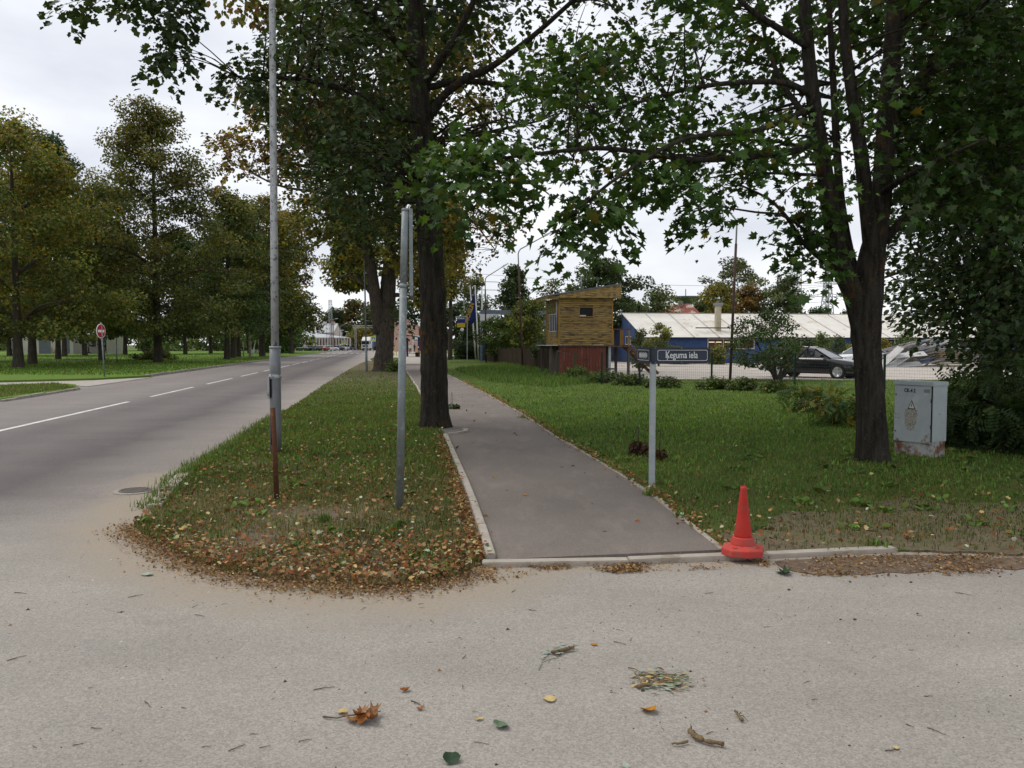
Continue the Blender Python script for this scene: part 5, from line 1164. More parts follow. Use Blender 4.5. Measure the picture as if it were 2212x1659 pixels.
# ------------------------------------------------------------------ the yellow hut on its red base
m, n, b = nodes('ochre_boards')
oi = n.nodes.new('ShaderNodeObjectInfo')
geo = n.nodes.new('ShaderNodeNewGeometry'); gp_ = geo.outputs['Position']
h = noise(n, 3.4, 8, .75, vec=gp_, stretch=(.6, .6, 4.5))
c0 = mixc(n, ramp(n, noise(n, 1.6, 4, .6, vec=gp_), .3, .7), (.375, .255, .08), (.30, .19, .058))
wear = n.nodes.new('ShaderNodeMath'); wear.operation = 'MULTIPLY_ADD'; wear.inputs[1].default_value = .07; n.links.new(oi.outputs['Random'], wear.inputs[0]); n.links.new(h, wear.inputs[2])
c0 = mixc(n, ramp(n, wear.outputs[0], .535, .60), c0, (.10, .07, .045))
n.links.new(c0, b.inputs['Base Color']); b.inputs['Roughness'].default_value = .85; bump(n, b, h, .4, .01)
pm('red_boards', (.155, .045, .030), (.115, .036, .026), 3, .85, .4, stretch=(5, 5, .5), c3=(.20, .085, .06), s3=3)
pm('fence_sheet', (.040, .034, .028), (.060, .050, .040), 2.5, 1., .3, c3=(.075, .045, .028), s3=2, spec=0)
pm('ochre_trim', (.33, .185, .04), (.25, .14, .035), 4, .85, .3)
pm('roof_felt', (.12, .125, .13), (.17, .175, .18), 3, .7, .1, metal=.2)
pm('window_dark', (.008, .009, .009), (.014, .015, .016), 2, .3, 0, spec=.2)
pm('window_green', (.16, .22, .09), (.10, .15, .05), 4, .2, 0, spec=.5)
pm('white_frame', (.55, .56, .56), (.44, .45, .46), 6, .7, .1)
pm('old_wood', (.075, .062, .05), (.12, .10, .08), 6, .95, .5, stretch=(1, 1, .3))
pm('brown_wood', (.10, .045, .03), (.14, .065, .04), 6, .9, .4, stretch=(1, 1, .3))
pm('zinc', (.20, .22, .24), (.27, .29, .31), 4, .5, .1, metal=.4)
c = at(1206, 745, 40.3)
hut = thing('hut', 'yellow weatherboarded hut on a red plank base with sloping roof', 'hut', (c[0], 40.3, .04), R(10))
Wh, Dh, ZB, ZT = 2.88, 2.7, 1.56, 3.95
core = MB().box((.03, .03, ZB), (Wh - .03, Dh, ZT)).build('wall', 'old_wood', hut)
nb = 26; bh = (ZT - ZB) / nb
bm_ = {}
def plank(key, lo, hi):
    if key not in bm_:
        mb = MB().box(lo, hi); me = bpy.data.meshes.new('board'); me.from_pydata(mb.v, [], mb.f); me.update(); me.materials.append(MATS['ochre_boards']); bm_[key] = me
    return bm_[key]
wx0, wx1, wz0, wz1 = 1.08, 1.84, 2.98, 3.50
rs = random.Random(4)
for i in range(nb):
    z = ZB + i * bh
    segs = [(.06, Wh - .06)]
    if z + bh > wz0 and z < wz1: segs = [(.06, wx0), (wx1, Wh - .06)]
    for x0, x1 in segs:
        o = bpy.data.objects.new('board', plank((round(x0, 2), round(x1, 2)), (x0, -.016, 0), (x1, .03, bh - .022))); C.objects.link(o)
        o.parent = core; o.location = (0, rs.uniform(-.006, .004), z); o.rotation_euler = (R(3.5), 0, 0)
    o = bpy.data.objects.new('board', plank('side', (-.012, .06, 0), (.03, Dh - .02, bh - .012))); C.objects.link(o); o.parent = core; o.location = (rs.uniform(-.006, .004), 0, z); o.rotation_euler = (0, R(-3.5), 0)
for x in (0, Wh - .07): MB().box((x, -.03, ZB - .02), (x + .07, .05, ZT)).build('corner_board', 'ochre_trim', core)
MB().box((-.03, Dh - .05, ZB), (.04, Dh + .02, ZT)).build('corner_board', 'ochre_trim', core)
w = MB().box((wx0 + .03, -.005, wz0 + .03), (wx1 - .03, .03, wz1 - .03)).build('window', 'window_dark', hut)
for lo, hi in (((wx0, -.03, wz0), (wx1, .03, wz0 + .035)), ((wx0, -.03, wz1 - .035), (wx1, .03, wz1)), ((wx0, -.028, wz0 + .035), (wx0 + .035, .028, wz1 - .035)), ((wx1 - .035, -.028, wz0 + .035), (wx1, .028, wz1 - .035))):
    MB().box(lo, hi).build('frame', 'ochre_trim', w)
MB().box((wx0 + .04, -.012, wz0 + .04), (wx0 + .36, -.006, wz0 + .10)).build('note', 'white_frame', w)
# windows in the left side
w = MB().box((-.02, .35, 2.25), (.02, 1.9, 3.15)).build('window', 'window_dark', hut)
for y in (.35, .72, 1.12, 1.5, 1.88): MB().box((-.045, y, 2.25), (.0, y + .045, 3.15)).build('mullion', 'white_frame', w)
for z in (2.23, 3.12): MB().box((-.042, .33, z), (.0, 1.95, z + .04)).build('frame', 'white_frame', w)
w = MB().box((-.02, .2, 3.22), (.02, 2.4, 3.70)).build('window', 'window_green', hut)
for y in (.2, .75, 1.3, 1.85, 2.38): MB().box((-.045, y, 3.22), (.0, y + .04, 3.70)).build('mullion', 'ochre_trim', w)
MB().box((-.04, .2, 3.44), (.0, 2.4, 3.47)).build('mullion', 'ochre_trim', w)
MB().tube([(-.07, .06, 1.9), (-.07, .06, 3.0), (-.09, .02, 4.15)], .035, 10).build('downpipe', 'zinc', hut, True)
MB().box((-.09, .12, 2.3), (-.03, .26, 2.95)).build('hanging_sack', pm('blue_cloth', (.05, .10, .30), (.04, .08, .22), 8, .8, .2), hut)
# roof: lower on the left, high on the right
def roof_z(x): return 4.10 + (x + .0) * .165
mb = MB(); x0, x1 = -.6, Wh + .36
mb.prism([(x0, roof_z(x0)), (x1, roof_z(x1)), (x1, roof_z(x1) + .07), (x0, roof_z(x0) + .07)], -Dh - .1, .30, Matrix.Rotation(math.pi / 2, 4, 'X'))
rf = mb.build('roof', 'roof_felt', hut)
kf = 22
for i in range(kf):                                          # fascia of upright boards
    a, c_ = -.0 + (x1 + .0) * i / kf, (x1) * (i + 1) / kf
    zb = ZT - .02 + .02 * (a / x1)
    MB().add([(a, -.27, zb), (c_ - .006, -.27, zb), (c_ - .006, -.27, roof_z(c_) - .01), (a, -.27, roof_z(a) - .01), (a, -.245, zb), (c_ - .006, -.245, zb), (c_ - .006, -.245, roof_z(c_) - .01), (a, -.245, roof_z(a) - .01)], [(0, 1, 2, 3), (7, 6, 5, 4), (0, 4, 5, 1), (1, 5, 6, 2), (2, 6, 7, 3), (3, 7, 4, 0)]).build('board', 'ochre_boards', rf)
MB().box((0, -.24, ZT - .01), (x1 - .01, .0, ZT + .015)).build('soffit', 'ochre_trim', rf)
MB().box((-.58, -.2, ZT - .08), (-.55, Dh, ZT + .12)).build('board', 'ochre_boards', rf)
MB().box((-.56, -.22, ZT - .10), (-.02, -.19, ZT + .06)).build('board', 'ochre_boards', rf)
MB().tube([(1.45, 1.0, 4.3), (1.45, 1.0, 5.15)], .045, 10).build('stove_pipe', 'zinc', rf, True)
# red plank base with two doors
MB().box((.08, .10, -.06), (2.55, 2.2, ZB - .04)).build('base_wall', 'old_wood', hut)
MB().box((-.05, -.05, ZB - .075), (Wh + .05, .10, ZB - .005)).build('sill_beam', 'old_wood', hut)
for k_, (xa, xb) in enumerate(((.06, 1.47), (1.48, 2.5))):
    dd = MB().box((xa, .05, .0), (xb, .07, ZB - .085)).build('door', 'red_boards', hut)
    x = xa
    while x < xb - .02:
        wv_ = min(.16, xb - x); MB().box((x + .004, .03, .01), (x + wv_ - .004, .052, ZB - .09)).build('board', 'red_boards', dd); x += .16
    for z in (.2, 1.22): MB().box((xa + .08 if k_ == 0 else xb - .4, .015, z), (xa + .42 if k_ == 0 else xb - .06, .03, z + .05)).build('hinge', 'brown_wood', dd)
MB().box((1.36, .0, .80), (1.60, .03, .86)).build('lock_bar', 'rust', hut)
MB().box((-.62, -.02, ZB - .04), (.02, 2.4, ZB + .0)).build('side_ledge', 'white_frame', hut)
MB().box((-.45, .3, ZB - .22), (.04, 2.3, ZB - .05)).build('side_box', 'fence_sheet', hut)
for x, y in ((2.70, .15), (2.95, 1.3), (2.70, 2.3), (-.4, .2), (-.4, 2.2)): MB().box((x, y, -.06), (x + .13, y + .13, ZB - .03)).build('stilt', 'post_grey' if x > 2.6 and y < 1 else 'old_wood', hut)
MB().box((2.52, .1, .28), (3.05, .2, .36)).build('brace', 'old_wood', hut)
# porch landing with rail and stairs
pl2 = MB().box((Wh + .02, .3, ZB - .12), (Wh + 1.05, 1.5, ZB - .05)).build('landing', 'brown_wood', hut)
for x, y in ((Wh + .1, .32), (Wh + .5, .32), (Wh + .95, .32), (Wh + .95, 1.4)): MB().box((x, y, ZB - .05), (x + .07, y + .07, ZB + .82)).build('rail_post', 'ochre_trim', pl2)
MB().box((Wh + .02, .30, ZB + .78), (Wh + 1.05, .38, ZB + .84)).build('hand_rail', 'brown_wood', pl2)
for x, y in ((Wh + .92, .35), (Wh + .55, 1.35)): MB().box((x, y, -.06), (x + .12, y + .12, ZB - .1)).build('stilt', 'old_wood', hut)
st = MB().bar((Wh + 1.0, .45, ZB - .05), (Wh + 2.75, .75, .03), .05, .16).build('stair_stringer', 'brown_wood', hut)
MB().bar((Wh + .95, 1.3, ZB - .05), (Wh + 2.65, 1.55, .03), .05, .16).build('stair_stringer', 'brown_wood', hut)
for i in range(7):
    t_ = .08 + i * .13; a = Vector((Wh + 1.0, .45, ZB - .05)).lerp(Vector((Wh + 2.75, .75, .03)), t_)
    MB().box((a.x - .09, a.y, a.z - .0), (a.x + .11, a.y + .8, a.z + .035)).build('step', 'brown_wood', st)
MB().box((Wh + 2.35, .7, -.06), (Wh + 2.42, .77, 1.3)).build('rail_post', 'brown_wood', st)

# ------------------------------------------------------------------ dark sheet fence from the hut to the hedge
fA, fB = np.array(at(1190, 745, 47)[:2]), np.array(at(1032, 745, 87)[:2])
ff = thing('sheet_fence', 'dark weathered sheet fence running from the hut to the hedge', 'fence', (fA[0], fA[1], 0))
d_ = fB - fA; nP = 16; rs = random.Random(8)
for i in range(nP):
    a = d_ * i / nP; c_ = d_ * (i + 1) / nP; hgt = 1.33 + rs.uniform(-.06, .08)
    u_ = (c_ - a) / np.linalg.norm(c_ - a); a2, c2 = a + u_ * .03, c_ - u_ * .03
    MB().bar((a2[0], a2[1], hgt / 2), (c2[0], c2[1], hgt / 2 + rs.uniform(-.02, .02)), .03, hgt).build('panel', 'fence_sheet', ff)
    MB().box((a[0] - .04, a[1] - .06, -.05), (a[0] + .04, a[1] + .02, hgt + .08)).build('post', 'old_wood', ff)
# nearer return with gaps, up to the mossy stump post
rf_ = thing('picket_fence', 'broken brown picket fence with a mossy post before the red doors', 'fence', (float(at(1190, 745, 45)[0]), 45., 0))
for i, (px, h_) in enumerate(((1192, 1.25), (1199, 1.2), (1206, 1.28), (1213, 1.15), (1222, 1.25), (1231, 1.2))):
    x = at(px, 745, 44.2)[0] - rf_.location.x; MB().box((x, -.8, -.05), (x + .09, -.75, h_)).build('picket', 'old_wood', rf_)
x = at(1190, 745, 44.2)[0] - rf_.location.x; x2 = at(1236, 745, 44.2)[0] - rf_.location.x
MB().box((x, -.74, 1.0), (x2, -.70, 1.08)).build('rail', 'old_wood', rf_)
pm('mossy_wood', (.05, .06, .025), (.08, .075, .04), 8, .95, .5)
x = at(1241, 745, 38.2)[0] - rf_.location.x
MB().bar((x - .03, -6.8, -.05), (x + .05, -6.8, 1.25), .12).build('post', 'mossy_wood', rf_)
MB().bar((x - .85, -6.75, 1.32), (x - .02, -6.75, 1.08), .035).build('rail', 'old_wood', rf_)
MB().bar((x - .95, -6.75, .3), (x - .82, -6.75, 1.3), .03).build('brace', 'old_wood', rf_)

# ------------------------------------------------------------------ long blue shed
pm('shed_blue', (.045, .085, .205), (.036, .068, .165), 1.2, .8, .1, c3=(.06, .10, .2), s3=2)
pm('shed_roof', (.68, .655, .60), (.58, .555, .50), .8, .75, .1, c3=(.50, .44, .36), s3=.7)
pm('seam', (.44, .42, .38), (.36, .34, .31), 3, .8, .1)
pm('lit_room', (.10, .04, .02), (.05, .025, .02), 3, .5, 0)
c = at(1390, 745, 66.5)
shed = thing('blue_shed', 'long low blue shed with a pale sheet roof across the yard', 'shed', (c[0], 66.5, .04), R(8))
LS, WS, EH, RH = 62, 6.2, 2.3, 4.45
MB().add([(0, 0, -.1), (LS, 0, -.1), (LS, 0, EH), (0, 0, EH)], [(0, 1, 2, 3)]).build('wall', 'shed_blue', shed)
MB().add([(0, 0, -.1), (0, 0, EH), (0, WS, RH - .05), (0, 2 * WS, EH), (0, 2 * WS, -.1)], [(0, 1, 2, 3, 4)]).build('gable', 'shed_blue', shed)
MB().add([(LS, 0, -.1), (LS, 0, EH), (LS, WS, RH - .05), (LS, 2 * WS, EH), (LS, 2 * WS, -.1)], [(4, 3, 2, 1, 0)]).build('gable', 'shed_blue', shed)
MB().add([(-.15, WS, RH), (LS + .15, WS, RH), (LS + .15, 2 * WS + .3, EH - .08), (-.15, 2 * WS + .3, EH - .08)], [(0, 1, 2, 3)]).build('back_roof', 'shed_roof', shed)
npan = 28; pw = (LS + .3) / npan; rs = random.Random(2)
rfm = thing('roof_panels', None, None); rfm.parent = shed
roofA = Vector((0, -.35, EH - .10)); roofB = Vector((0, WS, RH))
for i in range(npan):
    x0_, x1_ = -.15 + i * pw + .02, -.15 + (i + 1) * pw - .02; dz = rs.uniform(0, .012)
    mb = MB().add([(x0_, roofA.y, roofA.z + dz), (x1_, roofA.y, roofA.z + dz), (x1_, roofB.y, roofB.z + dz), (x0_, roofB.y, roofB.z + dz), (x0_, roofA.y, roofA.z - .05), (x1_, roofA.y, roofA.z - .05), (x1_, roofB.y, roofB.z - .05), (x0_, roofB.y, roofB.z - .05)], [(0, 1, 2, 3), (7, 6, 5, 4), (0, 4, 5, 1), (1, 5, 6, 2), (2, 6, 7, 3), (3, 7, 4, 0)])
    mb.build('panel', 'shed_roof', rfm)
    MB().bar((x1_ + .02, roofA.y - .01, roofA.z + .02), (x1_ + .02, roofB.y, roofB.z + .02), .10, .05).build('seam', 'seam', rfm)
MB().bar((-.15, WS, RH + .02), (LS + .15, WS, RH + .02), .16, .06).build('ridge_cap', 'seam', rfm)
MB().box((-.1, -.42, EH - .17), (LS + .1, -.36, EH - .11)).build('gutter', 'window_dark', shed)
for x in (5.6, 12.6, 20, 27.5, 35, 42):
    w = MB().box((x, -.03, 1.25), (x + 4.2, .02, 2.05)).build('window', 'lit_room' if x < 6 else 'window_dark', shed)
    for a in (0, 1.38, 2.78, 4.14): MB().box((x + a, -.06, 1.25), (x + a + .07, .0, 2.05)).build('frame', 'white_frame', w)
    for z in (1.2, 2.03): MB().box((x, -.063, z), (x + 4.21, .0, z + .07)).build('frame', 'white_frame', w)
    if x < 6:
        lampm = bpy.data.materials.new('tube_lamp'); lampm.use_nodes = True; MATS['tube_lamp'] = lampm
        bb = lampm.node_tree.nodes['Principled BSDF']; bb.inputs['Emission Color'].default_value = (1, .8, .45, 1); bb.inputs['Emission Strength'].default_value = 1.0
        for a in (.12, .75, 1.55, 2.2): MB().box((x + a, -.04, 1.77), (x + a + .5, -.032, 1.82)).build('tube_lamp', 'tube_lamp', w)
w = MB().box((-.03, 3.6, 1.6), (.02, 5.2, 2.3)).build('window', 'window_dark', shed)
for y in (3.6, 4.4, 5.15): MB().box((-.06, y, 1.6), (.0, y + .06, 2.3)).build('frame', 'white_frame', w)
for z in (1.57, 2.28): MB().box((-.063, 3.58, z), (.0, 5.24, z + .06)).build('frame', 'white_frame', w)
xx = at(1541, 745, 69)[0] - c[0] + .6
ch = MB().box((xx - .22, 1.2, 2.6), (xx + .22, 1.62, 4.95)).build('chimney', pm('chimney_lime', (.50, .45, .33), (.38, .33, .24), 3, .9, .2), shed)
MB().box((xx - .3, 1.1, 4.95), (xx + .3, 1.7, 5.2)).build('cap', 'zinc', ch)
MB().bar((xx - 2.2, .9, 3.02), (xx + 1.3, .9, 3.02), .1).build('roof_board', 'old_wood', shed)
# rusty tin roof house behind
pm('tin_rust', (.30, .10, .075), (.24, .075, .06), 2, .8, .2, c3=(.52, .45, .37), s3=.55)
c = at(1480, 745, 110); zz = at(0, 655, 110)[2]
hs = thing('tin_roof_house', 'house with a patchy rust red tin roof behind the shed', 'house', (c[0], 110, 0))
hw = 42 * 110 / FPX
MB().add([(-hw * 1.25, 0, zz - 2.4), (hw * 1.15, 0, zz - 2.4), (hw * .55, 3, zz), (-hw * .6, 3, zz), (-hw * 1.25, 6, zz - 2.4), (hw * 1.15, 6, zz - 2.4)], [(0, 1, 2, 3), (1, 5, 2), (5, 4, 3, 2), (4, 0, 3)]).build('roof', 'tin_rust', hs)
MB().box((-hw, .3, 0), (hw, 5.7, zz - 2.35)).build('wall', pm('plaster_red', (.36, .17, .11), (.28, .13, .09), 1, .9, .1), hs)
MB().add([(-.6, -.1, zz - 2.5), (1.7, -.1, zz - 2.5), (.55, -.1, zz - 1.65), (.55, 2.2, zz - 1.65)], [(0, 1, 2), (0, 2, 3), (2, 1, 3)]).build('dormer', 'tin_rust', hs)
MB().box((-.4, 2.6, zz - .3), (.2, 3.4, zz + .45)).build('chimney', 'kerb_old', hs)
# funnel shaped tower top behind it
c = at(1480, 745, 135); z0_, z1_ = at(0, 656, 135)[2], at(0, 641, 135)[2]
tw = thing('funnel_tower', 'dark upside down cone on top of a tower behind the rusty roof', 'tower', (c[0], 135, 0))
MB().lathe([(1.0, 0), (1.0, z0_)], 16).build('shaft', 'zinc', tw)
MB().lathe([(1.0, z0_), (2.75, z1_ - .25), (2.8, z1_), (2.6, z1_)], 20).build('funnel', 'roof_felt', tw)
for k_ in range(12):
    a = k_ * math.pi / 6; MB().bar((1.02 * math.cos(a), 1.02 * math.sin(a), z0_), (2.8 * math.cos(a), 2.8 * math.sin(a), z1_ - .2), .12).build('rib', 'zinc', tw)
MB().tube([(0, 0, z1_), (0, 0, z1_ + 1.3)], .08, 6).build('mast', 'zinc', tw)

# ------------------------------------------------------------------ cars
for nm, c_, r_ in (('car_black', (.010, .010, .012), .16), ('car_silver', (.22, .24, .25), .3), ('car_dark', (.02, .024, .035), .25), ('car_red', (.32, .02, .02), .3), ('car_white', (.62, .63, .64), .3), ('car_blue', (.02, .03, .08), .3), ('car_grey', (.10, .11, .115), .3)):
    m, n, b = nodes(nm); b.inputs['Base Color'].default_value = (*c_, 1); b.inputs['Roughness'].default_value = r_; b.inputs['Coat Weight'].default_value = .6; b.inputs['Coat Roughness'].default_value = .08
    n.links.new(mixc(n, ramp(n, noise(n, 3, 4), .3, .7), c_, tuple(x * 1.15 for x in c_)), b.inputs['Base Color'])
m, n, b = nodes('car_glass'); b.inputs['Base Color'].default_value = (.015, .018, .02, 1); b.inputs['Roughness'].default_value = .04; b.inputs['Specular IOR Level'].default_value = .9
n.links.new(mixc(n, ramp(n, noise(n, 2, 3), .3, .7), (.015, .018, .02), (.03, .034, .036)), b.inputs['Base Color'])
pm('tyre', (.018, .018, .018), (.028, .027, .026), 20, .9, .2)
m, n, b = nodes('alloy'); n.links.new(mixc(n, ramp(n, noise(n, 8, 4), .3, .7), (.55, .56, .57), (.44, .45, .46)), b.inputs['Base Color']); b.inputs['Roughness'].default_value = .3; b.inputs['Metallic'].default_value = .6
pm('lamp_glass', (.62, .64, .66), (.45, .47, .5), 30, .1, 0, spec=.8)
pm('lamp_red', (.35, .02, .015), (.25, .015, .01), 30, .2, 0, spec=.6)
def interp(tab, x): return float(np.interp(x, [a for a, _ in tab], [b_ for _, b_ in tab]))
def car(name, label, loc, rz, paint, kind='sedan', detail=True, group=None, s=1.0):
    t = thing(name, label, 'car', loc, rz, group)
    Lh, hw = 2.24, .87
    top = {'estate': [(-2.24, .72), (-2.15, .95), (-1.2, .98), (.6, .96), (.95, .93), (1.9, .80), (2.15, .70), (2.24, .58)],
           'sedan': [(-2.24, .72), (-2.15, .97), (-1.3, 1.0), (.6, .96), (.95, .93), (1.9, .80), (2.15, .70), (2.24, .58)],
           'van': [(-2.24, .8), (-2.2, 1.05), (.8, 1.05), (1.1, 1.0), (1.9, .86), (2.2, .74), (2.24, .6)]}[kind]
    cab = {'estate': [(-2.12, .97), (-1.78, 1.36), (-1.2, 1.42), (-.2, 1.43), (.25, 1.37), (1.02, .95)],
           'sedan': [(-1.55, .99), (-.95, 1.36), (-.5, 1.42), (0, 1.43), (.3, 1.38), (1.05, .95)],
           'van': [(-2.2, 1.05), (-2.1, 1.72), (-1.2, 1.80), (.3, 1.78), (.6, 1.68), (1.15, 1.02)]}[kind]
    width = [(-2.24, .74), (-2.1, .83), (-1.4, .87), (1.2, .87), (1.9, .82), (2.24, .66)]
    bot = [(-2.24, .42), (-2.1, .27), (-1.9, .21), (1.95, .21), (2.15, .25), (2.24, .38)]
    xs_ = np.array([-2.24, -2.16, -1.9, -1.5, -1.2, -.6, 0, .6, .95, 1.3, 1.6, 1.9, 2.1, 2.2, 2.24])
    V, F = [], []
    for x in xs_:
        w, zb, zt = interp(width, x), interp(bot, x), interp(top, x); sec = [(w * .80, zb), (w * .95, zb + .04), (w * .99, zb + .2), (w, .52), (w * .975, max(.56, zt - .16)), (w * .93, zt - .03), (w * .80, zt)]
        V += [(x, -a, z) for a, z in sec] + [(x, a, z) for a, z in sec[::-1]]
    k = 14
    for i in range(len(xs_) - 1):
        for j in range(k): F.append((i * k + j, (i + 1) * k + j, (i + 1) * k + (j + 1) % k, i * k + (j + 1) % k))
    F += [tuple(range(k)), tuple((len(xs_) - 1) * k + j for j in range(k - 1, -1, -1))]
    me = bpy.data.meshes.new('body'); me.from_pydata(V, [], F); me.update(); body = link('body', me, paint, t, True)
    # greenhouse
    xc = np.array(sorted(set([a for a, _ in cab]))); V, F = [], []
    for x in xc:
        zr = interp(cab, x); zb = interp(top, x) - .03; wb = interp(width, x) * .90; q = min(1, max(0, (zr - zb) / .45)); wr = wb * (1 - .20 * q)
        V += [(x, -wb, zb), (x, -wr, max(zr - .03, zb)), (x, -wr * .9, max(zr, zb)), (x, wr * .9, max(zr, zb)), (x, wr, max(zr - .03, zb)), (x, wb, zb)]
    k = 6
    for i in range(len(xc) - 1):
        for j in range(k - 1): F.append((i * k + j, (i + 1) * k + j, (i + 1) * k + j + 1, i * k + j + 1))
    F += [tuple(range(k)), tuple((len(xc) - 1) * k + j for j in range(k - 1, -1, -1))]
    me = bpy.data.meshes.new('window_glass'); me.from_pydata(V, [], F); me.update(); link('window_glass', me, 'car_glass', t)
    # roof skin and pillars
    xr = [x for x in xc if interp(cab, x) > max(z for _, z in cab) - .12]
    V, F = [], []
    for x in xr:
        zr = interp(cab, x) + .008; wr = interp(width, x) * .90 * .80 + .015
        V += [(x, -wr, zr - .05), (x, -wr * .92, zr), (x, wr * .92, zr), (x, wr, zr - .05)]
    for i in range(len(xr) - 1):
        for j in range(3): F.append((i * 4 + j, (i + 1) * 4 + j, (i + 1) * 4 + j + 1, i * 4 + j + 1))
    me = bpy.data.meshes.new('roof'); me.from_pydata(V, [], F); me.update(); link('roof', me, paint, t, True)
    for sd in (-1, 1):
        ends = [(cab[0], cab[1] if kind != 'sedan' else cab[1]), (cab[-1], cab[-2])]
        for (xa, za), (xb, zb) in ends:
            wa = interp(width, xa) * .90 + .004; wb_ = interp(width, xb) * .90 * .80 + .008
            MB().bar((xa, sd * wa, za - .02), (xb, sd * wb_, zb), .05, .06).build('pillar', paint, t)
        for xp in (-.12, -1.05):
            wa = interp(width, xp) * .90 + .004; MB().bar((xp, sd * wa, .95), (xp - .04, sd * wa * .81, 1.40 if kind != 'van' else 1.74), .03, .07).build('pillar', paint, t)
        MB().bar((cab[0][0] + .1, sd * (.87 * .9 + .012), .985), (cab[-1][0] - .15, sd * (.87 * .9 + .012), .965), .012, .022).build('window_trim', 'alloy', t)
        MB().bar((-1.35, sd * .873, .55), (1.3, sd * .873, .53), .014, .04).build('side_trim', 'tyre', t)
        MB().box((.62, sd * .84 - .0 if sd > 0 else sd * .84 - .2, .98), (.78, sd * .84 + .2 if sd > 0 else sd * .84, 1.10)).build('mirror', paint, t, bevel=.03)
        MB().box((2.02, min(sd * .40, sd * .74), .585), (2.20, max(sd * .40, sd * .74), .70)).build('headlight', 'lamp_glass', t, bevel=.02)
        MB().box((-2.24, min(sd * .52, sd * .78), .72), (-2.12, max(sd * .52, sd * .78), .90)).build('tail_light', 'lamp_red', t, bevel=.02)
        for xw in (-1.36, 1.37):
            Mw = Matrix.Translation((xw, sd * .80, .315)) @ Matrix.Rotation(-sd * math.pi / 2, 4, 'X')
            MB().lathe([(.36, -.06), (.36, .073)], 26, Mw).build('wheel_arch', 'window_dark', t)
            wh = MB().lathe([(.21, -.10), (.29, -.105), (.315, -.08), (.315, .07), (.295, .095), (.225, .09), (.225, .06)], 28, Mw).build('wheel', 'tyre', t, True)
            MB().lathe([(.226, .075), (.226, .09), (.208, .092), (.205, .07)], 28, Mw).build('rim', 'alloy', wh, True)
            if detail:
                for q in range(5):
                    Ms = Mw @ Matrix.Rotation(q * 2 * math.pi / 5 + .3, 4, 'Z')
                    MB().prism([(.0, -.045), (.21, -.028), (.21, .028), (.0, .045)], .072, .092, Ms).build('spoke', 'alloy', wh)
                MB().lathe([(.05, .09), (.045, .1)], 14, Mw).build('hub', 'alloy', wh)
    MB().box((2.14, -.34, .50), (2.235, .34, .66)).build('grille', 'window_dark', t, bevel=.02)
    MB().box((2.0, -.70, .33), (2.262, .70, .36)).build('bumper_strip', 'tyre', t)
    if detail:
        for sd in (-1, 1): MB().box((2.2, min(sd * .04, sd * .22), .56), (2.25, max(sd * .04, sd * .22), .68)).build('grille_ring', 'alloy', t, bevel=.015)
        MB().tube([(-1.8, -.56, 1.39), (-1.0, -.58, 1.47), (-.1, -.58, 1.46)], .018, 6).build('roof_rail', 'alloy', t); MB().tube([(-1.8, .56, 1.39), (-1.0, .58, 1.47), (-.1, .58, 1.46)], .018, 6).build('roof_rail', 'alloy', t)
    t.scale = (s, s, s)
    return t
pc = G(1772, 818)
car('parked_car', 'black estate car parked in the yard behind the fence', (pc[0] - .15, pc[1] + .3, .045), R(-42), 'car_black', 'estate')
for i, (px, Y, kind, paint, rz, lab) in enumerate(((652, 205, 'sedan', 'car_grey', 150, 'grey saloon at the left end of the far car row'), (664, 214, 'sedan', 'car_dark', 165, 'dark car second in the far car row'), (676, 205, 'sedan', 'car_blue', 160, 'dark blue car behind the pedestrian crossing sign'), (685, 203, 'estate', 'car_dark', 120, 'dark hatchback right of the crossing sign'), (694, 210, 'sedan', 'car_red', 150, 'red car in the far car row'), (703, 212, 'sedan', 'car_white', 140, 'white car just right of the red one'), (714, 211, 'sedan', 'car_white', 20, 'white saloon with its side to the street'), (727, 220, 'estate', 'car_dark', 160, 'dark estate in the middle of the far car row'), (738, 226, 'van', 'car_white', 160, 'white van in the far car row'), (752, 228, 'sedan', 'car_dark', 10, 'dark saloon at the right end of the far car row'))):
    car('parked_car', lab, (at(px, 745, Y)[0], Y, .0), R(rz), paint, kind, False, 'cars parked before the station')
c = at(1855, 745, 58); car('parked_car', 'white car behind the black estate in the yard', (c[0], 57.5, .045), R(200), 'car_white', 'sedan', False)

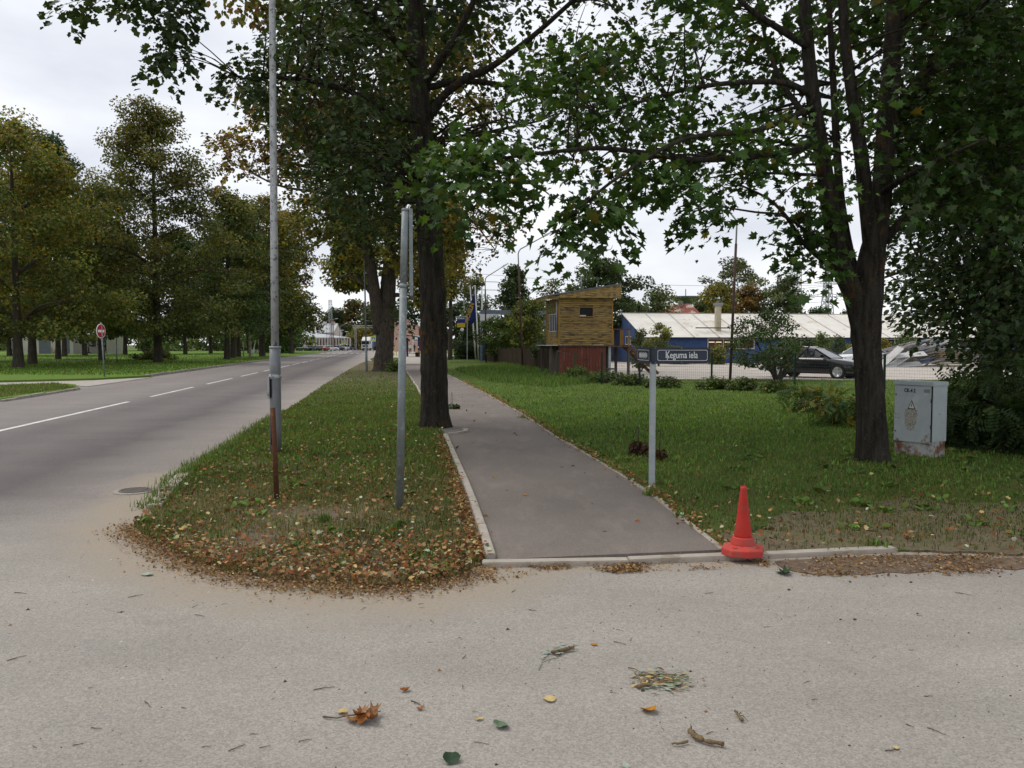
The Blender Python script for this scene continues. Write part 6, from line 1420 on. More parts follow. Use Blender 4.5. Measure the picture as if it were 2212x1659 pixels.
# lorry
def lorry():
    Y = 222; c = at(790, 745, Y); t = thing('lorry', 'white cab lorry with a blue trailer coming down the road', 'lorry', (c[0] - .1, Y, 0), R(-13))
    cabm = MB().box((-1.25, 0, .55), (1.25, 2.1, 2.9)).build('cab', 'car_white', t, bevel=.12)
    MB().add([(-1.2, .15, 2.88), (1.2, .15, 2.88), (1.15, .9, 3.85), (-1.15, .9, 3.85), (-1.2, 2.1, 2.88), (1.2, 2.1, 2.88), (1.15, 2.1, 3.85), (-1.15, 2.1, 3.85)], [(0, 1, 2, 3), (3, 2, 6, 7), (1, 5, 6, 2), (4, 0, 3, 7), (5, 4, 7, 6)]).build('wind_deflector', 'car_white', t)
    MB().box((-1.1, -.03, 1.75), (1.1, .06, 2.65)).build('windscreen', 'car_glass', t)
    MB().box((-.85, -.04, 1.05), (.85, .06, 1.5)).build('grille', 'window_dark', t)
    MB().box((-1.25, -.12, .35), (1.25, .4, .8)).build('bumper', 'car_grey', t, bevel=.05)
    for sd in (-1, 1):
        MB().box((sd * 1.0 - .18, -.14, .55), (sd * 1.0 + .18, -.08, .75)).build('headlight', 'lamp_glass', t)
        MB().box((sd * 1.42 - .1, .0, 1.9), (sd * 1.42 + .1, .15, 2.6)).build('mirror', 'window_dark', t)
        for y in (.9, 3.6, 9.5, 10.8): MB().lathe([(.5, -.15), (.5, .15)], 18, Matrix.Translation((sd * 1.05, y, .5)) @ Matrix.Rotation(math.pi / 2, 4, 'Y')).build('wheel', 'tyre', t)
    MB().box((-1.27, 2.6, 1.1), (1.27, 14, 3.9)).build('trailer', pm('tarp_blue', (.03, .06, .20), (.035, .07, .22), .8, .6, .05), t, bevel=.05)
    MB().box((-1.1, 1.5, .6), (1.1, 13.5, 1.1)).build('chassis', 'tyre', t)
lorry()
# ------------------------------------------------------------------ poles, signs and the far street
pm('rust_pole', (.085, .045, .035), (.06, .034, .028), 6, .85, .2)
pm('pole_silver', (.34, .36, .37), (.27, .29, .30), 6, .6, .1)
pm('lamp_white', (.66, .68, .70), (.55, .57, .6), 6, .5, .05)
def street_lamp(label, base, Y, bend, head, lower='rust_pole', split=None, r=.07, group='street lamps along the yard'):
    """base, bend, head: px positions; the pole is plumb"""
    b0 = at(base[0], base[1], Y); b0[2] = 0; k = at(bend[0], bend[1], Y); hd = at(head[0], head[1], Y)
    t = thing('street_lamp', label, 'street lamp', tuple(b0), 0, group); k = k - b0; hd = hd - b0
    zs = (split if split else k[2] * .86)
    f = lambda z: (k[0] * z / k[2], 0, z)
    MB().tube([f(-.2), f(zs * .5), f(zs)], [r, r * .95, r * .9], 10).build('pole', lower, t, True)
    MB().tube([f(zs - .05), f(k[2] - .25), (k[0] + (hd[0] - k[0]) * .04, 0, k[2] - .05), tuple(k * .9 + hd * .1), tuple(k * .4 + hd * .6), tuple(hd)], r * .6, 8).build('arm', 'pole_silver' if lower != 'galvanised' else 'galvanised', t, True)
    d = nrm(hd - k); L_ = .75
    M_ = Vector(d).to_track_quat('X', 'Z').to_matrix().to_4x4(); M_.translation = Vector(hd)
    mb = MB().add([(0, -.06, -.04), (0, .06, -.04), (0, .06, .04), (0, -.06, .04), (.3, -.14, -.07), (.3, .14, -.07), (.3, .11, .08), (.3, -.11, .08), (L_, -.07, -.05), (L_, .07, -.05), (L_, .05, .03), (L_, -.05, .03)], [(3, 2, 1, 0), (0, 1, 5, 4), (1, 2, 6, 5), (2, 3, 7, 6), (3, 0, 4, 7), (4, 5, 9, 8), (5, 6, 10, 9), (6, 7, 11, 10), (7, 4, 8, 11), (8, 9, 10, 11)])
    mb.v = [tuple(M_ @ Vector(v)) for v in mb.v]; mb.build('lamp_head', 'lamp_white', t)
    return t
street_lamp('rust brown lamp pole left of the hut with a long raised arm', (1129, 760), 56, (1119, 541), (1172, 512))
street_lamp('rust brown lamp pole near the flagpoles with white lamp', (1050, 770), 72, (1048, 600), (1083, 578))
street_lamp('thin lamp pole behind the bushes with white lamp', (1061, 760), 125, (1060, 658), (1082, 645))
street_lamp('lamp head showing above the yellow bush by the hut', (1122, 760), 140, (1121, 672), (1127, 658))
street_lamp('tall thin brown lamp pole standing at the yard edge', (1577, 822), 35.4, (1592, 478), (1566, 446), r=.065)
street_lamp('silver lamp post beside the fork trunked linden', (792, 803), 47.3, (786, 512), (712, 499), 'galvanised', 1.6, .075, 'silver street lamps along the road')
street_lamp('silver street lamp before the station, left one', (706, 760), 205, (706, 692), (724, 689), 'galvanised', 2, .09, 'silver street lamps along the road')
street_lamp('silver street lamp before the station, right one', (733, 758), 205, (734, 706), (745, 700), 'galvanised', 2, .09, 'silver street lamps along the road')
street_lamp('silver lamp pole among the park trunks', (526, 771), 103, (525, 640), (540, 634), 'galvanised', 2, .08, 'silver street lamps along the road')
street_lamp('slim lamp pole in the park by the no entry sign', (252, 783), 71, (251, 670), (262, 664), 'galvanised', 1.5, .06, 'silver street lamps along the road')
for i, (px, top, Y) in enumerate(((739, 714, 235), (749, 717, 240))):
    b0 = at(px, 745, Y); t = thing('floodlight_pole', ('platform light pole left of the gantry leg', 'platform light pole nearest the gantry leg')[i], 'light pole', (b0[0], Y, 0), 0, 'platform lights'); z = at(px, top, Y)[2]
    MB().tube([(0, 0, 0), (0, 0, z)], .09, 8).build('pole', 'galvanised', t); MB().box((-.5, -.1, z), (.5, .1, z + .2)).build('lamp_head', 'lamp_white', t)
b0 = at(535, 745, 97); t = thing('wooden_pole', 'leaning wooden pole on a concrete stub among the park trunks', 'utility pole', (b0[0], 97, 0)); MB().tube([(.1, 0, .6), (-.35, 0, 8.5)], [.15, .11], 8).build('pole', 'bark_far', t); MB().box((.15, -.12, -.1), (.42, .12, 2.1)).build('stub', 'kerb_old', t)
# level crossing signal arms in the far park
for i, (xa, xb, Y) in enumerate(((547, 562, 150), (562, 556, 151))):
    a, c_ = at(xa, 764, Y), at(xb, 692 if i == 0 else 720, Y); t = thing('barrier_boom', ('raised white barrier boom seen between park trunks', 'second white barrier boom beside the raised one')[i], 'barrier', (a[0], Y, 0)); MB().bar((0, 0, .3), tuple(c_ - (a[0], Y, 0)), .16).build('boom', 'sign_white', t); MB().box((-.5, -.4, -.1), (.5, .4, .7)).build('weight', 'sign_white', t)

# no entry sign
pm('sign_red', (.42, .012, .02), (.36, .01, .016), 6, .45, 0)
p = G(226, 818); t = thing('no_entry_sign', 'round red no entry sign with white bar on a grey post', 'road sign', (p[0], p[1], .03))
MB().tube([(0, 0, -.1), (-.10, 0, 2.62)], .035, 10).build('post', 'galvanised', t, True)
Ms = Matrix.Translation((-.095, -.05, 2.22)) @ Matrix.Rotation(R(84), 4, 'Z') @ Matrix.Rotation(math.pi / 2, 4, 'X')
dsc = MB().lathe([(.34, -.01), (.345, .0), (.34, .012)], 32, Ms).build('disc', 'sign_white', t)
MB().lathe([(.315, .012), (.315, .0145)], 32, Ms).build('red_field', 'sign_red', dsc)
MB().box((-.24, -.06, .014), (.24, .06, .0165), Ms).build('white_bar', 'sign_white', dsc)
# pedestrian crossing signs
pm('sign_yellow', (.62, .68, .02), (.55, .60, .02), 6, .5, 0); pm('sign_blue', (.03, .14, .40), (.03, .12, .34), 6, .45, 0)
for i, (px, Y, zt, sz, base) in enumerate(((676, 142, 3.1, 1.0, 764), (744, 190, 2.6, .9, 757), (806, 150, 3.2, .95, 763))):
    c = at(px, 745, Y); t = thing('crossing_sign', ('yellow framed pedestrian crossing sign left of the road', 'smaller crossing sign beyond the parked cars', 'crossing sign half hidden by the forked trunk')[i], 'road sign', (c[0], Y, 0), R((-8, 0, 30)[i]), 'pedestrian crossing signs')
    MB().tube([(0, 0, -.1), (0, 0, zt + (2.5 if i == 0 else 0))], .05, 8).build('post', 'galvanised', t)
    pl3 = MB().box((-sz / 2, -.08, zt - sz), (sz / 2, -.05, zt)).build('plate', 'sign_yellow', t)
    s_ = sz * .33; MB().box((-s_, -.09, zt - sz / 2 - s_), (s_, -.082, zt - sz / 2 + s_)).build('blue_field', 'sign_blue', pl3)
    zc_ = zt - sz / 2; tri(MB(), 0, zc_ - .02, s_ * .75, s_ * .75, -.094).build('white_triangle', 'sign_white', pl3)
    mb = MB().lathe([(s_ * .13, 0), (s_ * .13, .004)], 8, Matrix.Translation((0, -.096, zc_ + s_ * .28)) @ Matrix.Rotation(math.pi / 2, 4, 'X')); mb.bar((0, -.097, zc_ + s_ * .15), (0, -.097, zc_ - s_ * .2), s_ * .16, .004); mb.bar((0, -.097, zc_ - s_ * .2), (s_ * .25, -.097, zc_ - s_ * .65), .004, s_ * .1); mb.bar((0, -.097, zc_ - s_ * .2), (-s_ * .25, -.097, zc_ - s_ * .65), .004, s_ * .1); mb.build('walking_figure', 'black_mark', pl3)

# yard fence: green posts and wire mesh
pm('fence_green', (.012, .03, .022), (.018, .038, .028), 10, .6, .1)
pm('fence_wire', (.06, .08, .07), (.10, .12, .11), 10, .6, 0)
wf = thing('wire_fence', 'thin green wire mesh fence on dark posts along the yard', 'fence', (0, 0, 0))
fp = [at(1300, 745, 31.5), at(1382, 745, 30.6), at(1538, 745, 29.2), at(1718, 745, 27.4), at(1912, 745, 25.6), at(2130, 745, 23.6), at(2400, 745, 21.4)]
for a in fp: MB().box((a[0] - .03, a[1] - .03, -.05), (a[0] + .03, a[1] + .03, 1.30)).build('post', 'fence_green', wf)
for a, c_ in zip(fp[:-1], fp[1:]):
    mb = MB(); L_ = np.linalg.norm((c_ - a)[:2])
    for z in np.arange(.08, 1.26, .1): mb.bar((a[0], a[1], z), (c_[0], c_[1], z), .004)
    k = int(L_ / .075)
    for i in range(1, k):
        q = a + (c_ - a) * i / k; mb.add([(q[0] - .0016, q[1], .05), (q[0] + .0016, q[1], .05), (q[0] + .0016, q[1], 1.24), (q[0] - .0016, q[1], 1.24)], [(0, 1, 2, 3)])
    mb.build('wire_panel', 'fence_wire', wf)['kind'] = 'stuff'

# lumber and scrap heap in the yard
pm('grey_plank', (.30, .28, .26), (.20, .185, .17), 3, .9, .3, c3=(.42, .40, .38), s3=2)
pm('pale_sheet', (.52, .52, .51), (.42, .42, .41), 2, .8, .1)
c = at(1960, 745, 57); lpile = thing('lumber_pile', 'tall heap of grey planks and rails in the yard', 'lumber pile', (c[0], 57, .045))
rs = random.Random(21)
for i in range(70):
    x = rs.uniform(-1.8, 3.2); z = .15 + (1.9 - abs(x - 1.2) * .35) * rs.random() * (1 if x > -1 else .5); L_ = rs.uniform(2.2, 4.2); a = rs.gauss(.22, .10)
    M_ = Matrix.Translation((x, rs.uniform(-.8, .8), z)) @ Matrix.Rotation(rs.gauss(0, .2), 4, 'Z') @ Matrix.Rotation(-a, 4, 'Y')
    MB().box((-L_ / 2, -.07, -.03), (L_ / 2, .07, .03), M_).build('plank', 'grey_plank' if rs.random() < .8 else 'pale_sheet', lpile)
for x, z, a, L_ in ((-2.0, .7, .75, 2.2), (-1.3, .5, .6, 2.0), (-.6, .95, .08, 2.4), (-1.2, .25, .05, 3.0)):
    M_ = Matrix.Translation((x, -1.2, z)) @ Matrix.Rotation(-a, 4, 'Y'); MB().box((-L_ / 2, -.5, -.02), (L_ / 2, .1, .02), M_ @ Matrix.Rotation(.5, 4, 'X')).build('sheet', 'pale_sheet', lpile)
c = at(2075, 745, 56); t = thing('board_stack', 'low stack of yellowish boards right of the lumber heap', 'board stack', (c[0], 56, .045))
pm('fresh_board', (.42, .33, .20), (.32, .25, .15), 3, .9, .2)
for i in range(9):
    for j in range(3): MB().box((-1.4 + rs.uniform(-.1, .1), j * .4, .05 + i * .13), (1.4 + rs.uniform(-.1, .1), j * .4 + .36, .05 + i * .13 + .05)).build('board', 'fresh_board', t)
c = at(1880, 745, 61); t = thing('gravel_heap', 'grey heap of pipes and rubble behind the black car', 'scrap heap', (c[0], 61, .045))
for i in range(24):
    a = rs.uniform(0, 6.28); q = (rs.uniform(-2, 2), rs.uniform(-.6, .6), rs.uniform(.15, 1.1)); MB().bar(q, (q[0] + 1.4 * math.cos(a), q[1] + .5 * math.sin(a), max(.1, q[2] + rs.uniform(-.4, .4))), .09).build('pipe', 'grey_plank' if i % 3 else 'roof_felt', t)

# flagpoles, flag, hanging shop sign
pm('flag_blue', (.025, .04, .19), (.02, .032, .15), 4, .8, .1); pm('flag_yellow', (.55, .38, .02), (.5, .34, .02), 6, .7, 0)
for i, (bx, tx_, ty, Y) in enumerate(((1028, 1015, 618, 86), (1034, 1026, 616, 85), (1041, 1041, 609, 84))):
    b0 = at(bx, 745, Y); tp = at(tx_, ty, Y); t = thing('flagpole', ('leaning white flagpole, leftmost of three', 'leaning white flagpole carrying the blue flag', 'upright white flagpole, rightmost of three')[i], 'flagpole', (b0[0], Y, 0), 0, 'white flagpoles by the hedge')
    MB().tube([(0, 0, -.1), tuple(tp - (b0[0], Y, 0))], [.09, .06], 10).build('pole', 'sign_white', t, True)
Y = 85.2; t0 = at(1027, 628, Y); fl = thing('flag', 'blue flag with yellow lettering drooping from a leaning pole', 'flag', tuple(t0))
gr = [[at(x, y, Y + dy) - t0 for x, y, dy in row] for row in (((1027, 628, 0), (1023, 640, .1), (1019, 650, -.1)), ((1027, 640, 0), (1018, 652, .15), (1011, 664, -.1)), ((1028, 655, .0), (1017, 670, .2), (1007, 682, -.1)), ((1029, 672, 0), (1018, 688, .15), (1006, 697, -.1)), ((1028, 690, 0), (1020, 701, .1), (1007, 699, 0)))]
mb = MB(); mb.v = [tuple(v) for r_ in gr for v in r_]
mb.f = [(i * 3 + j, i * 3 + j + 1, (i + 1) * 3 + j + 1, (i + 1) * 3 + j) for i in range(4) for j in range(2)]
fo = mb.build('cloth', 'flag_blue', fl, True); so_ = fo.modifiers.new('s', 'SOLIDIFY'); so_.thickness = .02
q = at(1014, 676, Y - .35) - t0
text_mesh('lettering', 'MICHELIN', .62, 'flag_yellow', fo, Matrix.Translation(tuple(q)) @ Matrix.Rotation(math.pi / 2, 4, 'X') @ Matrix.Rotation(R(72), 4, 'Z'), .02, .8, .005)
Y = 84; c0_ = at(987, 685, Y); c1_ = at(1005, 707, Y); t = thing('shop_sign', 'blue and yellow hanging tyre shop sign above the hedge', 'shop sign', (c1_[0] + .15, Y, 0))
x0_, x1_, z0_, z1_ = c0_[0] - c1_[0] - .15, -.15, c1_[2], c0_[2]
MB().tube([(.05, 0, -.1), (.05, 0, z1_ + .2)], .05, 8).build('post', 'pole_silver', t); MB().bar((x0_, 0, z1_ + .03), (.1, 0, z1_ + .03), .04).build('bracket', 'sign_white', t)
pb = MB().box((x0_, -.04, z0_ + (z1_ - z0_) * .42), (x1_, .04, z1_)).build('blue_panel', 'flag_blue', t); MB().box((x0_, -.04, z0_), (x1_, .04, z0_ + (z1_ - z0_) * .42)).build('yellow_panel', 'flag_yellow', t)
text_mesh('lettering', 'MICHELIN', .19, 'sign_white', pb, Matrix.Translation(((x0_ + x1_) / 2, -.05, z1_ - .15)) @ Matrix.Rotation(math.pi / 2, 4, 'X'), .006, .85, .004)
MB().lathe([(.0, -.2), (.15, -.17), (.2, 0), (.15, .15), (0, .2)], 12, Matrix.Translation(((x0_ + x1_) / 2 + .1, 0, z0_ - .25))).build('white_ball', 'sign_white', t, True)
# canopy frame, blue containers
pm('beam_grey', (.13, .16, .19), (.17, .20, .24), 3, .6, .05); pm('container_blue', (.045, .085, .16), (.035, .065, .12), 2, .7, .1)
Y = 76; a, c_ = at(1037, 674, Y), at(1180, 677, Y); t = thing('canopy_frame', 'long grey overhead beam on posts above the bushes', 'canopy', (a[0], Y, 0))
MB().bar((0, 0, a[2]), (c_[0] - a[0], 0, c_[2]), .3, .45).build('beam', 'beam_grey', t)
for x in (.1, c_[0] - a[0] - .1): MB().box((x - .12, -.12, -.1), (x + .12, .12, a[2] - .2)).build('post', 'beam_grey', t)
MB().add([(0, -.2, a[2] - .2), (2.0, -.2, a[2] - .2), (1.5, -.2, a[2] - .75), (.3, -.2, a[2] - 1.0), (0, -.2, a[2] - 1.7)], [(0, 1, 2, 3, 4)]).build('white_board', 'sign_white', t)
for i, (xa, xb, Y, h_) in enumerate(((1042, 1092, 80, 2.15), (1090, 1135, 74, 2.35), (1140, 1180, 72, 2.3))):
    a, c_ = at(xa, 745, Y), at(xb, 745, Y); t = thing('container', ('blue steel container left, behind the dark fence', 'blue steel container in the middle behind the fence', 'dark blue container close to the hut')[i], 'container', (a[0], Y, 0), 0, 'blue containers behind the fence')
    L_ = c_[0] - a[0]; MB().box((0, 0, 0), (L_, 2.4, h_)).build('wall', 'container_blue', t); MB().box((-.05, -.06, h_ - .14), (L_ + .05, 2.45, h_ + .02)).build('top_rail', 'pole_silver', t)
    k = int(L_ / .45)
    for j in range(k + 1): MB().box((L_ * j / k - .03, -.05, 0), (L_ * j / k + .03, .01, h_ - .14)).build('rib', 'container_blue', t)

# graffiti wall building in the park
pm('plaster_pale', (.52, .50, .44), (.44, .42, .37), .8, .9, .1); pm('plaster_grey', (.15, .165, .185), (.12, .13, .15), .8, .9, .1); pm('plaster_shade', (.27, .255, .235), (.22, .21, .195), .8, .9, .1); pm('spray_red', (.35, .07, .05), (.3, .06, .05), 5, .8, 0); pm('spray_black', (.015, .015, .018), (.02, .02, .022), 5, .8, 0)
Y = 134; a = at(20, 745, Y); bl = thing('garage_block', 'low pale garage wall with graffiti at the back of the park', 'garage', (a[0], Y, .1))
f = Y / FPX; X = lambda px: (px - 20) * f
MB().box((X(20), .02, 0), (X(232), 6, 3.1)).build('wall', 'plaster_pale', bl); MB().box((X(18), -.3, 3.1), (X(234), 6.2, 3.3)).build('roof', 'roof_felt', bl)
for xa, xb, mt in ((84, 109, 'plaster_grey'), (142, 150, 'plaster_grey'), (158, 230, 'plaster_shade')): MB().box((X(xa), -.02, .0), (X(xb), .03, 2.9)).build('toned_bay', mt, bl)  # grey bays are paint; the wide one has shade put into its colour
rs = random.Random(5)
def scrawl(x0, x1, mt, n_, w, seed, curl):
    r2 = np.random.default_rng(seed); mb = MB()
    for _ in range(n_):
        p0 = np.array((r2.uniform(x0, x1), r2.uniform(.4, 2.0))); a = r2.uniform(0, 6.3); P_ = [p0]
        for _k in range(9): a += r2.normal(curl, .5); P_.append(P_[-1] + np.array((math.cos(a), math.sin(a))) * .22)
        P_ = np.array(P_); P_[:, 0] = np.clip(P_[:, 0], x0, x1); P_[:, 1] = np.clip(P_[:, 1], .2, 2.6)
        mb.tube([(x, -.04, z) for x, z in P_ + r2.normal(0, .005, P_.shape)], w, 4)
    mb.build('graffiti', mt, bl)
scrawl(X(111), X(125), 'spray_red', 7, .03, 3, .3); scrawl(X(186), X(206), 'spray_black', 8, .07, 4, .35); scrawl(X(210), X(228), 'spray_black', 7, .07, 6, .3); scrawl(X(22), X(27), 'spray_black', 4, .03, 7, .2)

# station building, masts and gantry at the end of the street
pm('station_wall', (.55, .50, .45), (.47, .43, .39), .5, .9, .05); pm('station_roof', (.44, .46, .47), (.38, .40, .41), .5, .6, .05); pm('shade_brown', (.11, .07, .055), (.08, .05, .04), 1, .8, 0)
Y = 246; f = Y / FPX; a = at(640, 745, Y); stn = thing('station_building', 'pale station building with grey roof and columned porch', 'building', (a[0], Y, 0)); X = lambda px: (px - 640) * f; Zp = lambda py: at(0, py, Y)[2]
MB().box((X(640), 4, 0), (X(716), 16, Zp(716))).build('wall', 'station_wall', stn)
MB().add([(X(636), 3, Zp(718)), (X(716), 3, Zp(718)), (X(716), 9.5, Zp(697)), (X(636), 9.5, Zp(697)), (X(636), 17, Zp(718)), (X(716), 17, Zp(718))], [(0, 1, 2, 3), (3, 2, 5, 4)]).build('roof', 'station_roof', stn)
MB().add([(X(714.5), 3.5, Zp(718)), (X(714.5), 16.5, Zp(718)), (X(714.5), 9.5, Zp(698))], [(0, 1, 2)]).build('gable', 'station_wall', stn)
MB().box((X(668), 3.7, Zp(735)), (X(715), 4.05, Zp(717))).build('upper_wall', 'station_wall', stn)
MB().add([(X(640), -2, Zp(729)), (X(760), -2, Zp(729.5)), (X(730), 4, Zp(726)), (X(690), 4, Zp(722)), (X(664), 4, Zp(714)), (X(640), 4, Zp(714))], [(0, 1, 2, 3, 4, 5)]).build('porch_roof', 'station_roof', stn)
MB().box((X(640), -1.9, Zp(731)), (X(760), -1.6, Zp(729.4))).build('porch_beam', 'station_wall', stn)
MB().box((X(640), 3.6, 0), (X(756), 3.9, Zp(728))).build('porch_wall', 'station_wall', stn)
for px in range(651, 760, 6): MB().box((X(px) - .2, -1.95, 0), (X(px) + .2, -1.55, Zp(731))).build('column', 'station_wall', stn)
for px in range(654, 752, 8): MB().box((X(px), 3.5, .3), (X(px + 3.2), 3.59, 2.9)).build('window', 'shade_brown', stn)
for px in (656, 684, 702): MB().box((X(px), 8.5, Zp(699)), (X(px) + .9, 9.8, Zp(693))).build('chimney', 'station_wall', stn)
pm('lattice', (.40, .41, .42), (.34, .35, .36), 3, .6, 0); pm('lattice_rust', (.20, .10, .08), (.25, .16, .13), 3, .8, 0)
def mast(label, px, Y, zt, w0, w1, mat='lattice', n_=10, arms=()):
    c = at(px, 745, Y); t = thing('lattice_mast', label, 'lattice mast', (c[0], Y, 0), R(12), 'lattice masts'); mb = MB(); wz = lambda z: w0 + (w1 - w0) * z / zt; bw = max(.10, w0 * .045)
    cs = ((-1, -1), (1, -1), (1, 1), (-1, 1)); zs = [zt * (1 - (1 - i / n_) ** 1.25) for i in range(n_ + 1)]
    for za, zb in zip(zs[:-1], zs[1:]):
        for i in range(4):
            a, c2 = cs[i], cs[(i + 1) % 4]; A = (a[0] * wz(za) / 2, a[1] * wz(za) / 2, za); A2 = (a[0] * wz(zb) / 2, a[1] * wz(zb) / 2, zb); B_ = (c2[0] * wz(za) / 2, c2[1] * wz(za) / 2, za); B2 = (c2[0] * wz(zb) / 2, c2[1] * wz(zb) / 2, zb)
            mb.bar(A, A2, bw * 1.3); mb.bar(A, B2, bw * .7); mb.bar(B_, A2, bw * .7); mb.bar(A2, B2, bw * .7)
    mb.build('lattice', mat, t)
    for z, L_ in arms:
        mb = MB()
        for sd in (-1, 1):
            mb.bar((0, 0, z), (sd * L_, 0, z + .2), bw); mb.bar((0, 0, z + 2), (sd * L_, 0, z + .2), bw * .8); mb.bar((sd * L_ * .5, 0, z + .1), (sd * L_ * .5, 0, z + 1.1), bw * .6)
        mb.build('cross_arm', mat, t)
    return t
mast('tall lattice mast above the station roof', 714.5, 238, 15, .9, .9, 'lattice', 14); mast('rusty lattice mast before the station', 718, 236, 9, .8, .7, 'lattice_rust', 9)
mast('high voltage pylon left of the maple stem', 1717, 330, at(0, 610, 330)[2] + 6, 3.6, 3.0, 'lattice', 14, ((21, 9), (27, 7))); mast('high voltage pylon seen beside the maple trunk', 1785, 420, at(0, 600, 420)[2] + 4, 7.0, 1.8, 'lattice', 11, ((27, 11), (34, 8)))
Y = 236; a, c_ = at(761, 745, Y), at(812, 745, Y); z = at(0, 703, Y)[2]; t = thing('track_gantry', 'grey lattice gantry spanning the railway behind the lorry', 'gantry', (a[0], Y, 0)); mb = MB(); L_ = c_[0] - a[0]
for z_ in (z, z - .7): mb.bar((0, 0, z_), (L_, 0, z_), .14)
for i in range(14): mb.bar((L_ * i / 14, 0, z - .7 * (i % 2)), (L_ * (i + 1) / 14, 0, z - .7 * ((i + 1) % 2)), .09)
mb.build('truss', 'lattice', t)
for x in (1.0, L_ - .3):
    mb = MB(); mb.bar((x - .2, 0, 0), (x - .2, 0, z - .7), .12); mb.bar((x + .2, 0, 0), (x + .2, 0, z - .7), .12)
    for i in range(10): mb.bar((x - .2 * (-1) ** i, 0, i * (z - .7) / 10), (x + .2 * (-1) ** i, 0, (i + 1) * (z - .7) / 10), .07)
    mb.build('leg', 'lattice', t)
# railings, pink building, bus shelter, roadworks
pm('pink_plaster', (.58, .36, .29), (.50, .32, .26), .5, .9, .05, c3=(.45, .33, .28), s3=.4); pm('brick_red', (.25, .06, .045), (.2, .05, .04), 2, .85, .1); pm('shelter_blue', (.025, .035, .075), (.03, .04, .085), 4, .5, .05)
Y = 190; a = at(843, 745, Y); f = Y / FPX; t = thing('pink_building', 'pink plastered gable building beyond the bus shelter', 'building', (a[0], Y, 0)); w_ = (904 - 843) * f; zt = at(0, 684, Y)[2]; ze = at(0, 705, Y)[2]
MB().prism([(0, 0), (w_, 0), (w_, ze), (w_ * .58, zt), (0, ze + .6)], -10, 0, Matrix.Rotation(math.pi / 2, 4, 'X')).build('wall', 'pink_plaster', t)
MB().bar((w_ * .56, 5, zt + .1), (w_ * 1.05, 5, ze - .1), 10.6, .2).build('roof', 'station_roof', t); MB().box((w_, 1, 0), (w_ + 2.2, 8, ze - .6)).build('annex', 'brick_red', t); MB().box((w_ - .1, .8, ze - .6), (w_ + 2.4, 8.2, ze - .45)).build('annex_roof', 'roof_felt', t)
Y = 104; a = at(905, 745, Y); t = thing('bus_shelter', 'dark blue bus shelter with curved roof beyond the path', 'bus shelter', (a[0], Y, 0))
for x, y in ((0, 0), (-1.7, 1.4)): MB().box((x - .14, y - .08, 0), (x + .12, y + .08, 2.55)).build('post', 'shelter_blue', t)
MB().tube([(-2.6, 0, 2.75), (-1.4, 0, 2.82), (-.3, 0, 2.66), (.6, 0, 2.38)], .07, 6).build('roof_rib', 'shelter_blue', t); MB().tube([(-2.6, 2, 2.75), (-1.4, 2, 2.82), (-.3, 2, 2.66), (.6, 2, 2.38)], .07, 6).build('roof_rib', 'shelter_blue', t)
mb = MB(); q = [(-2.7, 2.8), (-1.4, 2.88), (-.3, 2.72), (.7, 2.42)]
mb.v = [(x, y, z) for x, z in q for y in (-.3, 2.3)]; mb.f = [(2 * i, 2 * i + 2, 2 * i + 3, 2 * i + 1) for i in range(3)]; mb.build('roof', 'shelter_blue', t); MB().box((-2.2, 1.5, .45), (-.2, 1.9, .5)).build('bench', 'brown_wood', t)
MB().box((-.10, -.1, 1.2), (.02, -.085, 1.4)).build('notice', 'sign_white', t)
Y = 102.5; a = at(901, 745, Y); t = thing('litter_bin', 'dark litter bin overflowing with orange leaves at the bus shelter', 'litter bin', (a[0], Y, 0)); MB().lathe([(.22, 0), (.28, .62), (.25, .62), (.24, .55)], 12).build('bin', 'window_dark', t); mb = MB()
for i in range(60):
    q = (rs.gauss(0, .2), rs.gauss(0, .2), .62 + abs(rs.gauss(0, .10))); mb.add([(q[0] - .08, q[1], q[2]), (q[0] + .08, q[1], q[2] + rs.uniform(-.03, .05)), (q[0], q[1] + .1, q[2] + .06)], [(0, 1, 2)])
mb.build('leaf_heap', 'leaf_amber', t)
Y = 118; a = at(852, 745, Y); t = thing('works_barrier', 'yellow roadworks barrier and block beyond the second tree', 'barrier', (a[0], Y, 0)); pm('works_yellow', (.62, .50, .02), (.55, .44, .02), 5, .6, .05)
MB().bar((.35, 0, 0), (.05, 0, 1.45), .14).build('leg', 'works_yellow', t); MB().bar((-.4, 0, .1), (.05, 0, 1.4), .05).build('strut', 'tyre', t); MB().box((-.7, -.4, 0), (-.05, .4, .5)).build('block', 'works_yellow', t, bevel=.05); MB().lathe([(.1, 1.4), (.1, 1.55)], 8).build('lamp', 'tyre', t)
a = at(866, 745, 125); t = thing('stop_post', 'thin dark sign post right of the roadworks barrier', 'sign post', (a[0], 125, 0)); MB().tube([(0, 0, 0), (0, 0, 2.5)], .05, 6).build('post', 'tyre', t); MB().box((-.25, -.05, 2.1), (.25, -.02, 2.6)).build('plate', 'pole_silver', t)
a = at(892, 745, 112); t = thing('timetable_post', 'white timetable board on a post near the bus shelter', 'sign', (a[0], 112, 0)); MB().tube([(0, 0, 0), (0, 0, 3.0)], .05, 6).build('post', 'sign_white', t); MB().box((.0, -.05, 2.1), (.95, -.02, 2.9)).build('board', 'sign_white', t); MB().box((.1, -.06, 2.2), (.7, -.052, 2.32)).build('blue_stripe', 'flag_blue', t)

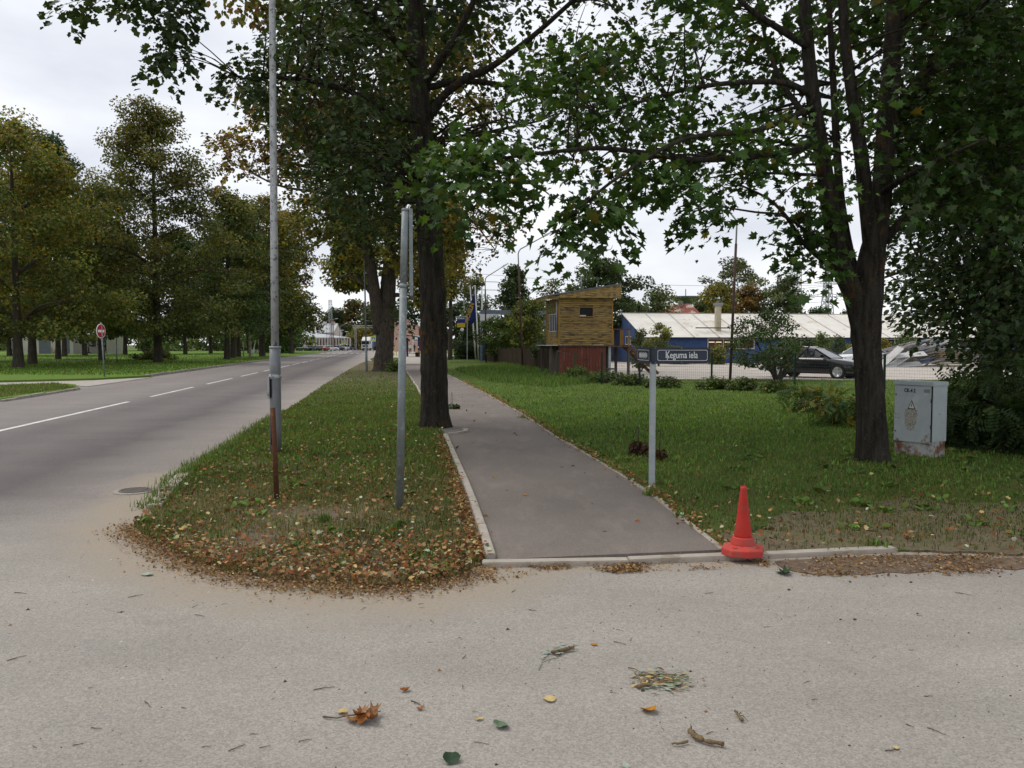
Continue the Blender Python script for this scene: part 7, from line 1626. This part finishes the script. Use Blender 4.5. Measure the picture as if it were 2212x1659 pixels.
# two people on the far grass: one skinned body each
pm('skin', (.45, .28, .21), (.42, .25, .19), 10, .6, 0); pm('cloth_white', (.62, .62, .62), (.5, .5, .5), 8, .85, .1); pm('cloth_dark', (.02, .022, .028), (.03, .03, .035), 8, .85, .1); pm('cloth_khaki', (.09, .085, .06), (.07, .065, .05), 8, .85, .1); pm('hair_dark', (.03, .02, .015), (.02, .014, .01), 8, .8, .2)
def person(label, px, Y, top_m, leg_m, rz, step):
    a = at(px, 745, Y); t = thing('person', label, 'person', (a[0], Y, .05), rz)
    J = [(0, 0, .94), (0, .0, 1.18), (0, 0, 1.40), (0, -.01, 1.50), (0, -.03, 1.62), (0, -.03, 1.74),
         (.19, 0, 1.40), (.25, -.02, 1.13), (.24, -.16, .90), (.24, -.20, .82), (-.19, 0, 1.40), (-.25, -.02, 1.13), (-.22, -.18, .92), (-.22, -.23, .85),
         (.10, 0, .90), (.11, -step * .5, .50), (.11, -step * .2, .09), (.11, -step * .2 - .16, .04), (-.10, 0, .90), (-.11, step * .3, .50), (-.11, step, .09), (-.11, step - .16, .04)]
    E = [(0, 1), (1, 2), (2, 3), (3, 4), (4, 5), (2, 6), (6, 7), (7, 8), (8, 9), (2, 10), (10, 11), (11, 12), (12, 13), (0, 14), (14, 15), (15, 16), (16, 17), (0, 18), (18, 19), (19, 20), (20, 21)]
    rad = [.15, .14, .15, .06, .095, .09, .075, .055, .04, .04, .075, .055, .04, .04, .10, .07, .05, .045, .10, .07, .05, .045]
    me = bpy.data.meshes.new('body'); me.from_pydata(J, E, []); o = link('body', me, top_m, t)
    sk = o.modifiers.new('skin', 'SKIN'); ss_ = o.modifiers.new('sub', 'SUBSURF'); ss_.levels = 2; ss_.render_levels = 2
    for i, v in enumerate(me.skin_vertices[0].data): v.radius = (rad[i], rad[i] * (.75 if i < 3 else 1)); v.use_root = (i == 0)
    dg = bpy.context.evaluated_depsgraph_get(); m2 = bpy.data.meshes.new_from_object(o.evaluated_get(dg)); o.modifiers.clear(); o.data = m2; m2.materials.clear()
    for q in (top_m, leg_m, 'skin', 'hair_dark'): m2.materials.append(MATS[q])
    for p_ in m2.polygons:
        z = p_.center.z; x = abs(p_.center.x); p_.use_smooth = True
        p_.material_index = 3 if (z > 1.70 or (z > 1.60 and p_.center.y > .0)) else 2 if z > 1.52 or (x > .18 and z < 1.02 and z > .7) else 1 if z < .95 else 0
    return t
person('person in white top and dark trousers standing by the timetable', 886, 138, 'cloth_white', 'cloth_khaki', R(20), .12)
person('person in dark clothes walking on the far grass', 895, 165, 'cloth_dark', 'cloth_dark', R(160), .22)

# overhead lines
pm('cable', (.30, .31, .33), (.26, .27, .29), 3, .7, 0)
for i, (x0_, y0_, x1_, y1_, Y, sag) in enumerate(((960, 584, 1990, 606, 240, 3), (985, 655, 1560, 668, 230, 2), (985, 665, 1560, 676, 232, 2), (560, 462, 960, 528, 100, .6), (980, 640, 1200, 660, 225, 1), (1717, 625, 2000, 560, 340, 2), (1717, 655, 1990, 610, 345, 2))):
    a, c_ = at(x0_, y0_, Y), at(x1_, y1_, Y); k = 12; P_ = [a + (c_ - a) * j / k - np.array((0, 0, sag * 4 * (j / k) * (1 - j / k))) for j in range(k + 1)]
    t = MB().tube(P_, .00022 * Y, 4).build('power_line', 'cable'); tag(t, ('long thin power line high across the sky over the yard', 'upper of two thin lines right of the dark spruce', 'lower of two thin lines right of the dark spruce', 'wire crossing the gap between park and road trees', 'short wire beyond the flagpoles', 'upper wire hanging at the pylons', 'lower wire hanging at the pylons')[i], 'power line', 'overhead lines')
Y = 215; a = at(1012, 745, Y); t = thing('wood_power_pole', 'pale double pole with cross arms behind the flagpoles', 'utility pole', (a[0], Y, 0)); z = at(0, 606, Y)[2]
for x in (-1.2, 2.2): MB().tube([(x, 0, 0), (x, 0, z + 1)], .16, 6).build('pole', 'pole_silver', t)
for zz_ in (z, z - 2.2): MB().bar((-5, 0, zz_), (8, 0, zz_ - .4), .22).build('cross_arm', 'sign_white', t)
a = at(1762, 745, 300); t = thing('small_power_pole', 'small distant pole with cross arms between the pylons', 'utility pole', (a[0], 300, 0)); z = at(0, 661, 300)[2]; MB().tube([(0, 0, 0), (0, 0, z)], .18, 6).build('pole', 'lattice', t); MB().bar((-1.6, 0, z - 1), (1.6, 0, z - 1), .2).build('cross_arm', 'lattice', t); MB().bar((-1.2, 0, z - 2.6), (1.2, 0, z - 2.6), .2).build('cross_arm', 'lattice', t)
